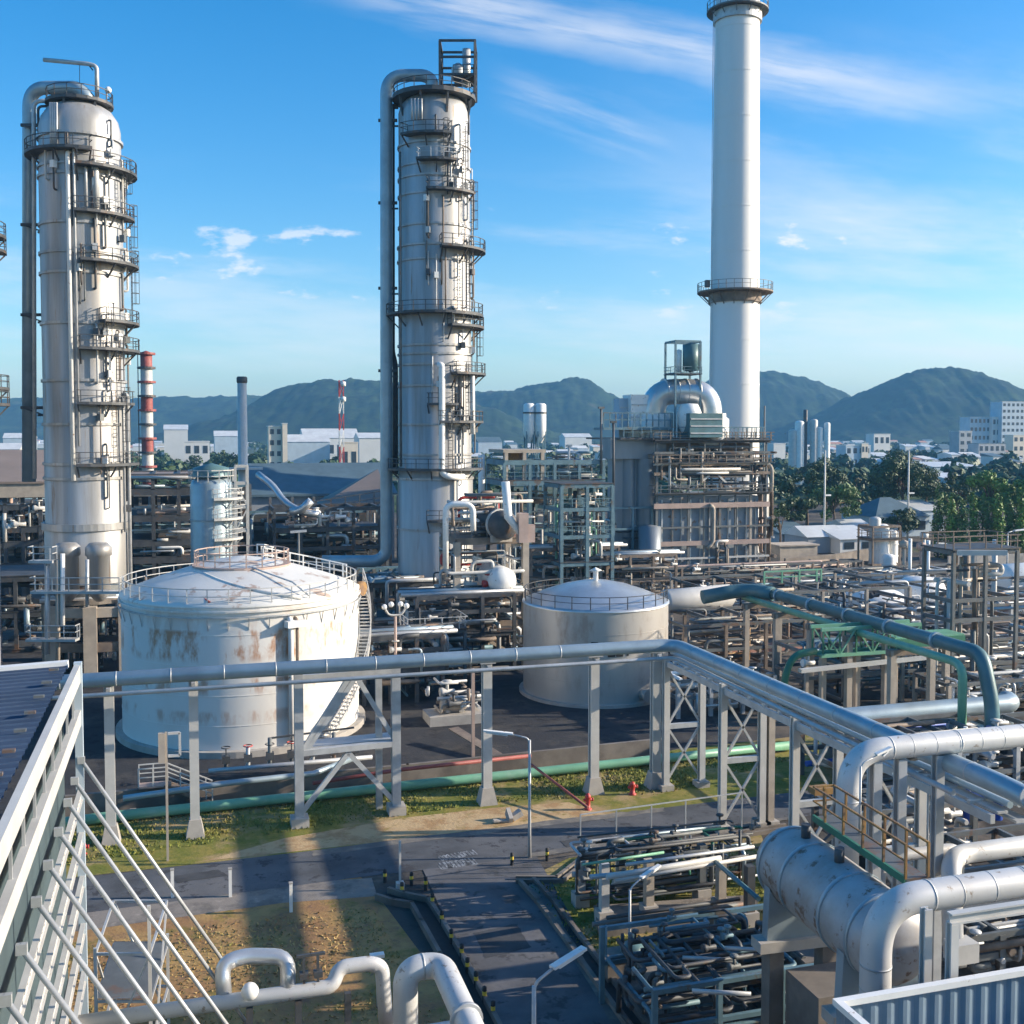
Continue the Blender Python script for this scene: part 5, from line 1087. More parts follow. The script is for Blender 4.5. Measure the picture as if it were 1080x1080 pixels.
# duct block left of the heater
bo = at(655, 600, dH + 3); t = thing('duct_bank', 'bank of tall grey vertical ducts on the flank of the fired heater', 'ducts', Vector((bo.x, bo.y, 0)))
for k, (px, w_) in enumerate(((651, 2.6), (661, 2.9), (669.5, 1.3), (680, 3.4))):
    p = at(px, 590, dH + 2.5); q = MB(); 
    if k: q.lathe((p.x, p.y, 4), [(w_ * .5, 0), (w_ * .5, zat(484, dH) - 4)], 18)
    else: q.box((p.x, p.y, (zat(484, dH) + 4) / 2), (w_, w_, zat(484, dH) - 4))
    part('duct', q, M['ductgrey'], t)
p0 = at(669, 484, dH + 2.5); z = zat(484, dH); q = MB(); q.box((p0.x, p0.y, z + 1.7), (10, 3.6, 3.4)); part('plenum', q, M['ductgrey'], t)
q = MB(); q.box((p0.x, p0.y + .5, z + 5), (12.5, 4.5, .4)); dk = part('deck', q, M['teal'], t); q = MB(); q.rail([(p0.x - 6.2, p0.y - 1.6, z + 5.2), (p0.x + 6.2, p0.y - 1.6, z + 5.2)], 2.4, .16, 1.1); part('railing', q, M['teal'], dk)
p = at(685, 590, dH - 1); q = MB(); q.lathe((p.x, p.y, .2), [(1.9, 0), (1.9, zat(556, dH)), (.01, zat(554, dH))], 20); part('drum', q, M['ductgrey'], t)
fr = frame('duct_steelwork', 'dark steel frame around the foot of the vertical ducts', at(647, 606, dH - 1) * 1.0, 3, 2, 3.4, 5, [4, 7.5, 11], 'teal', .35)
# rooms of dark steel filling the heater's flank
jungle(fr, wloc(fr).x, wloc(fr).x + 8, wloc(fr).y - .5, wloc(fr).y + 5, .5, 11, 14, (.12, .3), DARKM, 15)

# ------------------------------------------------------------------ teal frame between middle column and heater
d = 150; o = at(592, 602, d); o.z = 0
fw_ = 56 * d / F_PX / .97
t = frame('open_steelwork', 'blue-green open steel frame of three storeys left of the fired heater', o, 3, 2, fw_ / 2, 7, [zat(596, d), zat(567, d), zat(538, d), zat(513, d)], 'teal', .45, decks=(zat(596, d), zat(513, d)), rails=(zat(567, d), zat(538, d)), bw=.5)
jungle(t, o.x + .5, o.x + fw_ - .5, o.y + .6, o.y + 6, 1, zat(518, d), 42, (.1, .3), ('grey', 'pale', 'bluepipe', 'dark', 'green', 'galv'), 21, .45)
valves(t, o.x + .5, o.x + fw_ - .5, o.y + .4, o.y + 3, 1, zat(518, d), 14, 22, ('pale', 'white', 'tan'), .4)
d = 158; o = at(532, 640, d); o.z = 0; w2 = 112 * d / F_PX
t = frame('open_steelwork', 'broad dark blue-green frame with a tan-lined upper bay behind the sphere-ended vessels', o, 5, 2, w2 / 4, 9, [zat(560, d), zat(510, d), zat(488, d)], 'teal', .45, decks=(zat(560, d), zat(510, d)), rails=(zat(510, d),), bw=.7)
jungle(t, o.x, o.x + w2, o.y - .5, o.y + 8, zat(640, d), zat(512, d), 60, (.12, .35), DARKM + ('pale',), 23, .4)
jungle(t, o.x + w2 * .5, o.x + w2, o.y, o.y + 8, zat(508, d), zat(478, d), 22, (.1, .28), ('teal', 'bluepipe', 'grey', 'blue', 'pale'), 24, .4)
q = MB(); q.box((o.x + w2 * .2, o.y + 4, zat(476, d)), (w2 * .42, 8, .5)); part('canopy', q, M['tan'], t)
q = MB(); q.box((o.x + w2 * .16, o.y + 3.4, zat(483, d)), (w2 * .16, 3, 2.2)); part('bin', q, M['ochre'], t)
for f in (.02, .2, .38): q = MB(); q.beam((o.x + w2 * f, o.y + .2, zat(508, d)), (o.x + w2 * f, o.y + .2, zat(477, d)), .5); part('column', q, M['tan'], t)
# slender posts and small stacks standing on it
for k, (px, y0, y1, m_, lb) in enumerate(((508, 480, 545, 'white', 'short white stub stack left of the broad blue-green frame'), (600, 470, 508, 'pale', 'pale ladder-sided post above the broad blue-green frame'), (634, 430, 500, 'grey', 'thin dark mast left of the heater duct bank'), (647, 445, 520, 'dark', 'second thin dark mast close to the duct bank'))):
    a_, b_ = at(px, y1, d + 4), at(px, y0, d + 4); q = MB(); q.tube([a_, b_], .5 if k == 0 else .18, 10); q.box((b_.x, b_.y, b_.z), (.9, .5, .3)); solo('vent_post', q, M[m_], lb, 'post', 'vent posts')

# ------------------------------------------------------------------ exchanger structure in front of middle column
d = 112; o = at(482, 700, d); o.z = 0; w2 = 76 * d / F_PX
za, zb, z0 = zat(572, d), zat(634, d), zat(660, d)
t = frame('exchanger_structure', 'tan and dark two-deck exchanger structure left of the tan-grey tank', o, 2, 2, w2, 6.5, [z0, zb, za], 'tan', .65, decks=(zb, za), rails=(za, zb), braces=((0, z0 + .2, 1, 0.5),), bw=.6, mdeck='brown', mrail='grey', mbeam='brown')
jungle(t, o.x - 1.5, o.x + w2 + 1.5, o.y - .8, o.y + 6, .3, zb - .8, 30, (.1, .3), DARKM, 31, .5)
jungle(t, o.x - 1.5, o.x + w2, o.y - .5, o.y + 5, zb + .5, za - .8, 20, (.08, .22), ('pale', 'galv', 'grey', 'red', 'brown'), 32, .5)
jungle(t, o.x - .5, o.x + w2 + 1.5, o.y - .5, o.y + 5, za + .5, za + 5.0, 22, (.08, .2), ('pale', 'white', 'galv', 'grey', 'brown', 'red'), 33, .5)
valves(t, o.x, o.x + w2, o.y - .8, o.y + 2, zb + .6, za + 3, 16, 34, ('white', 'pale', 'dark', 'red'), .4)
c0 = at(531, 613, d); a_ = c0 + Vector((0, 0, 0)); hdrum('exchanger', 'cream dished-end exchanger on the lower deck of the exchanger structure', a_ + Vector((0, .2, 0)), a_ + Vector((0, 5, 0)), 1.45, 'white', 'exchanger')
c0 = at(533, 550, d); b0 = at(512, 541, d + 4); hdrum('exchanger', 'dark slanting exchanger shell on the top deck of the exchanger structure', (b0.x, b0.y, za + 2.0), (c0.x, c0.y, za + 1.7), 1.5, 'dark', 'exchanger')
q = MB(); c1 = (Vector((c0.x, c0.y, za + 1.7)) + (Vector((c0.x - b0.x, c0.y - b0.y, -.3))).normalized() * -1.4); q.tube([c1, c1 + Vector((c0.x - b0.x, c0.y - b0.y, 0)).normalized() * .35], 1.62, 20); solo('flange_ring', q, M['pale'], 'pale flange ring around the dark slanting exchanger', 'flange')
q = MB(); q.tube(fil([at(470, 600, d - 2), at(470, 532, d - 2), at(499, 532, d - 2), at(499, 560, d - 2)], .9), .3, 10); solo('hoop_pipe', q, M['white'], 'white hoop pipe on the near left of the exchanger structure', 'pipe')
q = MB(); q.tube([at(533, 508, d - 1), at(536, 545, d - 1), at(548, 562, d - 1)], [.45, .45, .3], 8); solo('slant_pipe', q, M['white'], 'white kinked pipe above the dark slanting exchanger', 'pipe')
q = MB(); p = at(551, 556, d - 1); q.box((p.x, p.y, za + 1.6), (1.0, 1.0, 3.0)); q.box((p.x + .9, p.y, za + 1.0), (.7, .7, 1.8)); solo('control_cabinet', q, M['pink'], 'faded red cabinet on the top deck edge of the exchanger structure', 'cabinet')
# lit pump skid under the bridge
p = G(480, 760); t = thing('pump_skid', 'pump skid with tangled pale pipes in the shade between the tanks', 'pump skid', p); q = MB(); q.box(p + Vector((0, 0, .4)), (5, 3, .8)); part('plinth', q, M['conc'], t)
jungle(t, p.x - 2.4, p.x + 2.4, p.y - 1.3, p.y + 1.3, .8, 3.6, 14, (.07, .16), ('pale', 'tan', 'galv', 'brown'), 35); valves(t, p.x - 2, p.x + 2, p.y - 1.4, p.y, 1, 2.6, 5, 36)
hdrum('pump_motor', 'pale pump motor on the shaded skid between the tanks', p + Vector((-1.2, -.3, 1.5)), p + Vector((.8, -.3, 1.5)), .5, 'tan', 'motor')
q = MB(); q.beam(G(540, 806, .2), G(478, 768, 1.2), .9, .12); solo('gangway', q, M['brown'], 'brown gangway sloping from the pump skid to the bund wall', 'gangway')
q = MB(); p = G(499, 812); q.beam(p, (p.x, p.y, zat(705, dep(812))), .22); solo('pole', q, M['pink'], 'reddish pole beside the column left of the junction lamp', 'pole')
# twin head floodlight behind the bridge
p = at(417.5, 760, 97); p.z = 0; t = thing('floodlight_mast', 'floodlight mast with a cluster of lamps between the white tank and middle column', 'lamp', p); zt = zat(650, 97)
q = MB(); q.tube([p, (p.x, p.y, zt)], .13, 8); part('pole', q, M['pink'], t); q = MB(); q.tube(fil([(p.x - 1.0, p.y, zt + .9), (p.x - .6, p.y, zt + .1), (p.x + .6, p.y, zt + .1), (p.x + 1.0, p.y, zt + .9)], .4), .1, 6); part('yoke', q, M['pale'], t)
for dx, dz in ((-1, .9), (-.4, 1.1), (.45, 1.1), (1, .9)): q = MB(); q.sphere((p.x + dx, p.y - .1, zt + dz), .26, 8, 6); part('lamp', q, M['lampglass'], t)
p = at(315, 590, 122); t = thing('floodlight_mast', 'slim floodlight mast peeping above the roof of the rusty white tank', 'lamp', Vector((p.x, p.y, 0))); q = MB(); zt = zat(561, 122); q.tube([(p.x, p.y, 0), (p.x, p.y, zt)], .14, 6); part('pole', q, M['grey'], t); q = MB(); q.beam((p.x - .9, p.y, zt), (p.x + .9, p.y, zt + .1), .3, .25); part('lamp_head', q, M['galv'], t)

# ------------------------------------------------------------------ pipe halls left of / behind the columns, steel darkened for shade
d = 150; o = at(136, 640, d); o.z = 0; w2 = 78 * d / F_PX
L_ = [zat(y, d) for y in (622, 592, 574, 548, 520, 503)]
t = frame('pipe_hall', 'dark multi-level pipe hall seen between the left column and the grey drum', o, 4, 2, w2 / 3, 14, L_, 'dark', .5, decks=(L_[0], L_[1], L_[2], L_[3], L_[4]), bw=.8, cat='pipe rack')
q = MB(); q.box((o.x + w2 / 2, o.y + 7, L_[5]), (w2 + 2, 15, .4)); part('roof', q, M['roofbrown'], t)
for k, z in enumerate(L_[:5]): jungle(t, o.x, o.x + w2, o.y - .3, o.y + 2.5, z + .4, z + 2.0, 9, (.12, .3), (('pale', 'white', 'galv', 'pink') if k in (1, 2, 3) else DARKM), 41 + k, .25)
q = MB(); q.tube([at(133, 503.5, d - 3), at(214, 503.5, d - 3)], .2, 8); part('header', q, M['pale'], t)
d = 146; o = at(-12, 610, d); o.z = 0; w2 = 52 * d / F_PX
t = frame('pipe_hall', 'dark pipe hall with a tan fascia on the outer side of the left column', o, 4, 2, w2 / 3, 12, [zat(y, d) for y in (598, 575, 560, 536, 512)], 'dark', .5, decks=[zat(y, d) for y in (598, 575, 560, 536)], bw=.7, cat='pipe rack')
q = MB(); q.beam((o.x - 1, o.y - .5, zat(517, d)), (o.x + w2 + 1, o.y - .5, zat(517, d)), .5, 2.0); part('fascia', q, M['tan'], t)
q = MB(); n = MB(); a_, b_ = zat(508, d), zat(492, d); q.add([(o.x - 2, o.y - 1, a_), (o.x + w2 + 1, o.y - 1, a_), (o.x + w2 + 1, o.y + 14, b_ + 2), (o.x - 2, o.y + 14, b_ + 2), (o.x - 2, o.y - 1, a_ - .3), (o.x + w2 + 1, o.y - 1, a_ - .3), (o.x + w2 + 1, o.y + 14, b_ + 1.7), (o.x - 2, o.y + 14, b_ + 1.7)], [(0, 1, 2, 3), (7, 6, 5, 4), (0, 4, 5, 1), (1, 5, 6, 2), (2, 6, 7, 3), (3, 7, 4, 0)]); part('roof', q, M['roofbrown'], t)
jungle(t, o.x, o.x + w2, o.y - .3, o.y + 3, zat(590, d), zat(522, d), 26, (.12, .35), ('pale', 'grey', 'galv', 'pink', 'dark'), 51, .4)
valves(t, o.x, o.x + w2, o.y - .4, o.y + 1, zat(560, d), zat(528, d), 10, 52, ('white', 'pale'), .5)
# grey drum with cap
d = 140; p = at(224.5, 640, d); p.z = 0; t = vdrum('vertical_drum', 'grey upright drum with a railed cap behind the rusty white tank', p, 2.65, zat(512, d), 'bluepipe', bands=3)
z = zat(508, d); q = MB(); q.rail([(p.x + math.cos(k * .5236) * 2.8, p.y + math.sin(k * .5236) * 2.8, z) for k in range(12)], 1.5, .12, 1.4, closed=True); part('railing', q, M['pale'], t)
q = MB(); q.lathe((p.x, p.y, z + .6), [(2.4, 0), (2.2, 1.2), (.01, 1.8)], 20); part('cap', q, M['tealpipe'], t)
caged_ladder(t, (p.x, p.y), 2.65, -22, 3, z, 'galv')
for y_ in (524, 545, 566): ring_platform(t, (p.x, p.y), 2.65, 3.9, zat(y_, d), ang(-70), ang(10), 'pale', 'pale')
d = 205; p = at(257, 560, d); p.z = 0; t = thing('thin_stack', 'thin pale stack rising above the roofs left of the middle column', 'chimney', p); q = MB(); q.lathe(p, [(.95, 0), (.85, zat(398, d)), (.01, zat(397, d))], 16); part('shaft', q, M['pale'], t)
q = MB(); q.lathe((p.x, p.y, zat(404, d)), [(.9, 0), (1.0, .2), (1.0, 1.0), (.8, 1.2)], 16); part('rim', q, M['dark'], t)
q = MB(); z = zat(494, d); q.box((p.x, p.y - 1, z), (7, 3, .4)); part('platform', q, M['pale'], t)
d = 148; o = at(250, 640, d); o.z = 0; frame('ladder_tower', 'narrow steel tower with open bays right of the grey upright drum', o, 2, 2, 1.6, 2.2, [zat(y, d) for y in (560, 535, 510, 492)], 'pale', .3, braces=((0, zat(560, d), 1, zat(535, d)), (1, zat(535, d), 0, zat(510, d))), cat='tower')
# big sheds, shaded and lit slopes of one gable put into roof colours
d = 200; a_ = at(262, 560, d); w2 = 160 * d / F_PX
t = thing('process_shed', 'long blue-grey roofed shed between the thin stack and the middle column', 'shed', Vector((a_.x, a_.y, 0)))
zr, ze = zat(497, d), zat(522, d)
q = MB(); q.add([(a_.x, a_.y, ze), (a_.x + w2, a_.y, ze), (a_.x + w2, a_.y + 16, zr + 1), (a_.x, a_.y + 16, zr + 1), (a_.x, a_.y, ze - .4), (a_.x + w2, a_.y, ze - .4), (a_.x + w2, a_.y + 16, zr + .6), (a_.x, a_.y + 16, zr + .6)], [(0, 1, 2, 3), (7, 6, 5, 4), (0, 4, 5, 1), (1, 5, 6, 2), (2, 6, 7, 3), (3, 7, 4, 0)]); part('roof', q, M['roofteal'], t)
q = MB(); q.box((a_.x + w2 / 2, a_.y + 8, (ze - .6) / 2), (w2 - 1, 14, ze - .6)); part('wall', q, M['wallgrey'], t)
for k in range(8): q = MB(); q.beam((a_.x + w2 * k / 7, a_.y - .3, 0), (a_.x + w2 * k / 7, a_.y - .3, ze - .5), .5); part('column', q, M['grey'], t)
d = 178; a_ = at(318, 570, d); w2 = 95 * d / F_PX; zr, ze = zat(507, d), zat(532, d)
t = thing('process_shed', 'lower shed with a dusty pinkish-brown roof slope beside the middle column', 'shed', Vector((a_.x, a_.y, 0)))
q = MB(); q.add([(a_.x, a_.y, ze - 2), (a_.x + w2, a_.y, ze + .6), (a_.x + w2, a_.y + 12, zr + 1.4), (a_.x + w2 * .3, a_.y + 12, ze), (a_.x, a_.y, ze - 2.4), (a_.x + w2, a_.y, ze + .2), (a_.x + w2, a_.y + 12, zr + 1), (a_.x + w2 * .3, a_.y + 12, ze - .4)], [(0, 1, 2), (0, 2, 3), (7, 6, 5, 4), (0, 4, 5, 1), (1, 5, 6, 2), (2, 6, 7, 3), (3, 7, 4, 0)]); part('roof', q, M['roofbrown'], t)
for k in range(7): q = MB(); q.beam((a_.x + w2 * k / 6, a_.y + .3, 0), (a_.x + w2 * k / 6, a_.y + .3, ze - 2), .5); part('column', q, M['brown'], t)
q = MB(); q.rail([(a_.x, a_.y - .5, ze - 2), (a_.x + w2, a_.y - .5, ze)], 2.2, .16, 2.4); part('railing', q, M['dark'], t)
# pipe rack below sheds, lit tangles
d = 160; o = at(290, 640, d); o.z = 0; w2 = 112 * d / F_PX
t = frame('pipe_rack', 'long dark pipe rack with pale pipe tangles behind the rusty white tank', o, 5, 2, w2 / 4, 8, [zat(y, d) for y in (602, 580, 560, 538)], 'dark', .45, decks=[zat(y, d) for y in (602, 560)], bw=.6, cat='pipe rack')
z = zat(557, d); jungle(t, o.x + w2 * .1, o.x + w2 * .75, o.y - .6, o.y + 1.5, z, z + 2.6, 16, (.12, .3), ('white', 'pale', 'pink', 'white', 'galv'), 61, .3)
jungle(t, o.x, o.x + w2, o.y, o.y + 6, 1, zat(562, d), 30, (.15, .4), DARKM, 62, .3)
valves(t, o.x + w2 * .1, o.x + w2 * .75, o.y - .8, o.y + .5, z, z + 2, 12, 63, ('white', 'pale', 'pink'), .5)
q = MB(); q.tube(fil([at(272, 500, d + 8), at(288, 512, d + 6), at(300, 530, d + 3), at(318, 540, d), at(336, 543, d)], 2), .5, 12); solo('insulated_pipe', q, M['silver'], 'crumpled silver insulated pipe sagging behind the rusty white tank', 'pipe')
q = MB(); q.tube(fil([at(306, 540, d - 1), at(318, 538, d - 1), at(328, 528, d - 1)], 1), .6, 10); solo('insulated_pipe', q, M['silver'], 'short silver branch on the crumpled insulated pipe', 'pipe')
# low block between tanks and column foot, shade put into the steel colour
d = 125; o = at(392, 700, d); o.z = 0; w2 = 84 * d / F_PX
t = frame('pump_house', 'dark open pump house at the foot of the middle column', o, 4, 2, w2 / 3, 8, [zat(y, d) for y in (690, 660, 618)], 'dark', .4, decks=[zat(618, d), zat(660, d)], bw=.5, cat='pump house')
jungle(t, o.x, o.x + w2, o.y - 1, o.y + 7, .3, zat(610, d), 34, (.12, .3), DARKM, 71, .4)
for px, py, x2 in ((408, 613, 460), (420, 622, 462)): q = MB(); q.tube(fil([at(px, py + 34, d - 3), at(px, py, d - 3), at(x2, py - 2, d - 3)], .5), .22, 8); part('pipe', q, M['galv'], t)
d = 104; o = at(432, 735, d); o.z = 0
t = frame('pump_steelwork', 'low shaded pump frame left of the exchanger structure', o, 2, 2, 5.5, 4, [3.2, 5.2], 'grey', .3, rails=(5.2,), decks=(5.2,), mrail='pale', cat='steel frame')
jungle(t, o.x - .5, o.x + 7, o.y - 1, o.y + 4, .3, 5, 18, (.1, .22), DARKM + ('pale',), 72, .5)
# steel wall left of the left column (behind the roof), darkened as if shaded
d = 120; o = at(-14, 720, d); o.z = 0; w2 = 60 * d / F_PX
t = frame('pump_house', 'dark shaded pump house beyond the slatted building, left of the left column', o, 3, 2, w2 / 2, 10, [zat(y, d) for y in (690, 650, 612)], 'dark', .4, decks=[zat(y, d) for y in (690, 650, 612)], bw=.6, cat='pump house', mdeck='dark')
jungle(t, o.x, o.x + w2, o.y - .5, o.y + 4, .5, zat(616, d), 26, (.12, .35), ('dark', 'grey', 'bluepipe', 'dark'), 73, .3)
q = MB(); p = at(-2, 236, 105); 
t = thing('column_platform', 'platform tip of another column just inside the left edge of the view', 'platform', Vector((p.x, p.y, 0))); cxy = at(-60, 236, 105)
q = MB(); q.lathe((cxy.x, cxy.y, 0), [(4.3, 0), (4.3, zat(140, 105)), (.01, zat(120, 105))], 32); part('shell', q, M['clad'], t)
for y_ in (246, 262, 408, 425): ring_platform(t, (cxy.x, cxy.y), 4.3, 5.5, zat(y_, 105), ang(-120), ang(30))

def shade_panel(o, w, dy, h): q = MB(); q.box((o.x + w / 2, o.y + dy, h / 2), (w, .3, h)); return q
# dark panels added for shade behind the halls, plus steelwork filling the middle distance
for (px0, px1, d, yt, lb, sd) in ((-30, 60, 164, 520, 'pipe gallery with dark panel added for shade, behind tan fascia at the left edge', 81), (130, 262, 172, 512, 'pipe gallery with dark panel added for shade, between the left column and the thin stack', 82), (262, 410, 170, 540, 'pipe gallery with dark panel added for shade, under the shed roofs', 83), (376, 500, 142, 600, 'pump gallery with dark panel added for shade, behind the foot of the middle column', 84)):
    o = at(px0, 640, d); o.z = 0; w = (px1 - px0) * d / F_PX; h = zat(yt, d); t = thing('pipe_gallery', lb, 'gallery', o); part('wall', shade_panel(o, w, 1.0, h), M['dark'], t)
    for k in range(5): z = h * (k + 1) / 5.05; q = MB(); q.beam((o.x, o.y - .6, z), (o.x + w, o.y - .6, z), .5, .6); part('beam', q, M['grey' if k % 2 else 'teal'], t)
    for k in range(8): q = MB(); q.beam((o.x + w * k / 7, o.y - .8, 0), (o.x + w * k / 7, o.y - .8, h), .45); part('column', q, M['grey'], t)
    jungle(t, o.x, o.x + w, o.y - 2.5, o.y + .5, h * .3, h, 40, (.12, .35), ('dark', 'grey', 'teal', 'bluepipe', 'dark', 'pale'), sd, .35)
for (px0, pyb, px1, h, n, lb, sd, ms) in ((384, 745, 470, 6.0, 34, 'low dark pipe rack between the two tanks', 91, DARKM), (440, 715, 548, 8.0, 40, 'dark pipe rack crossing in front of the exchanger structure', 92, DARKM + ('pale',)), (60, 716, 122, 7.5, 26, 'dark pipe rack squeezed between the roof edge and the rusty white tank', 93, DARKM), (560, 640, 660, 8.0, 40, 'pipe rack rising behind the tan-grey tank roof', 94, ('grey', 'pale', 'brown', 'tan', 'teal')), (640, 640, 720, 7.0, 34, 'brown pipe rack between the tan-grey tank and the fired heater', 95, ('brown', 'tan', 'grey', 'dark', 'pale'))):
    d = dep(pyb); o = at(px0, pyb, d); o.z = 0; w = (px1 - px0) * d / F_PX
    t = frame('pipe_rack', lb, o, 4, 2, w / 3, 4.5, [h * .5, h * .8, h], 'dark' if sd < 94 else 'brown', .35, decks=(h * .5,), bw=.4, cat='pipe rack'); jungle(t, o.x - .5, o.x + w + .5, o.y - .6, o.y + 4.6, .3, h + .4, n, (.09, .26), ms, sd, .4); valves(t, o.x, o.x + w, o.y - .6, o.y + 1, .6, h, 8, sd, ('dark', 'grey', 'pale'), .3)
    for k in range(5): y = o.y + .5 + k * .85; q = MB(); q.tube([(o.x - 1.5, y, h + .3), (o.x + w + 1.5, y, h + .3)], (.2, .13, .26, .1, .16)[k], 8); part('line', q, M[('galv', 'grey', 'bluepipe', 'brown', 'dark')[k]], t)
# ------------------------------------------------------------------ big teal pipes and green walkway on the right
a_, b_ = G(800, 622, 8.5), G(1046, 692, 8.5); b_ = Vector((a_.x, b_.y - 6, 8.5)); xx = (a_.x + G(1046, 692, 8.5).x) / 2; a_.x = b_.x = xx
dirv = Vector((G(1046, 692, 8.5).x - G(800, 622, 8.5).x, G(1046, 692, 8.5).y - G(800, 622, 8.5).y, 0)); A = G(800, 622, 8.5); Bv = A + dirv * .97
n_ = Vector((-dirv.y, dirv.x, 0)).normalized()
q = MB(); q.tube(fil([A, Bv, Bv + dirv.normalized() * 1.2 + Vector((0, 0, -3.5)), Bv + dirv.normalized() * 1.2 + Vector((0, 0, -8))], 1.1, 6), .52, 16); gp = solo('gallery_pipe', q, M['tealpipe'], 'long fat teal pipe slanting across the process area behind the green walkway', 'pipe')
for f in (.12, .3, .48, .66, .84): c_ = A.lerp(Bv, f); q = MB(); q.tube([c_, c_ + dirv.normalized() * .3], .64, 16); part('flange', q, M['bluepipe'], gp)
q = MB(); q.tube(fil([A - n_ * 1.6 - Vector((0, 0, .7)), Bv - n_ * 1.6 - Vector((0, 0, .7)), Bv - n_ * 1.6 - Vector((0, 0, 8))], 1.2, 6), .32, 12); solo('gallery_pipe', q, M['green'], 'slimmer green pipe alongside the fat teal pipe', 'pipe')
q = MB(); q.tube(fil([A + Vector((-6, .6, -.6)), A + Vector((-1.5, 0, .1)), A + dirv.normalized() * 3], 2.5), .7, 14); solo('gallery_pipe', q, M['tealpipe'], 'teal elbow length joining the fat teal pipe near the heater', 'pipe')
hdrum('horizontal_drum', 'pale green-white horizontal drum right of the tan-grey tank', G(702, 634, 6.5), G(768, 628, 6.5), 1.25, 'pale', 'drum')
for i, f in enumerate((.06, .24, .42, .6, .78)):
    c_ = A.lerp(Bv, f); t = thing('pipe_support', f'tan portal support under the fat teal pipe, {ORD[i]} from the heater', 'support', Vector((c_.x, c_.y, 0)), 'portal supports under the teal pipe')
    for s_ in (-2.4, 1.2): p = c_ + n_ * s_; q = MB(); q.beam((p.x, p.y, 0), (p.x, p.y, 7.4), .5); part('leg', q, M['tan'], t)
    q = MB(); q.beam(c_ - n_ * 2.8 - Vector((0, 0, 1.25)), c_ + n_ * 1.5 - Vector((0, 0, 1.25)), .5, .5); part('cross_beam', q, M['brown'], t)
# green truss walkway
g0 = G(868, 692, 6.0); L_ = 9.5
t = thing('truss_walkway', 'bright green truss walkway with handrails below the fat teal pipe', 'walkway', g0 - Vector((0, 0, 6)))
for dy in (0, 1.6):
    for z in (6.0, 8.2): q = MB(); q.beam(g0 + Vector((-.2, dy, z - 6)), g0 + Vector((L_, dy, z - 6)), .2, .28); part('chord', q, M['green'], t)
    for k in range(7):
        x = L_ * k / 6; q = MB(); q.beam(g0 + Vector((x, dy, 0)), g0 + Vector((x, dy, 2.2)), .13); part('post', q, M['greend'], t)
        if k < 6: q = MB(); q.beam(g0 + Vector((x, dy, 0 if k % 2 else 2.2)), g0 + Vector((x + L_ / 6, dy, 2.2 if k % 2 else 0)), .11); part('diagonal', q, M['green'], t)
q = MB(); q.box(g0 + Vector((L_ / 2, .8, -.1)), (L_, 1.6, .12)); part('deck', q, M['greend'], t)
q = MB(); q.tube(fil([g0 + Vector((-.5, .3, .4)), g0 + Vector((-2.6, .3, .2)), g0 + Vector((-3.4, .3, -1.5)), g0 + Vector((-3.4, .3, -4.5))], 1.6), .3, 10); part('end_bend', q, M['greend'], t)
q = MB(); q.beam(g0 + Vector((-2.4, -.4, -1.0)), g0 + Vector((L_ + 1, -.4, -.6)), .5, .3); part('ledge', q, M['pale'], t)
for x in (.5, 3.8, 7.4): p = g0 + Vector((x, .8, 0)); q = MB(); q.beam((p.x, p.y, 0), (p.x, p.y, 5.9), .45); part('column', q, M['tan'], t)
g1 = G(940, 672, 7.0); t = thing('green_landing', 'light green landing plate right of the truss walkway', 'platform', g1 - Vector((0, 0, 7)))
q = MB(); q.box(g1 + Vector((3, 0, 0)), (7, 2.4, .35)); part('deck', q, M['green'], t); q = MB(); q.box(g1 + Vector((3, -1.25, -.4)), (7, .15, .9)); part('skirt', q, M['greend'], t)
for x in (.3, 5.6): q = MB(); q.beam((g1.x + x, g1.y, 0), (g1.x + x, g1.y, 6.9), .5); part('column', q, M['tan'], t)
q = MB(); q.rail([G(806, 616, 9.6), G(866, 613, 9.6)], 1.2, .14, 2); solo('guard_rail', q, M['green'], 'green guard rail at the heater end of the fat teal pipe', 'railing')
# blue-grey large pipes below
a_ = G(890, 757, 3.6); b_ = a_ + Vector((15, 0, 0)); q = MB(); q.tube(fil([a_ + Vector((-1.2, 0, -3)), a_ + Vector((-1.2, 0, 0)), b_, b_ + Vector((.6, 1.6, 0)), b_ + Vector((.6, 1.6, -3.4))], 1.3, 6), .72, 16); solo('duct_pipe', q, M['bluepipe'], 'fat blue-grey pipe lying level behind the near hairpin pipes', 'pipe')
q = MB(); q.tube([a_ + Vector((1, -1.6, -1.0)), b_ + Vector((-3, -1.6, -1.0))], .3, 12); solo('duct_pipe', q, M['pipe'], 'thinner pale pipe just below the fat blue-grey pipe', 'pipe')
for k, x in enumerate((2.5, 8.5, 13)):
    q = MB(); q.box((a_.x + x, a_.y - .6, 1.3), (.7, 2.2, 2.6)); solo('pipe_pier', q, M['conc'], f'concrete pier under the fat blue-grey pipe, {ORD[k]} from its open end', 'support', 'piers under the blue-grey pipe')

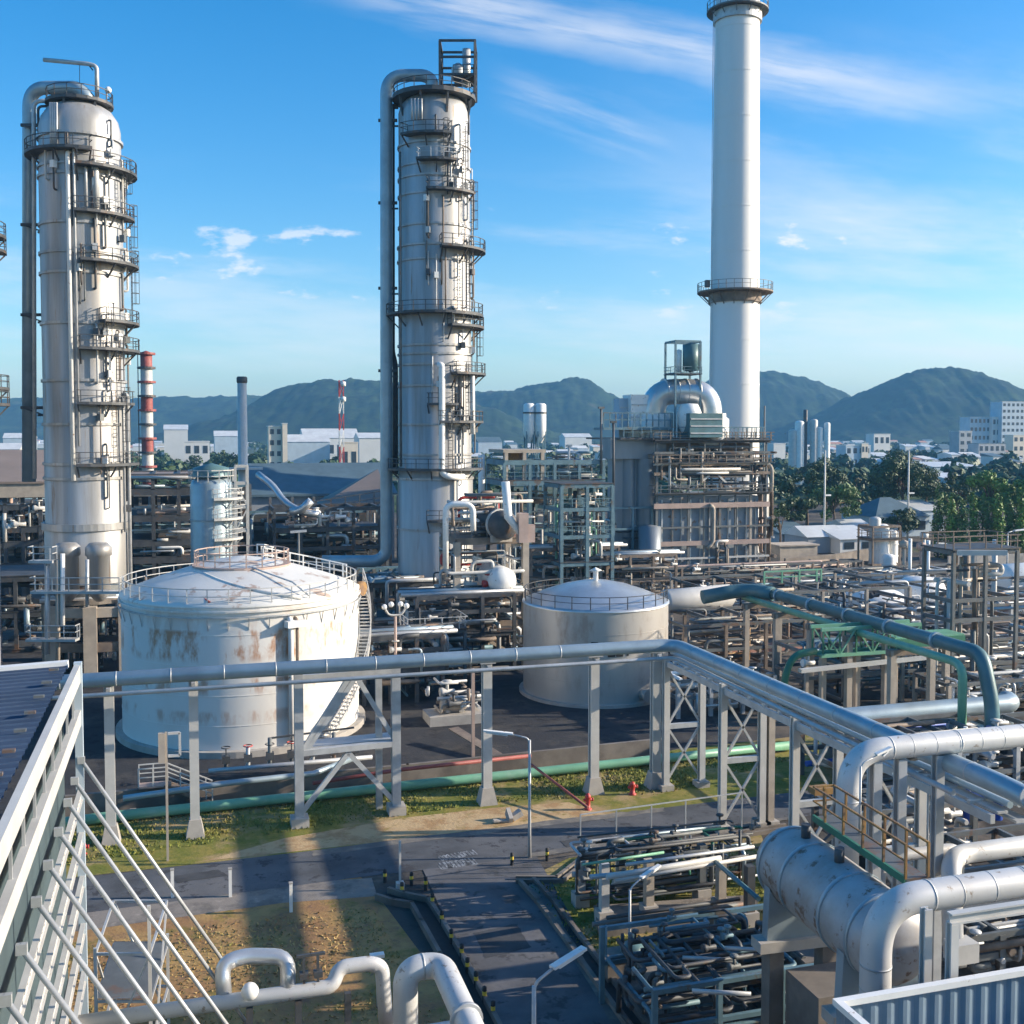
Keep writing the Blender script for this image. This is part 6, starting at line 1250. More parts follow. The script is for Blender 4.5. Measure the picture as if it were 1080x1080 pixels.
def yard(name, lab, px0, py0, px1, py1, h, seed, n=26, mats=PIPEM, lv=(.55, 1.0), cat='pipe rack', ny=2, nx=4, m='tan', nv=8, rr=(.08, .22)):
    """a piping yard whose ground outline runs from picture corner (px0, py0) near-left to (px1, py1) far-right"""
    a_ = G(px0, py0); b_ = G(px1, py1); x0, x1 = a_.x, b_.x; y0, y1 = a_.y, b_.y
    if x1 < x0 + 3: x1 = x0 + 3
    if y1 < y0 + 2.5: y1 = y0 + 2.5
    o = Vector((x0, y0, 0)); t = frame(name, lab, o, nx, ny, (x1 - x0) / (nx - 1), (y1 - y0) / (ny - 1), [h * f for f in lv], m, .32, bw=.3, cat=cat, mbeam='grey')
    jungle(t, x0, x1, y0 - .4, y1, .3, h * 1.08, n, rr, mats, seed, .4); valves(t, x0, x1, y0 - .6, y0 + (y1 - y0) * .6, .5, h, nv, seed + 1, ('white', 'pale', 'dark', 'galv'), .32)
    return t
yard('pipe_yard', 'tangled brown pipework behind the bend of the overhead pipe', 722, 720, 800, 692, 5.5, 101, 34, ('brown', 'tan', 'grey', 'dark', 'ochre'), m='brown')
yard('pipe_yard', 'low pipework with pale sheets between the braced trestles', 715, 758, 800, 742, 3.2, 102, 24, ('pale', 'galv', 'bluepipe', 'white'), m='galv')
yard('pipe_yard', 'shaded pipework under the green truss walkway', 850, 748, 960, 722, 5.0, 103, 40, DARKM + ('pale',), m='tan')
yard('pipe_yard', 'pipework around the teal portal supports, near the heater', 770, 690, 880, 655, 6.5, 104, 44, ('grey', 'brown', 'tan', 'dark', 'teal', 'pale'), m='tan', nx=5)
yard('pipe_yard', 'valve rows with a red handwheel beside the fat blue-grey pipe', 1000, 760, 1090, 736, 3.0, 105, 34, ('pale', 'tan', 'galv', 'brown', 'white'), m='tan', nv=16)
yard('pipe_yard', 'pale pipe racks stepping back on the far right, below the white drum', 1000, 700, 1120, 655, 6.0, 106, 50, ('pale', 'tan', 'white', 'brown', 'galv', 'pink'), m='pale', nx=5, nv=14)
yard('pipe_yard', 'flat strip of small pipework in front of the fired heater', 690, 625, 905, 614, 3.6, 107, 60, ('tan', 'brown', 'pale', 'grey', 'pink', 'white'), m='brown', nx=9, nv=16)
yard('pipe_yard', 'flat strip of small pipework behind the low white tanks', 838, 640, 1000, 622, 4.0, 108, 60, ('tan', 'brown', 'pale', 'grey', 'white'), m='tan', nx=7, nv=16)
yard('pipe_yard', 'small pipework to the right of the truss walkway end', 985, 735, 1075, 705, 5.0, 109, 34, ('grey', 'brown', 'pale', 'bluepipe', 'dark'), m='brown')
yard('pipe_yard', 'pipe tangle in the shade right of the cable rack, behind the first hairpin pipe', 905, 850, 1010, 800, 3.4, 110, 44, ('dark', 'grey', 'galv', 'brown', 'pale', 'blue'), m='grey', nv=14)
yard('pipe_yard', 'grey valve rows at the far right behind the overhead pipe elbow', 1010, 850, 1110, 800, 3.6, 111, 44, ('galv', 'pale', 'grey', 'white', 'dark'), m='galv', nv=20)
yard('pipe_yard', 'dark manifold with flange heads right of the first hairpin pipe', 895, 925, 985, 885, 3.4, 112, 36, ('dark', 'grey', 'pale', 'galv', 'brown'), m='grey', nv=14)
yard('pipe_yard', 'shaded pipework beyond the drum platform at the right edge', 1000, 985, 1100, 925, 3.0, 113, 30, ('brown', 'grey', 'dark', 'tan'), m='grey', nv=8)
yard('pipe_yard', 'low tangle of lines behind the white portal frame, near the bottom corner', 1004, 1040, 1110, 990, 2.0, 114, 30, ('grey', 'galv', 'brown', 'pale', 'dark'), m='grey', nv=12)
yard('pipe_yard', 'small lines on the paving under the near drum', 812, 1060, 890, 1010, 1.8, 115, 24, ('grey', 'brown', 'dark', 'tan'), m='grey', nv=8)
# blue valves
p = G(1020, 868); t = thing('blue_valves', 'set of bright blue valves and pump housings under the overhead pipe elbow', 'valves', p)
for k in range(7):
    b_ = p + Vector((-2.2 + k * .75, (k % 3) * .7, 0)); q = MB(); q.lathe(b_, [(.3, 0), (.3, 1.0 + .3 * (k % 2)), (.42, 1.1 + .3 * (k % 2)), (.42, 1.35 + .3 * (k % 2)), (.15, 1.5 + .3 * (k % 2)), (.15, 2.3), (.01, 2.35)], 12); part('valve', q, M['blue'], t)
q = MB(); q.tube([p + Vector((-2.8, .3, 2.2)), p + Vector((3.0, .3, 2.2))], .2, 8); part('header', q, M['blue'], t); q = MB(); q.beam(p + Vector((-2, -.4, 1.7)), p + Vector((2, -.4, 1.9)), .35, .3); part('beam', q, M['blue'], t)
# manifold plot next to the side road
a_, b_ = G(640, 985), G(795, 925)
t = thing('valve_manifold', 'open piping manifold on concrete posts in the grass right of the side road', 'manifold', G(715, 955))
q = MB(); pp = [G(632, 990), G(795, 972), G(800, 950), G(626, 962)]; q.prism([(p.x, p.y) for p in pp], 0, .35); part('plinth', q, M['slab'], t)
def mline(px0, py0, px1, py1, z, r_, m): q = MB(); q.tube([G(px0, py0, z), G(px1, py1, z)], r_, 10); part('pipe', q, M[m], t)
mline(640, 925, 760, 905, 3.2, .14, 'pale'); mline(622, 925, 665, 921, 3.1, .12, 'bluepipe'); mline(648, 929, 800, 903, 3.0, .1, 'pale'); mline(614, 912, 700, 899, 3.4, .07, 'green'); mline(660, 912, 795, 893, 3.3, .09, 'galv')
mline(750, 905, 800, 948, 3.1, .12, 'tealpipe'); mline(625, 975, 790, 953, .8, .12, 'grey'); mline(640, 968, 780, 948, 1.2, .1, 'dark')
for px, py, z, m_ in ((637, 974, 3.1, 'pale'), (684, 968, 3.0, 'tan'), (740, 950, 3.0, 'grey'), (760, 962, 2.6, 'tan'), (655, 940, 3.0, 'grey'), (704, 935, 3.0, 'grey'), (612, 955, 2.4, 'galv'), (790, 975, 3.0, 'dark')):
    p = G(px, py); q = MB(); q.box((p.x, p.y, z / 2), (.42, .42, z)); part('post', q, M[m_], t)
    q = MB(); q.box((p.x, p.y, .35), (.75, .75, .7)); part('footing', q, M['conc'], t)
c0, c1 = G(618, 975), G(795, 925)
jungle(t, c0.x, c1.x, c0.y + .5, c1.y, .5, 3.6, 62, (.05, .12), ('dark', 'grey', 'galv', 'dark', 'greend', 'bluepipe', 'grey', 'dark'), 121, .5)
valves(t, c0.x, c1.x, c0.y, c1.y, .6, 3.7, 26, 122, ('dark', 'galv', 'grey', 'dark', 'dark', 'pale'), .17)
q = MB(); q.rail([G(612, 925, 0), G(700, 911, 0), G(782, 898, 0)], 3.5, .06, 2.2, mid=False); part('railing', q, M['galv'], t)
# teal tank and dark lattice skid at the bottom edge
p = G(667, 1028); q = MB(); q.lathe(p, [(.01, 0), (.55, 0), (.55, 1.2), (.45, 1.4), (.01, 1.5)], 16); q.tube([p + Vector((0, 0, 1.4)), p + Vector((0, 0, 1.9))], .12, 8); solo('dosing_tank', q, M['tealpipe'], 'small teal dosing tank near the lower kerb lamp', 'tank')
q = MB(); p = G(652, 1030); q.box(p + Vector((0, 0, .5)), (1.4, 1.0, 1.0)); q.box(p + Vector((0, 0, 1.05)), (1.6, 1.2, .1)); solo('cabinet', q, M['concdark'], 'low stained block beside the small teal dosing tank', 'block')
c0, c1 = G(690, 1135), G(815, 1030)
t = thing('piping_skid', 'dense dark teal piping skid in shadow at the bottom edge', 'piping skid', (c0 + c1) / 2)
jungle(t, c0.x, c1.x, c0.y, c1.y, .3, 3.6, 70, (.05, .13), ('dark', 'grey', 'dark', 'teal', 'dark'), 131, .35)
valves(t, c0.x, c1.x, c0.y, c1.y, 1.0, 3.8, 22, 132, ('teal', 'dark', 'dark', 'grey'), .16)
for f in (0, .33, .66, 1):
    for g_ in (0, 1): p = Vector((c0.x + (c1.x - c0.x) * f, c0.y + (c1.y - c0.y) * g_, 0)); q = MB(); q.beam(p, p + Vector((0, 0, 3.4)), .2); part('post', q, M['teal'], t)
for z in (1.8, 3.3):
    for g_ in (0, 1): q = MB(); q.beam((c0.x, c0.y + (c1.y - c0.y) * g_, z), (c1.x, c0.y + (c1.y - c0.y) * g_, z), .18); part('beam', q, M['teal'], t)
for k, (px, py, z0) in enumerate(((720, 1010, 3.0), (765, 1000, 3.4), (730, 1045, 3.6))):
    a_ = G(px, py, z0); q = MB(); q.tube([a_, a_ + Vector((1.8, -1.2, .2))], .09, 8); solo('strut_lamp', q, M['galv'], ['slim tube lamp over the dark piping skid, farthest from the viewer', 'slim tube lamp over the dark piping skid, nearest the drum saddle', 'slim tube lamp low over the dark piping skid'][k], 'lamp', 'tube lamps over the skid')
q = MB(); p = G(855, 1060); q.box(p + Vector((0, 0, 1.4)), (2.6, 3.2, 2.8)); solo('pump_plinth', q, M['concdark'], 'tall plain concrete plinth under the near drum', 'plinth')
# blue corrugated enclosure bottom right
zE = 10.1; P1 = G(884, 1058, zE); P0 = P1 + Vector((0, -3.2, 0)); 
t = thing('corrugated_enclosure', 'blue corrugated steel enclosure with white top rails in the bottom corner', 'enclosure', P0 - Vector((0, 0, zE)))
x0, y0 = P0.x, P0.y; y1 = P1.y; xe = x0 + 14
def corr(a_, b_, z0, z1, nm):
    a_, b_ = Vector(a_), Vector(b_); n = int((b_ - a_).length / .12); d_ = (b_ - a_).normalized(); s_ = Vector((-d_.y, d_.x, 0)); q = MB(); vs = []
    for i in range(n + 1): p = a_.lerp(b_, i / n) + s_ * (.05 if (i // 2) % 2 else 0); vs += [(p.x, p.y, z0), (p.x, p.y, z1)]
    q.add(vs, [(2 * i, 2 * i + 2, 2 * i + 3, 2 * i + 1) for i in range(n)]); part(nm, q, M['bluesheet'], t)
M['bluesheet'] = mat('blue_grey_corrugated_sheet', (.17, .24, .31), .5, .15, .1, .6, second=(.12, .17, .22), amt=.4)
corr((x0, y0, 0), (xe, y0, 0), 4, zE - 1.0, 'near_wall'); corr((x0, y1, 0), (xe, y1, 0), 4, zE, 'far_wall'); corr((x0, y0, 0), (x0, y1, 0), 4, zE, 'end_wall')
for a_, b_ in (((x0, y0, zE), (x0, y1 - .1, zE)), ((x0 - .1, y1, zE + .004), (xe, y1, zE + .004))): q = MB(); q.beam(a_, b_, .2, .16); part('top_rail', q, M['white'], t)
q = MB(); q.beam((x0 + .11, y0 + .1, zE - .05), (x0 + 1.2, y0 + .1, zE - .05), .2, .16); part('top_rail', q, M['white'], t)
q = MB(); q.rail([(x0 + 2.0, y0 - .5, zE - 2.2), (xe, y0 - .5, zE - 2.2)], 1.3, .11, .45, mid=False); part('handrail', q, M['white'], t)
q = MB(); q.box(((x0 + xe) / 2, (y0 + y1) / 2, 2), (xe - x0, y1 - y0, 4)); part('base', q, M['conc'], t)
d = 28.5; t = thing('pipe_portal', 'white steel portal frame carrying the nearest hairpin pipe', 'portal', Vector((at(975, 1000, d).x, at(975, 1000, d).y, 0)))
for px, yt in ((977, 958), (1004.5, 974)): a_ = at(px, yt, d + (.8 if px < 1000 else 0)); q = MB(); q.ibeam((a_.x, a_.y, 0), a_, .24, .24, .05); part('leg', q, M['pale'], t)
a_ = at(1004.5, 972, d); q = MB(); q.ibeam(a_ + Vector((-.1, 0, .1)), a_ + Vector((12, 0, .1)), .22, .3, .05); part('beam', q, M['pale'], t)
p = G(1010, 1010, 4.0); q = MB(); q.box(p + Vector((1.4, 1.5, -.6)), (1.1, .8, .8)); solo('tank_block', q, M['pale'], 'pale block with a lid behind the white portal frame', 'box')
# support posts for the first hairpin pipe
hy_ = at(895, 793, 45).y
for k, px in enumerate((962, 930, 1012)):
    a_ = at(px, 790, 45); a_ = Vector((a_.x, hy_, 0)); q = MB(); q.ibeam(a_, (a_.x, a_.y, zat(793, 45) - .5), .4, .4, .08); solo('pipe_post', q, M['galv'], ['steel post under the level run of the first hairpin pipe', 'steel post just inside the bend of the first hairpin pipe', 'steel post under the first hairpin pipe near the frame edge'][k], 'post', 'posts under the first hairpin pipe')

# ------------------------------------------------------------------ low white tanks, slim towers and posts
for k, (px0, py0, w_, h_, lb) in enumerate(((970, 646, 3.4, 3.2, 'low white round tank in front of the small pipework strip, right one of two'), (922, 656, 5.0, 1.8, 'broad low white tank roof seen past the fat teal pipe'))):
    p = G(px0, py0); vdrum('low_tank', lb, p, w_ if k else w_, h_, 'white', True, 'low white tanks', 'tank', 1)
p = G(975, 690, 0); t = thing('flat_roof_hut', 'low flat white roofed hut behind the fat teal pipe', 'hut', p); q = MB(); q.box(p + Vector((2, 2, 2.4)), (11, 4, .5)); part('roof', q, M['wallwhite'], t); q = MB(); q.box(p + Vector((2, 2, 1.07)), (10.4, 3.6, 2.14)); part('wall', q, M['wallcream'], t)
hdrum('horizontal_drum', 'white horizontal drum at the far right edge, before the dry grass', G(1058, 612, 4), G(1120, 608, 4), 2.3, 'white', 'drum')
for k, (px, py, r_, yt, m_) in enumerate(((922, 612, .95, 548, 'pale'), (930, 612, 1.1, 556, 'white'), (940, 611, 1.0, 562, 'white'), (937, 617, 1.1, 588, 'white'))):
    p = G(px, py); vdrum('slim_tower', ['thin pale tower, first of the slim cluster near the white house', 'pale tower with a stub, second of the slim cluster', 'white tower, third of the slim cluster', 'short white drum at the foot of the slim cluster'][k], p, r_, zat(yt, dep(py)), m_, True, 'slim white towers', 'tower', 3)
o = G(920, 614); frame('tower_steelwork', 'railed steel frame round the slim cluster of white towers', o, 2, 2, 5.2, 4, [zat(596, dep(614)), zat(570, dep(614)), zat(556, dep(614))], 'brown', .25, decks=(zat(570, dep(614)),), rails=(zat(570, dep(614)),), cat='steel frame')
for k, (px, py, yt, m_, hd) in enumerate(((959, 625, 568, 'white', 0), (953, 622, 572, 'tan', 1), (978, 628, 570, 'white', 0), (971, 622, 574, 'pink', 1), (974, 600, 563, 'pale', 1), (1047, 690, 569, 'pale', 0), (1025, 690, 575, 'tan', 0), (1017, 695, 580, 'brown', 0))):
    p = G(px, py); zt = zat(yt, dep(py)); q = MB(); q.tube([p, (p.x, p.y, zt)], .28 if m_ != 'brown' else .4, 8)
    if hd: q.lathe((p.x, p.y, zt - 1), [(.3, 0), (.75, .3), (.75, 1.1), (.01, 1.4)], 10)
    solo('vent_stack', q, M[m_], ['slender white vent stack left of the red-topped one', 'tan capped vent stack beside the slim tower cluster', 'slender white vent stack right of the red-topped one', 'reddish vent stack with a pale cap', 'small capped mast behind the reddish vent stack', 'tall pale post on the open valve platform', 'tan post under the open valve platform', 'thick brown post under the open valve platform'][k], 'vent stack', 'vent stacks')
d = 96; o = at(1004, 690, d); o.z = 0
t = frame('valve_platform', 'open valve platform on posts at the far right, before the columnar trees', o, 3, 2, 3.4, 4, [zat(655, d), zat(634, d), zat(583, d)], 'grey', .3, decks=(zat(583, d),), rails=(zat(583, d),), mrail='brown', cat='platform')
jungle(t, o.x, o.x + 7, o.y, o.y + 4, 1, zat(590, d), 26, (.1, .25), ('grey', 'brown', 'pale', 'tan', 'dark'), 141, .5)
q = MB(); q.beam(at(1010, 583, d - 1), at(1062, 583, d - 1), .3, .45); part('header_beam', q, M['pale'], t)
lamp('street_lamp', 'street lamp before the columnar trees at the far right', G(1062, 605), zat(562, dep(605)), (1.6, 0), .12, (2.2, .5, .2))
lamp('street_lamp', 'small street lamp to the left of the open valve platform', G(1006, 600), zat(575, dep(600)), (-2.0, 0), .12, (1.8, .4, .2))
p = G(688, 600); t = thing('hooked_vent', 'white mushroom vent with hooked pipe above the tan-grey tank roof', 'vent', p); dd = dep(600)
q = MB(); q.lathe((p.x, p.y, 0), [(.5, 0), (.5, 3.6), (1.9, 3.8), (1.9, 5.2), (.01, 5.6)], 16); part('hood', q, M['pale'], t); q = MB(); q.tube(fil([(p.x - .6, p.y, 5), (p.x - .6, p.y, 8), (p.x + .6, p.y, 8.2), (p.x + .9, p.y, 7.4)], .8), .22, 8); part('hook_pipe', q, M['pale'], t)
# paving patches and walls behind
strip('plant_paving', [(752, 694), (835, 684), (825, 668), (742, 676)], .03, 'slab')
q = MB(); a_ = G(752, 690); q.box(a_ + Vector((6, 1, .2)), (14, 3, .4)); solo('brick_apron', q, M['salmon'], 'salmon red apron behind the bend of the overhead pipe', 'apron')
wall_line([(828, 603), (880, 598), (925, 590)], 2.4, .4, 'concdark', 'boundary_wall', 'dark boundary wall behind the low pipework before the white house')
wall_line([(1000, 598), (1100, 594)], 2.0, .3, 'conc', 'boundary_wall', 'pale boundary wall in front of the columnar trees')
q = MB(); p = G(835, 592); q.box(p + Vector((0, 0, 1.6)), (8, 5, 3.2)); q.box(p + Vector((0, 0, 3.3)), (8.6, 5.6, .25)); solo('stone_block', q, M['tan'], 'tan block hut right at the corner of the fired heater', 'hut')
q = MB(); r = random.Random(5); c0 = G(1010, 592)
for _ in range(900):
    x, y = r.uniform(0, 30), r.uniform(-2, 5); h = r.uniform(1.2, 2.4); p = c0 + Vector((x, y, 0)); a = r.uniform(0, 3.1); dx = Vector((math.cos(a), math.sin(a), 0)) * .25
    q.add([p - dx, p + dx, p + dx * .4 + Vector((r.uniform(-.3, .3), r.uniform(-.3, .3), h)), p - dx * .4 + Vector((0, 0, h * .9))], [(0, 1, 2, 3)])
struct('dry_grass', q, M['drygrass'], 'stuff')
# ------------------------------------------------------------------ trees
def leaf_cloud(mb, blobs, n, size, r, flat=.55):
    for (c, rad, sq) in blobs:
        k = max(6, int(n * rad * rad))
        for _ in range(k):
            u = Vector((r.gauss(0, 1), r.gauss(0, 1), r.gauss(0, 1))).normalized(); f = r.uniform(.55, 1.1) ** .8
            p = c + Vector((u.x * rad, u.y * rad, u.z * rad * sq)) * f
            nrm = (u + Vector((r.uniform(-1, 1), r.uniform(-1, 1), r.uniform(-.4, 1))) * .8).normalized()
            a = nrm.cross(Vector((r.uniform(-1, 1), r.uniform(-1, 1), r.uniform(-1, 1)))).normalized(); b = nrm.cross(a); s = size * r.uniform(.6, 1.4)
            mb.add([p - a * s, p - b * s * flat, p + a * s, p + b * s * flat], [(0, 1, 2, 3)])
def make_tree(name, lab, base, h, w, m, seed, kind='round', group=None, leaf=.55, dens=26):
    r = random.Random(seed); t = thing(name, lab, 'tree', base, group); b = Vector(base); q = MB()
    if kind == 'column':
        q.tube([b, b + Vector((0, 0, h * .5)), b + Vector((.1, 0, h * .9))], [.2, .14, .04], 6); part('trunk', q, M['bark'], t); q = MB(); bl = []
        for i in range(16):
            z = h * (.08 + .9 * i / 15); ww = w * .5 * math.sin(math.pi * min(1, .18 + .82 * i / 15)) ** .7 + .15
            bl.append((b + Vector((r.uniform(-.25, .25) * w * .5, r.uniform(-.25, .25) * w * .5, z)), ww * r.uniform(.75, 1.15), 1.5))
        leaf_cloud(q, bl, dens, leaf * .7, r); part('crown', q, M[m], t); return t
    top = b + Vector((r.uniform(-.5, .5), r.uniform(-.5, .5), h * .55)); q.tube([b, b.lerp(top, .5) + Vector((.2, .1, 0)), top], [h * .028, h * .02, h * .012], 8); bl = []
    n = 18 if kind == 'round' else 26
    for i in range(n):
        a = r.uniform(0, 6.28); rr_ = w * .5 * math.sqrt(r.random()) * .8; z = h * (.42 + .48 * r.random() * (1 - (rr_ / (w * .5)) ** 2 * .6))
        c = b + Vector((math.cos(a) * rr_, math.sin(a) * rr_, z)); rad = w * r.uniform(.07, .19); bl.append((c, rad, .75))
        if i % 3 == 0: q.tube([top - Vector((0, 0, h * .2 * r.random())), top.lerp(c, .5) + Vector((0, 0, .3)), c], [h * .012, h * .008, h * .003], 5)
    part('trunk', q, M['bark'], t); q = MB(); leaf_cloud(q, bl, dens, leaf, r); part('crown', q, M[m], t); return t
def gb(px, py): return G(px, py)
T_ = [  # px, base row, top row, width px, leaves, kind, label
 (851, 566, 488, 62, 'foliage_dark', 'round', 'dark spreading tree beside the fired heater, behind the long low roofs'),
 (880, 570, 503, 56, 'foliage_mid', 'round', 'green tree in front of the dark spreading tree near the heater'),
 (899, 560, 494, 26, 'foliage_olive', 'round', 'narrow olive tree between two lamp poles'),
 (838, 572, 512, 40, 'foliage_dark', 'round', 'low dark tree touching the edge of the fired heater'),
 (870, 545, 472, 44, 'foliage_dark', 'round', 'dark tree crown rising behind the green tree near the heater'),
 (952, 556, 473, 82, 'foliage_dark', 'wide', 'huge dome-shaped dark tree behind the slate-roofed house'),
 (977, 552, 490, 34, 'foliage_olive', 'round', 'olive-brown tree merging with the right flank of the huge dome tree'),
 (950, 575, 533, 44, 'foliage_dark', 'round', 'round dark tree in front of the slate-roofed house'),
 (1010, 556, 492, 40, 'foliage_dark', 'round', 'dark tree between the huge dome tree and the bright tree'),
 (1045, 572, 488, 70, 'foliage_lime', 'wide', 'big bright green tree behind the columnar trees'),
 (1082, 574, 492, 50, 'foliage_lime', 'wide', 'bright green tree cut by the right edge of the view'),
 (1004, 566, 510, 34, 'foliage_mid', 'round', 'mid green tree just behind the first columnar trees'),
 (528, 538, 488, 26, 'foliage_mid', 'round', 'bright bushy tree right of the middle column'),
 (514, 520, 478, 26, 'foliage_dark', 'round', 'dark tree peeping out beside the middle column'),
 (822, 585, 525, 26, 'foliage_dark', 'round', 'small dark tree hugging the heater cage'),
]
for i, (px, pb, pt, wp, m_, kd, lb) in enumerate(T_):
    b = gb(px, pb); d = dep(pb); h = zat(pt, d); make_tree('broadleaf_tree', lb, b, h, wp * d / F_PX, m_, 200 + i, kd, 'trees beyond the plant', .36, 62)
for i, px in enumerate((989, 1003, 1014, 1026, 1040, 1052, 1064, 1076)):
    pb = 588 + (i % 3); b = gb(px, pb); d = dep(pb); h = zat(512 + (i * 7) % 16, d)
    make_tree('columnar_tree', f'slim columnar tree of the planted row, {ORD[i]} counting from the slate-roofed house', b, h, 12 * d / F_PX, 'foliage_lime' if i % 2 else 'foliage_mid', 240 + i, 'column', 'row of columnar trees', .4, 90)
for i in range(7):
    px = 296 + i * 16; b = gb(px, 530 - i % 2 * 3); d = dep(530); h = zat(486 + (i * 5) % 11, d)
    make_tree('broadleaf_tree', f'{"olive" if i % 3 == 1 else "dark green"} tree over the shed roofs, {ORD[i]} from the thin stack', b, h, 24 * d / F_PX, 'foliage_olive' if i % 3 == 1 else 'foliage_dark', 260 + i, 'round', 'trees over the shed roofs', .5, 22)
for i, (px, pb, pt) in enumerate(((24, 520, 468), (14, 524, 476), (236, 505, 470), (248, 508, 474), (205, 503, 476))):
    b = gb(px, pb); d = dep(pb); make_tree('broadleaf_tree', ['dark tree among the pale roofs, left of the left column', 'lower dark tree among the pale roofs at the left edge', 'dark tree behind the grey upright drum', 'dark tree touching the thin pale stack', 'dark shrubby tree between the striped tower and the grey drum'][i], b, zat(pt, d), 20 * d / F_PX, 'foliage_dark', 280 + i, 'round', 'trees beyond the plant', .6, 18)
# the town's tree cover, one mass nobody could count
q = MB(); r = random.Random(77)
for _ in range(900):
    d = 330 * (1900 / 330) ** r.random(); a = r.uniform(-.55, .55) * d
    if d < 520 and abs(a / d - .02) < .25 and r.random() < .7: continue
    b = W(a, d); hh = r.uniform(5, 11); sz = .9 + d / 700
    bl = [(b + Vector((r.uniform(-4, 4), r.uniform(-4, 4), hh * r.uniform(.3, .7))), hh * r.uniform(.3, .5), .8) for _k in range(4)]
    for (c, rad, sq) in bl:
        for _k in range(int(34 if d < 800 else 16)):
            u = Vector((r.gauss(0, 1), r.gauss(0, 1), abs(r.gauss(0, 1)))).normalized(); p = c + u * rad * r.uniform(.6, 1.05); nrm = (u + Vector((r.uniform(-1, 1), r.uniform(-1, 1), r.uniform(-.3, 1))) * .7).normalized()
            a_ = nrm.cross(Vector((r.uniform(-1, 1), r.uniform(-1, 1), r.uniform(-1, 1)))).normalized(); b_ = nrm.cross(a_); s = sz * r.uniform(.6, 1.4); q.add([p - a_ * s, p - b_ * s * .7, p + a_ * s, p + b_ * s * .7], [(0, 1, 2, 3)])
struct('distant_trees', q, M['foliage_dark'], 'stuff')

# ------------------------------------------------------------------ buildings
def building(name, lab, p, w, dpt, h, wall_m, roof_m, kind='flat', floors=0, group=None, rz=0.0, cat='building'):
    t = thing(name, lab, cat, p, group); p = Vector(p); q = MB(); q.box(p + Vector((0, dpt / 2, h / 2)), (w, dpt, h)); part('wall', q, M[wall_m], t); q = MB(); e = .4
    if kind == 'flat': q.box(p + Vector((0, dpt / 2, h + .2)), (w + .4, dpt + .4, .4))
    elif kind == 'gable':
        hh = min(w, dpt) * .22
        x0, x1, y0, y1, ym = p.x - w / 2 - e, p.x + w / 2 + e, p.y - e, p.y + dpt + e, p.y + dpt / 2
        q.add([(x0, y0, h), (x1, y0, h), (x1, ym, h + hh), (x0, ym, h + hh), (x1, y1, h), (x0, y1, h)], [(0, 1, 2, 3), (3, 2, 4, 5), (0, 3, 5), (1, 4, 2), (0, 5, 4, 1)])
    elif kind == 'hip':
        hh = min(w, dpt) * .3; x0, x1, y0, y1 = p.x - w / 2 - e, p.x + w / 2 + e, p.y - e, p.y + dpt + e; k = min(w, dpt) * .45; ym = (y0 + y1) / 2
        q.add([(x0, y0, h), (x1, y0, h), (x1, y1, h), (x0, y1, h), (x0 + k, ym, h + hh), (x1 - k, ym, h + hh)], [(0, 1, 5, 4), (1, 2, 5), (2, 3, 4, 5), (3, 0, 4), (3, 2, 1, 0)])
    elif kind == 'shed':
        x0, x1, y0, y1 = p.x - w / 2 - e, p.x + w / 2 + e, p.y - e, p.y + dpt + e; q.add([(x0, y0, h), (x1, y0, h), (x1, y1, h + 2), (x0, y1, h + 2), (x0, y0, h - .1), (x1, y0, h - .1), (x1, y1, h), (x0, y1, h)], [(0, 1, 2, 3), (7, 6, 5, 4), (0, 4, 5, 1), (1, 5, 6, 2), (2, 6, 7, 3), (3, 7, 4, 0)])
    part('roof', q, M[roof_m], t)
    for f in range(floors):
        z = h * (f + .55) / floors; n = max(2, int(w / 4.5))
        for i in range(min(n, 7)):
            x = p.x - w / 2 + w * (i + .5) / min(n, 7); q = MB(); q.box((x, p.y - .03, z), (w / min(n, 7) * .55, .12, h / floors * .45)); part('window', q, M['glass'], t)
    return t
# near houses among the trees on the right
def blg(name, lab, px, pb, pt, wp, dpt, wm, rm, kind, fl=0, group=None, cat='building'):
    b = G(px, pb); d = dep(pb); return building(name, lab, b, wp * d / F_PX, dpt, max(2.2, zat(pt, d)), wm, rm, kind, fl, group, 0, cat)
blg('house', 'white house with dark windows behind the slim tower cluster', 905, 584, 568, 44, 8, 'wallwhite', 'roofpale', 'shed', 1, None, 'house')
blg('house', 'slate-roofed hipped house under the huge dome-shaped tree', 952, 566, 545, 66, 14, 'wallblue', 'roofteal', 'hip', 1, None, 'house')
blg('house', 'pale annexe house half hidden behind the first columnar tree', 981, 560, 538, 34, 9, 'wallblue', 'roofpale', 'shed', 1, None, 'house')
blg('long_roof', 'long low pale sheet roof left of the white house', 872, 583, 566, 46, 9, 'wallgrey', 'roofpale', 'gable', 0, None, 'shed')
blg('long_roof', 'low blue-grey sheet roof nearest to the fired heater', 842, 578, 563, 38, 9, 'wallgrey', 'roofteal', 'shed', 0, None, 'shed')
blg('long_roof', 'low pale roof behind the white house', 905, 572, 555, 28, 8, 'wallgrey', 'roofpale', 'gable', 0, None, 'shed')
blg('long_roof', 'long pale blue roof between the big trees on the right', 1010, 505, 492, 60, 24, 'wallblue', 'roofpale', 'shed', 0, None, 'shed')
blg('long_roof', 'low pale roof glimpsed behind the columnar trees', 1012, 520, 505, 30, 14, 'wallblue', 'roofpale', 'shed', 0, None, 'shed')
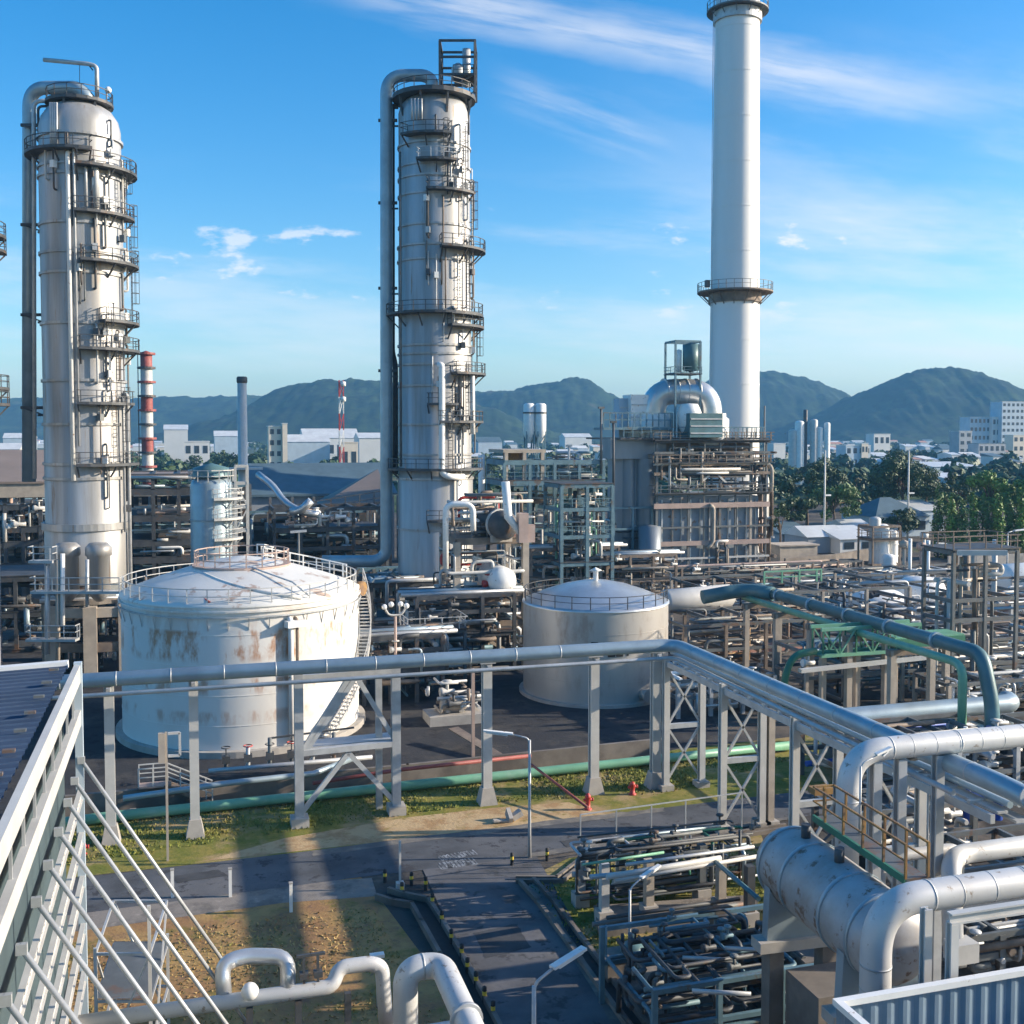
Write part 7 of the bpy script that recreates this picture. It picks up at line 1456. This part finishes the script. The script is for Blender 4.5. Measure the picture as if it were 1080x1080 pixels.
for k, (px, pb, pt) in enumerate(((869, 580, 475), (957, 575, 475))):
    p = G(px, pb); t = thing('lamp_pole', ['tall pale lamp pole before the dark spreading tree', 'tall pale lamp pole before the huge dome tree'][k], 'pole', p, 'tall lamp poles before the trees'); z = zat(pt, dep(pb)); q = MB(); q.tube([p, (p.x, p.y, z)], [.24, .16], 8); part('pole', q, M['pale'], t); q = MB(); q.box((p.x + .7, p.y, z * .55), (1.4, .5, .3)); part('lamp_head', q, M['white'], t)
# landmark blocks of the town
LB = [
 ('apartment_block', 'tall grey slab block at the right end of the skyline', 1070, 484, 424, 34, 16, 'wallblue', 'roofpale', 'flat', 9),
 ('apartment_block', 'lower blue-grey block next to the tall grey slab', 1033, 484, 440, 26, 14, 'wallblue', 'roofpale', 'flat', 5),
 ('apartment_block', 'block with a bright white top in front of the tall grey slab', 1050, 484, 440, 10, 10, 'wallwhite', 'roofpale', 'flat', 4),
 ('apartment_block', 'white-sided block at the very right edge of the town', 1074, 488, 459, 14, 10, 'wallcream', 'roofpale', 'flat', 3),
 ('office_block', 'grey office block below the lower blue-grey block', 1018, 488, 455, 16, 12, 'wallgrey', 'roofpale', 'flat', 4),
 ('office_block', 'dark grey wide block at the foot of the tall grey slab', 1046, 490, 468, 34, 12, 'wallgrey', 'roofteal', 'flat', 2),
 ('office_block', 'pale lilac block left of the huge dome tree', 905, 494, 470, 30, 12, 'wallblue', 'roofpale', 'flat', 2),
 ('office_block', 'small cream block with a sunlit side, beside the pale lilac block', 912, 494, 468, 8, 8, 'wallcream', 'roofpale', 'flat', 2),
 ('office_block', 'white stepped block behind the left of the town, below the right hill', 930, 486, 458, 20, 12, 'wallwhite', 'roofpale', 'flat', 2),
 ('storage_silo', 'white block hard against the flank of the fired heater', 822, 494, 468, 14, 10, 'wallwhite', 'roofpale', 'flat', 0),
 ('office_block', 'cream apartment tower with balcony bays, right of the thin stack', 291, 508, 450, 14, 10, 'wallcream', 'roofpale', 'flat', 5),
 ('office_block', 'narrow cream stair tower beside the balcony apartment tower', 301, 508, 447, 5, 6, 'wallcream', 'roofpale', 'flat', 0),
 ('warehouse', 'long white warehouse with a grey strip roof over the shed roofs', 350, 494, 462, 58, 30, 'wallwhite', 'roofpale', 'gable', 1),
 ('warehouse', 'pale lilac warehouse in front of the long white one', 325, 500, 466, 46, 20, 'wallblue', 'roofpale', 'gable', 0),
 ('warehouse', 'sunlit cream cubic house in front of the long white warehouse', 369, 508, 467, 18, 9, 'wallcream', 'wallcream', 'flat', 1),
 ('warehouse', 'white hall half hidden by the overhead pipe of the middle column', 392, 500, 462, 26, 20, 'wallwhite', 'roofpale', 'gable', 0),
 ('warehouse', 'broad white hall behind the red and white tower', 186, 492, 453, 24, 26, 'wallwhite', 'roofpale', 'gable', 0),
 ('warehouse', 'low white stepped building between striped tower and thin stack', 208, 502, 466, 26, 16, 'wallwhite', 'wallwhite', 'flat', 2),
 ('warehouse', 'sky-blue gabled hall left of the thin stack', 240, 488, 460, 26, 22, 'wallblue', 'roofpale', 'gable', 0),
 ('warehouse', 'pale roof at the left edge with a red eave', 5, 508, 474, 30, 16, 'wallwhite', 'roofpale', 'gable', 1),
 ('warehouse', 'wide white shed behind the left column pipe', 20, 486, 462, 30, 20, 'wallblue', 'roofpale', 'gable', 0),
 ('warehouse', 'white hall to the right of the twin silos', 610, 478, 461, 30, 20, 'wallwhite', 'roofpale', 'gable', 0),
 ('warehouse', 'blue-roofed hall right of the middle column', 517, 488, 466, 26, 18, 'wallblue', 'roofteal', 'gable', 0),
]
for (nm, lb, px, pb, pt, wp, dpt, wm, rm, kd, fl) in LB: blg(nm, lb, px, pb, pt, wp, dpt, wm, rm, kd, fl, 'landmark blocks of the town')
r = random.Random(99)
zones = [(828, 1078, 'right of the heater', 130), (500, 650, 'left of the heater', 34), (135, 405, 'left of the middle column', 46), (-5, 46, 'left of the left column', 14)]
for x0, x1, where, n in zones:
    xs = sorted(r.uniform(x0, x1) for _ in range(n)); cnt = {}
    for px in xs:
        pb = r.choice((468, 470, 473, 476, 480, 485, 490, 496)) + r.uniform(-1, 1); d = dep(pb); wm = r.choice(('wallwhite', 'wallwhite', 'wallcream', 'wallblue', 'wallwhite')); kd = r.choice(('flat', 'gable', 'gable', 'shed')); far = 'farthest' if pb < 472 else 'distant' if pb < 481 else 'nearer'
        nm_ = {'wallwhite': 'white', 'wallcream': 'cream', 'wallblue': 'blue-grey'}[wm]; kn = {'flat': 'flat-topped', 'gable': 'gabled', 'shed': 'low-pitched'}[kd]; key = (far, nm_, kn); cnt[key] = cnt.get(key, 0) + 1
        b = G(px, pb); rm = r.choice(('roofpale', 'roofpale', 'roofteal', 'wallwhite', 'salmon'))
        building('town_building', f'{ORD[cnt[key] - 1]} {far} {nm_} {kn} building from the left, {where}', b, r.uniform(10, 26) * d / F_PX * .7, r.uniform(8, 16), r.uniform(4.5, 10), wm, rm, kd, 0, 'buildings of the town')
# silos, striped tower, masts
for k, px in enumerate((558, 570)):
    d = 380; p = at(px, 480, d); p.z = 0; t = thing('silo', ['slim white silo on teal legs, the one nearer the middle column', 'slim white silo on teal legs, the one nearer the heater'][k], 'silo', p, 'twin white silos'); zt, zb = zat(427, d), zat(458, d); q = MB()
    q.lathe(p, [(.5, zb - 3), (1.95, zb), (1.95, zt), (1.4, zt + .5), (.01, zt + .6)], 20); part('shell', q, M['white'], t)
    for a in range(4): q = MB(); x, y = p.x + math.cos(a * 1.571 + .78) * 1.8, p.y + math.sin(a * 1.571 + .78) * 1.8; q.beam((x, y, 0), (x, y, zb + 1), .5); part('leg', q, M['teal'], t)
    q = MB(); q.lathe((p.x, p.y, zt - 3), [(1.9, 0), (2.2, 0), (2.2, .5), (1.9, .5)], 20); part('band', q, M['dark'], t)
d = 260; p = at(157, 560, d); p.z = 0; t = thing('striped_tower', 'red and white banded process tower behind the left column', 'tower', p); zt = zat(372, d); n = 13
for k in range(n):
    z0, z1 = zt * k / n, zt * (k + 1) / n; q = MB(); q.lathe((p.x, p.y, 0), [(1.35, z0), (1.35, z1)] + ([(.01, z1 + .5)] if k == n - 1 else []), 18); part('shell_band', q, M['redpipe' if k % 3 == 0 else 'pale'], t)
    q = MB(); q.lathe((p.x, p.y, z1 - .5), [(1.5, 0), (2.1, 0), (2.1, .5), (1.5, .5)], 18, smooth=False); part('walkway', q, M['dark' if k % 2 else 'redpipe'], t)
q = MB(); q.ladder((p.x - 1.9, p.y, 2), (p.x - 1.9, p.y, zt), (0, 1, 0), .8, .18, .9); part('ladder', q, M['dark'], t)
d = 420; p = at(360, 520, d); p.z = 0; t = thing('radio_mast', 'slender red and white lattice radio mast before the central hill', 'mast', p); zt = zat(401, d)
for k in range(7):
    z0, z1 = zt * k / 7, zt * (k + 1) / 7; q = MB()
    for a in range(3):
        c0, c1 = p + Vector((math.cos(a * 2.094) * 1.1, math.sin(a * 2.094) * 1.1, z0)), p + Vector((math.cos(a * 2.094) * 1.1, math.sin(a * 2.094) * 1.1, z1)); q.beam(c0, c1, .3)
        e1 = p + Vector((math.cos((a + 1) * 2.094) * 1.1, math.sin((a + 1) * 2.094) * 1.1, z1)); q.beam(c0, e1, .2)
    part('lattice', q, M['red' if k % 2 == 0 else 'white'], t)
for z_ in (.99, .86): q = MB(); q.lathe((p.x + .9, p.y - .9, zt * z_ - 1), [(.01, -1), (1.0, -.8), (1.0, .8), (.01, 1)], 12); part('antenna', q, M['white'], t)
# distant refinery columns by the right hill
d = 520
for k, (px, pt, w_, m_) in enumerate(((843, 446, 2.2, 'white'), (849, 433, 1.0, 'dark'), (858, 444, 1.8, 'pale'), (864, 452, 1.5, 'white'), (872, 447, 1.4, 'white'), (836, 455, 2.0, 'pale'))):
    p = at(px, 480, d); p.z = 0; vdrum('distant_column', ['white column of the distant plant, widest one', 'thin dark flare of the distant plant', 'pale column right of the thin dark flare', 'shortest white column of the distant plant', 'white column at the right end of the distant plant', 'pale column nearest the heater in the distant plant'][k], p, w_, zat(pt, d), m_, True, 'columns of the distant plant', 'tower', 2)
for k, (px, pt) in enumerate(((800, 420), (806, 428))): p = at(px, 470, 230); q = MB(); q.tube([(p.x, p.y, 0), (p.x, p.y, zat(pt, 230))], .18, 6); solo('thin_mast', q, M['grey'], ['taller thin mast right beside the smokestack foot', 'shorter thin mast right of the smokestack foot'][k], 'mast', 'thin masts by the smokestack')
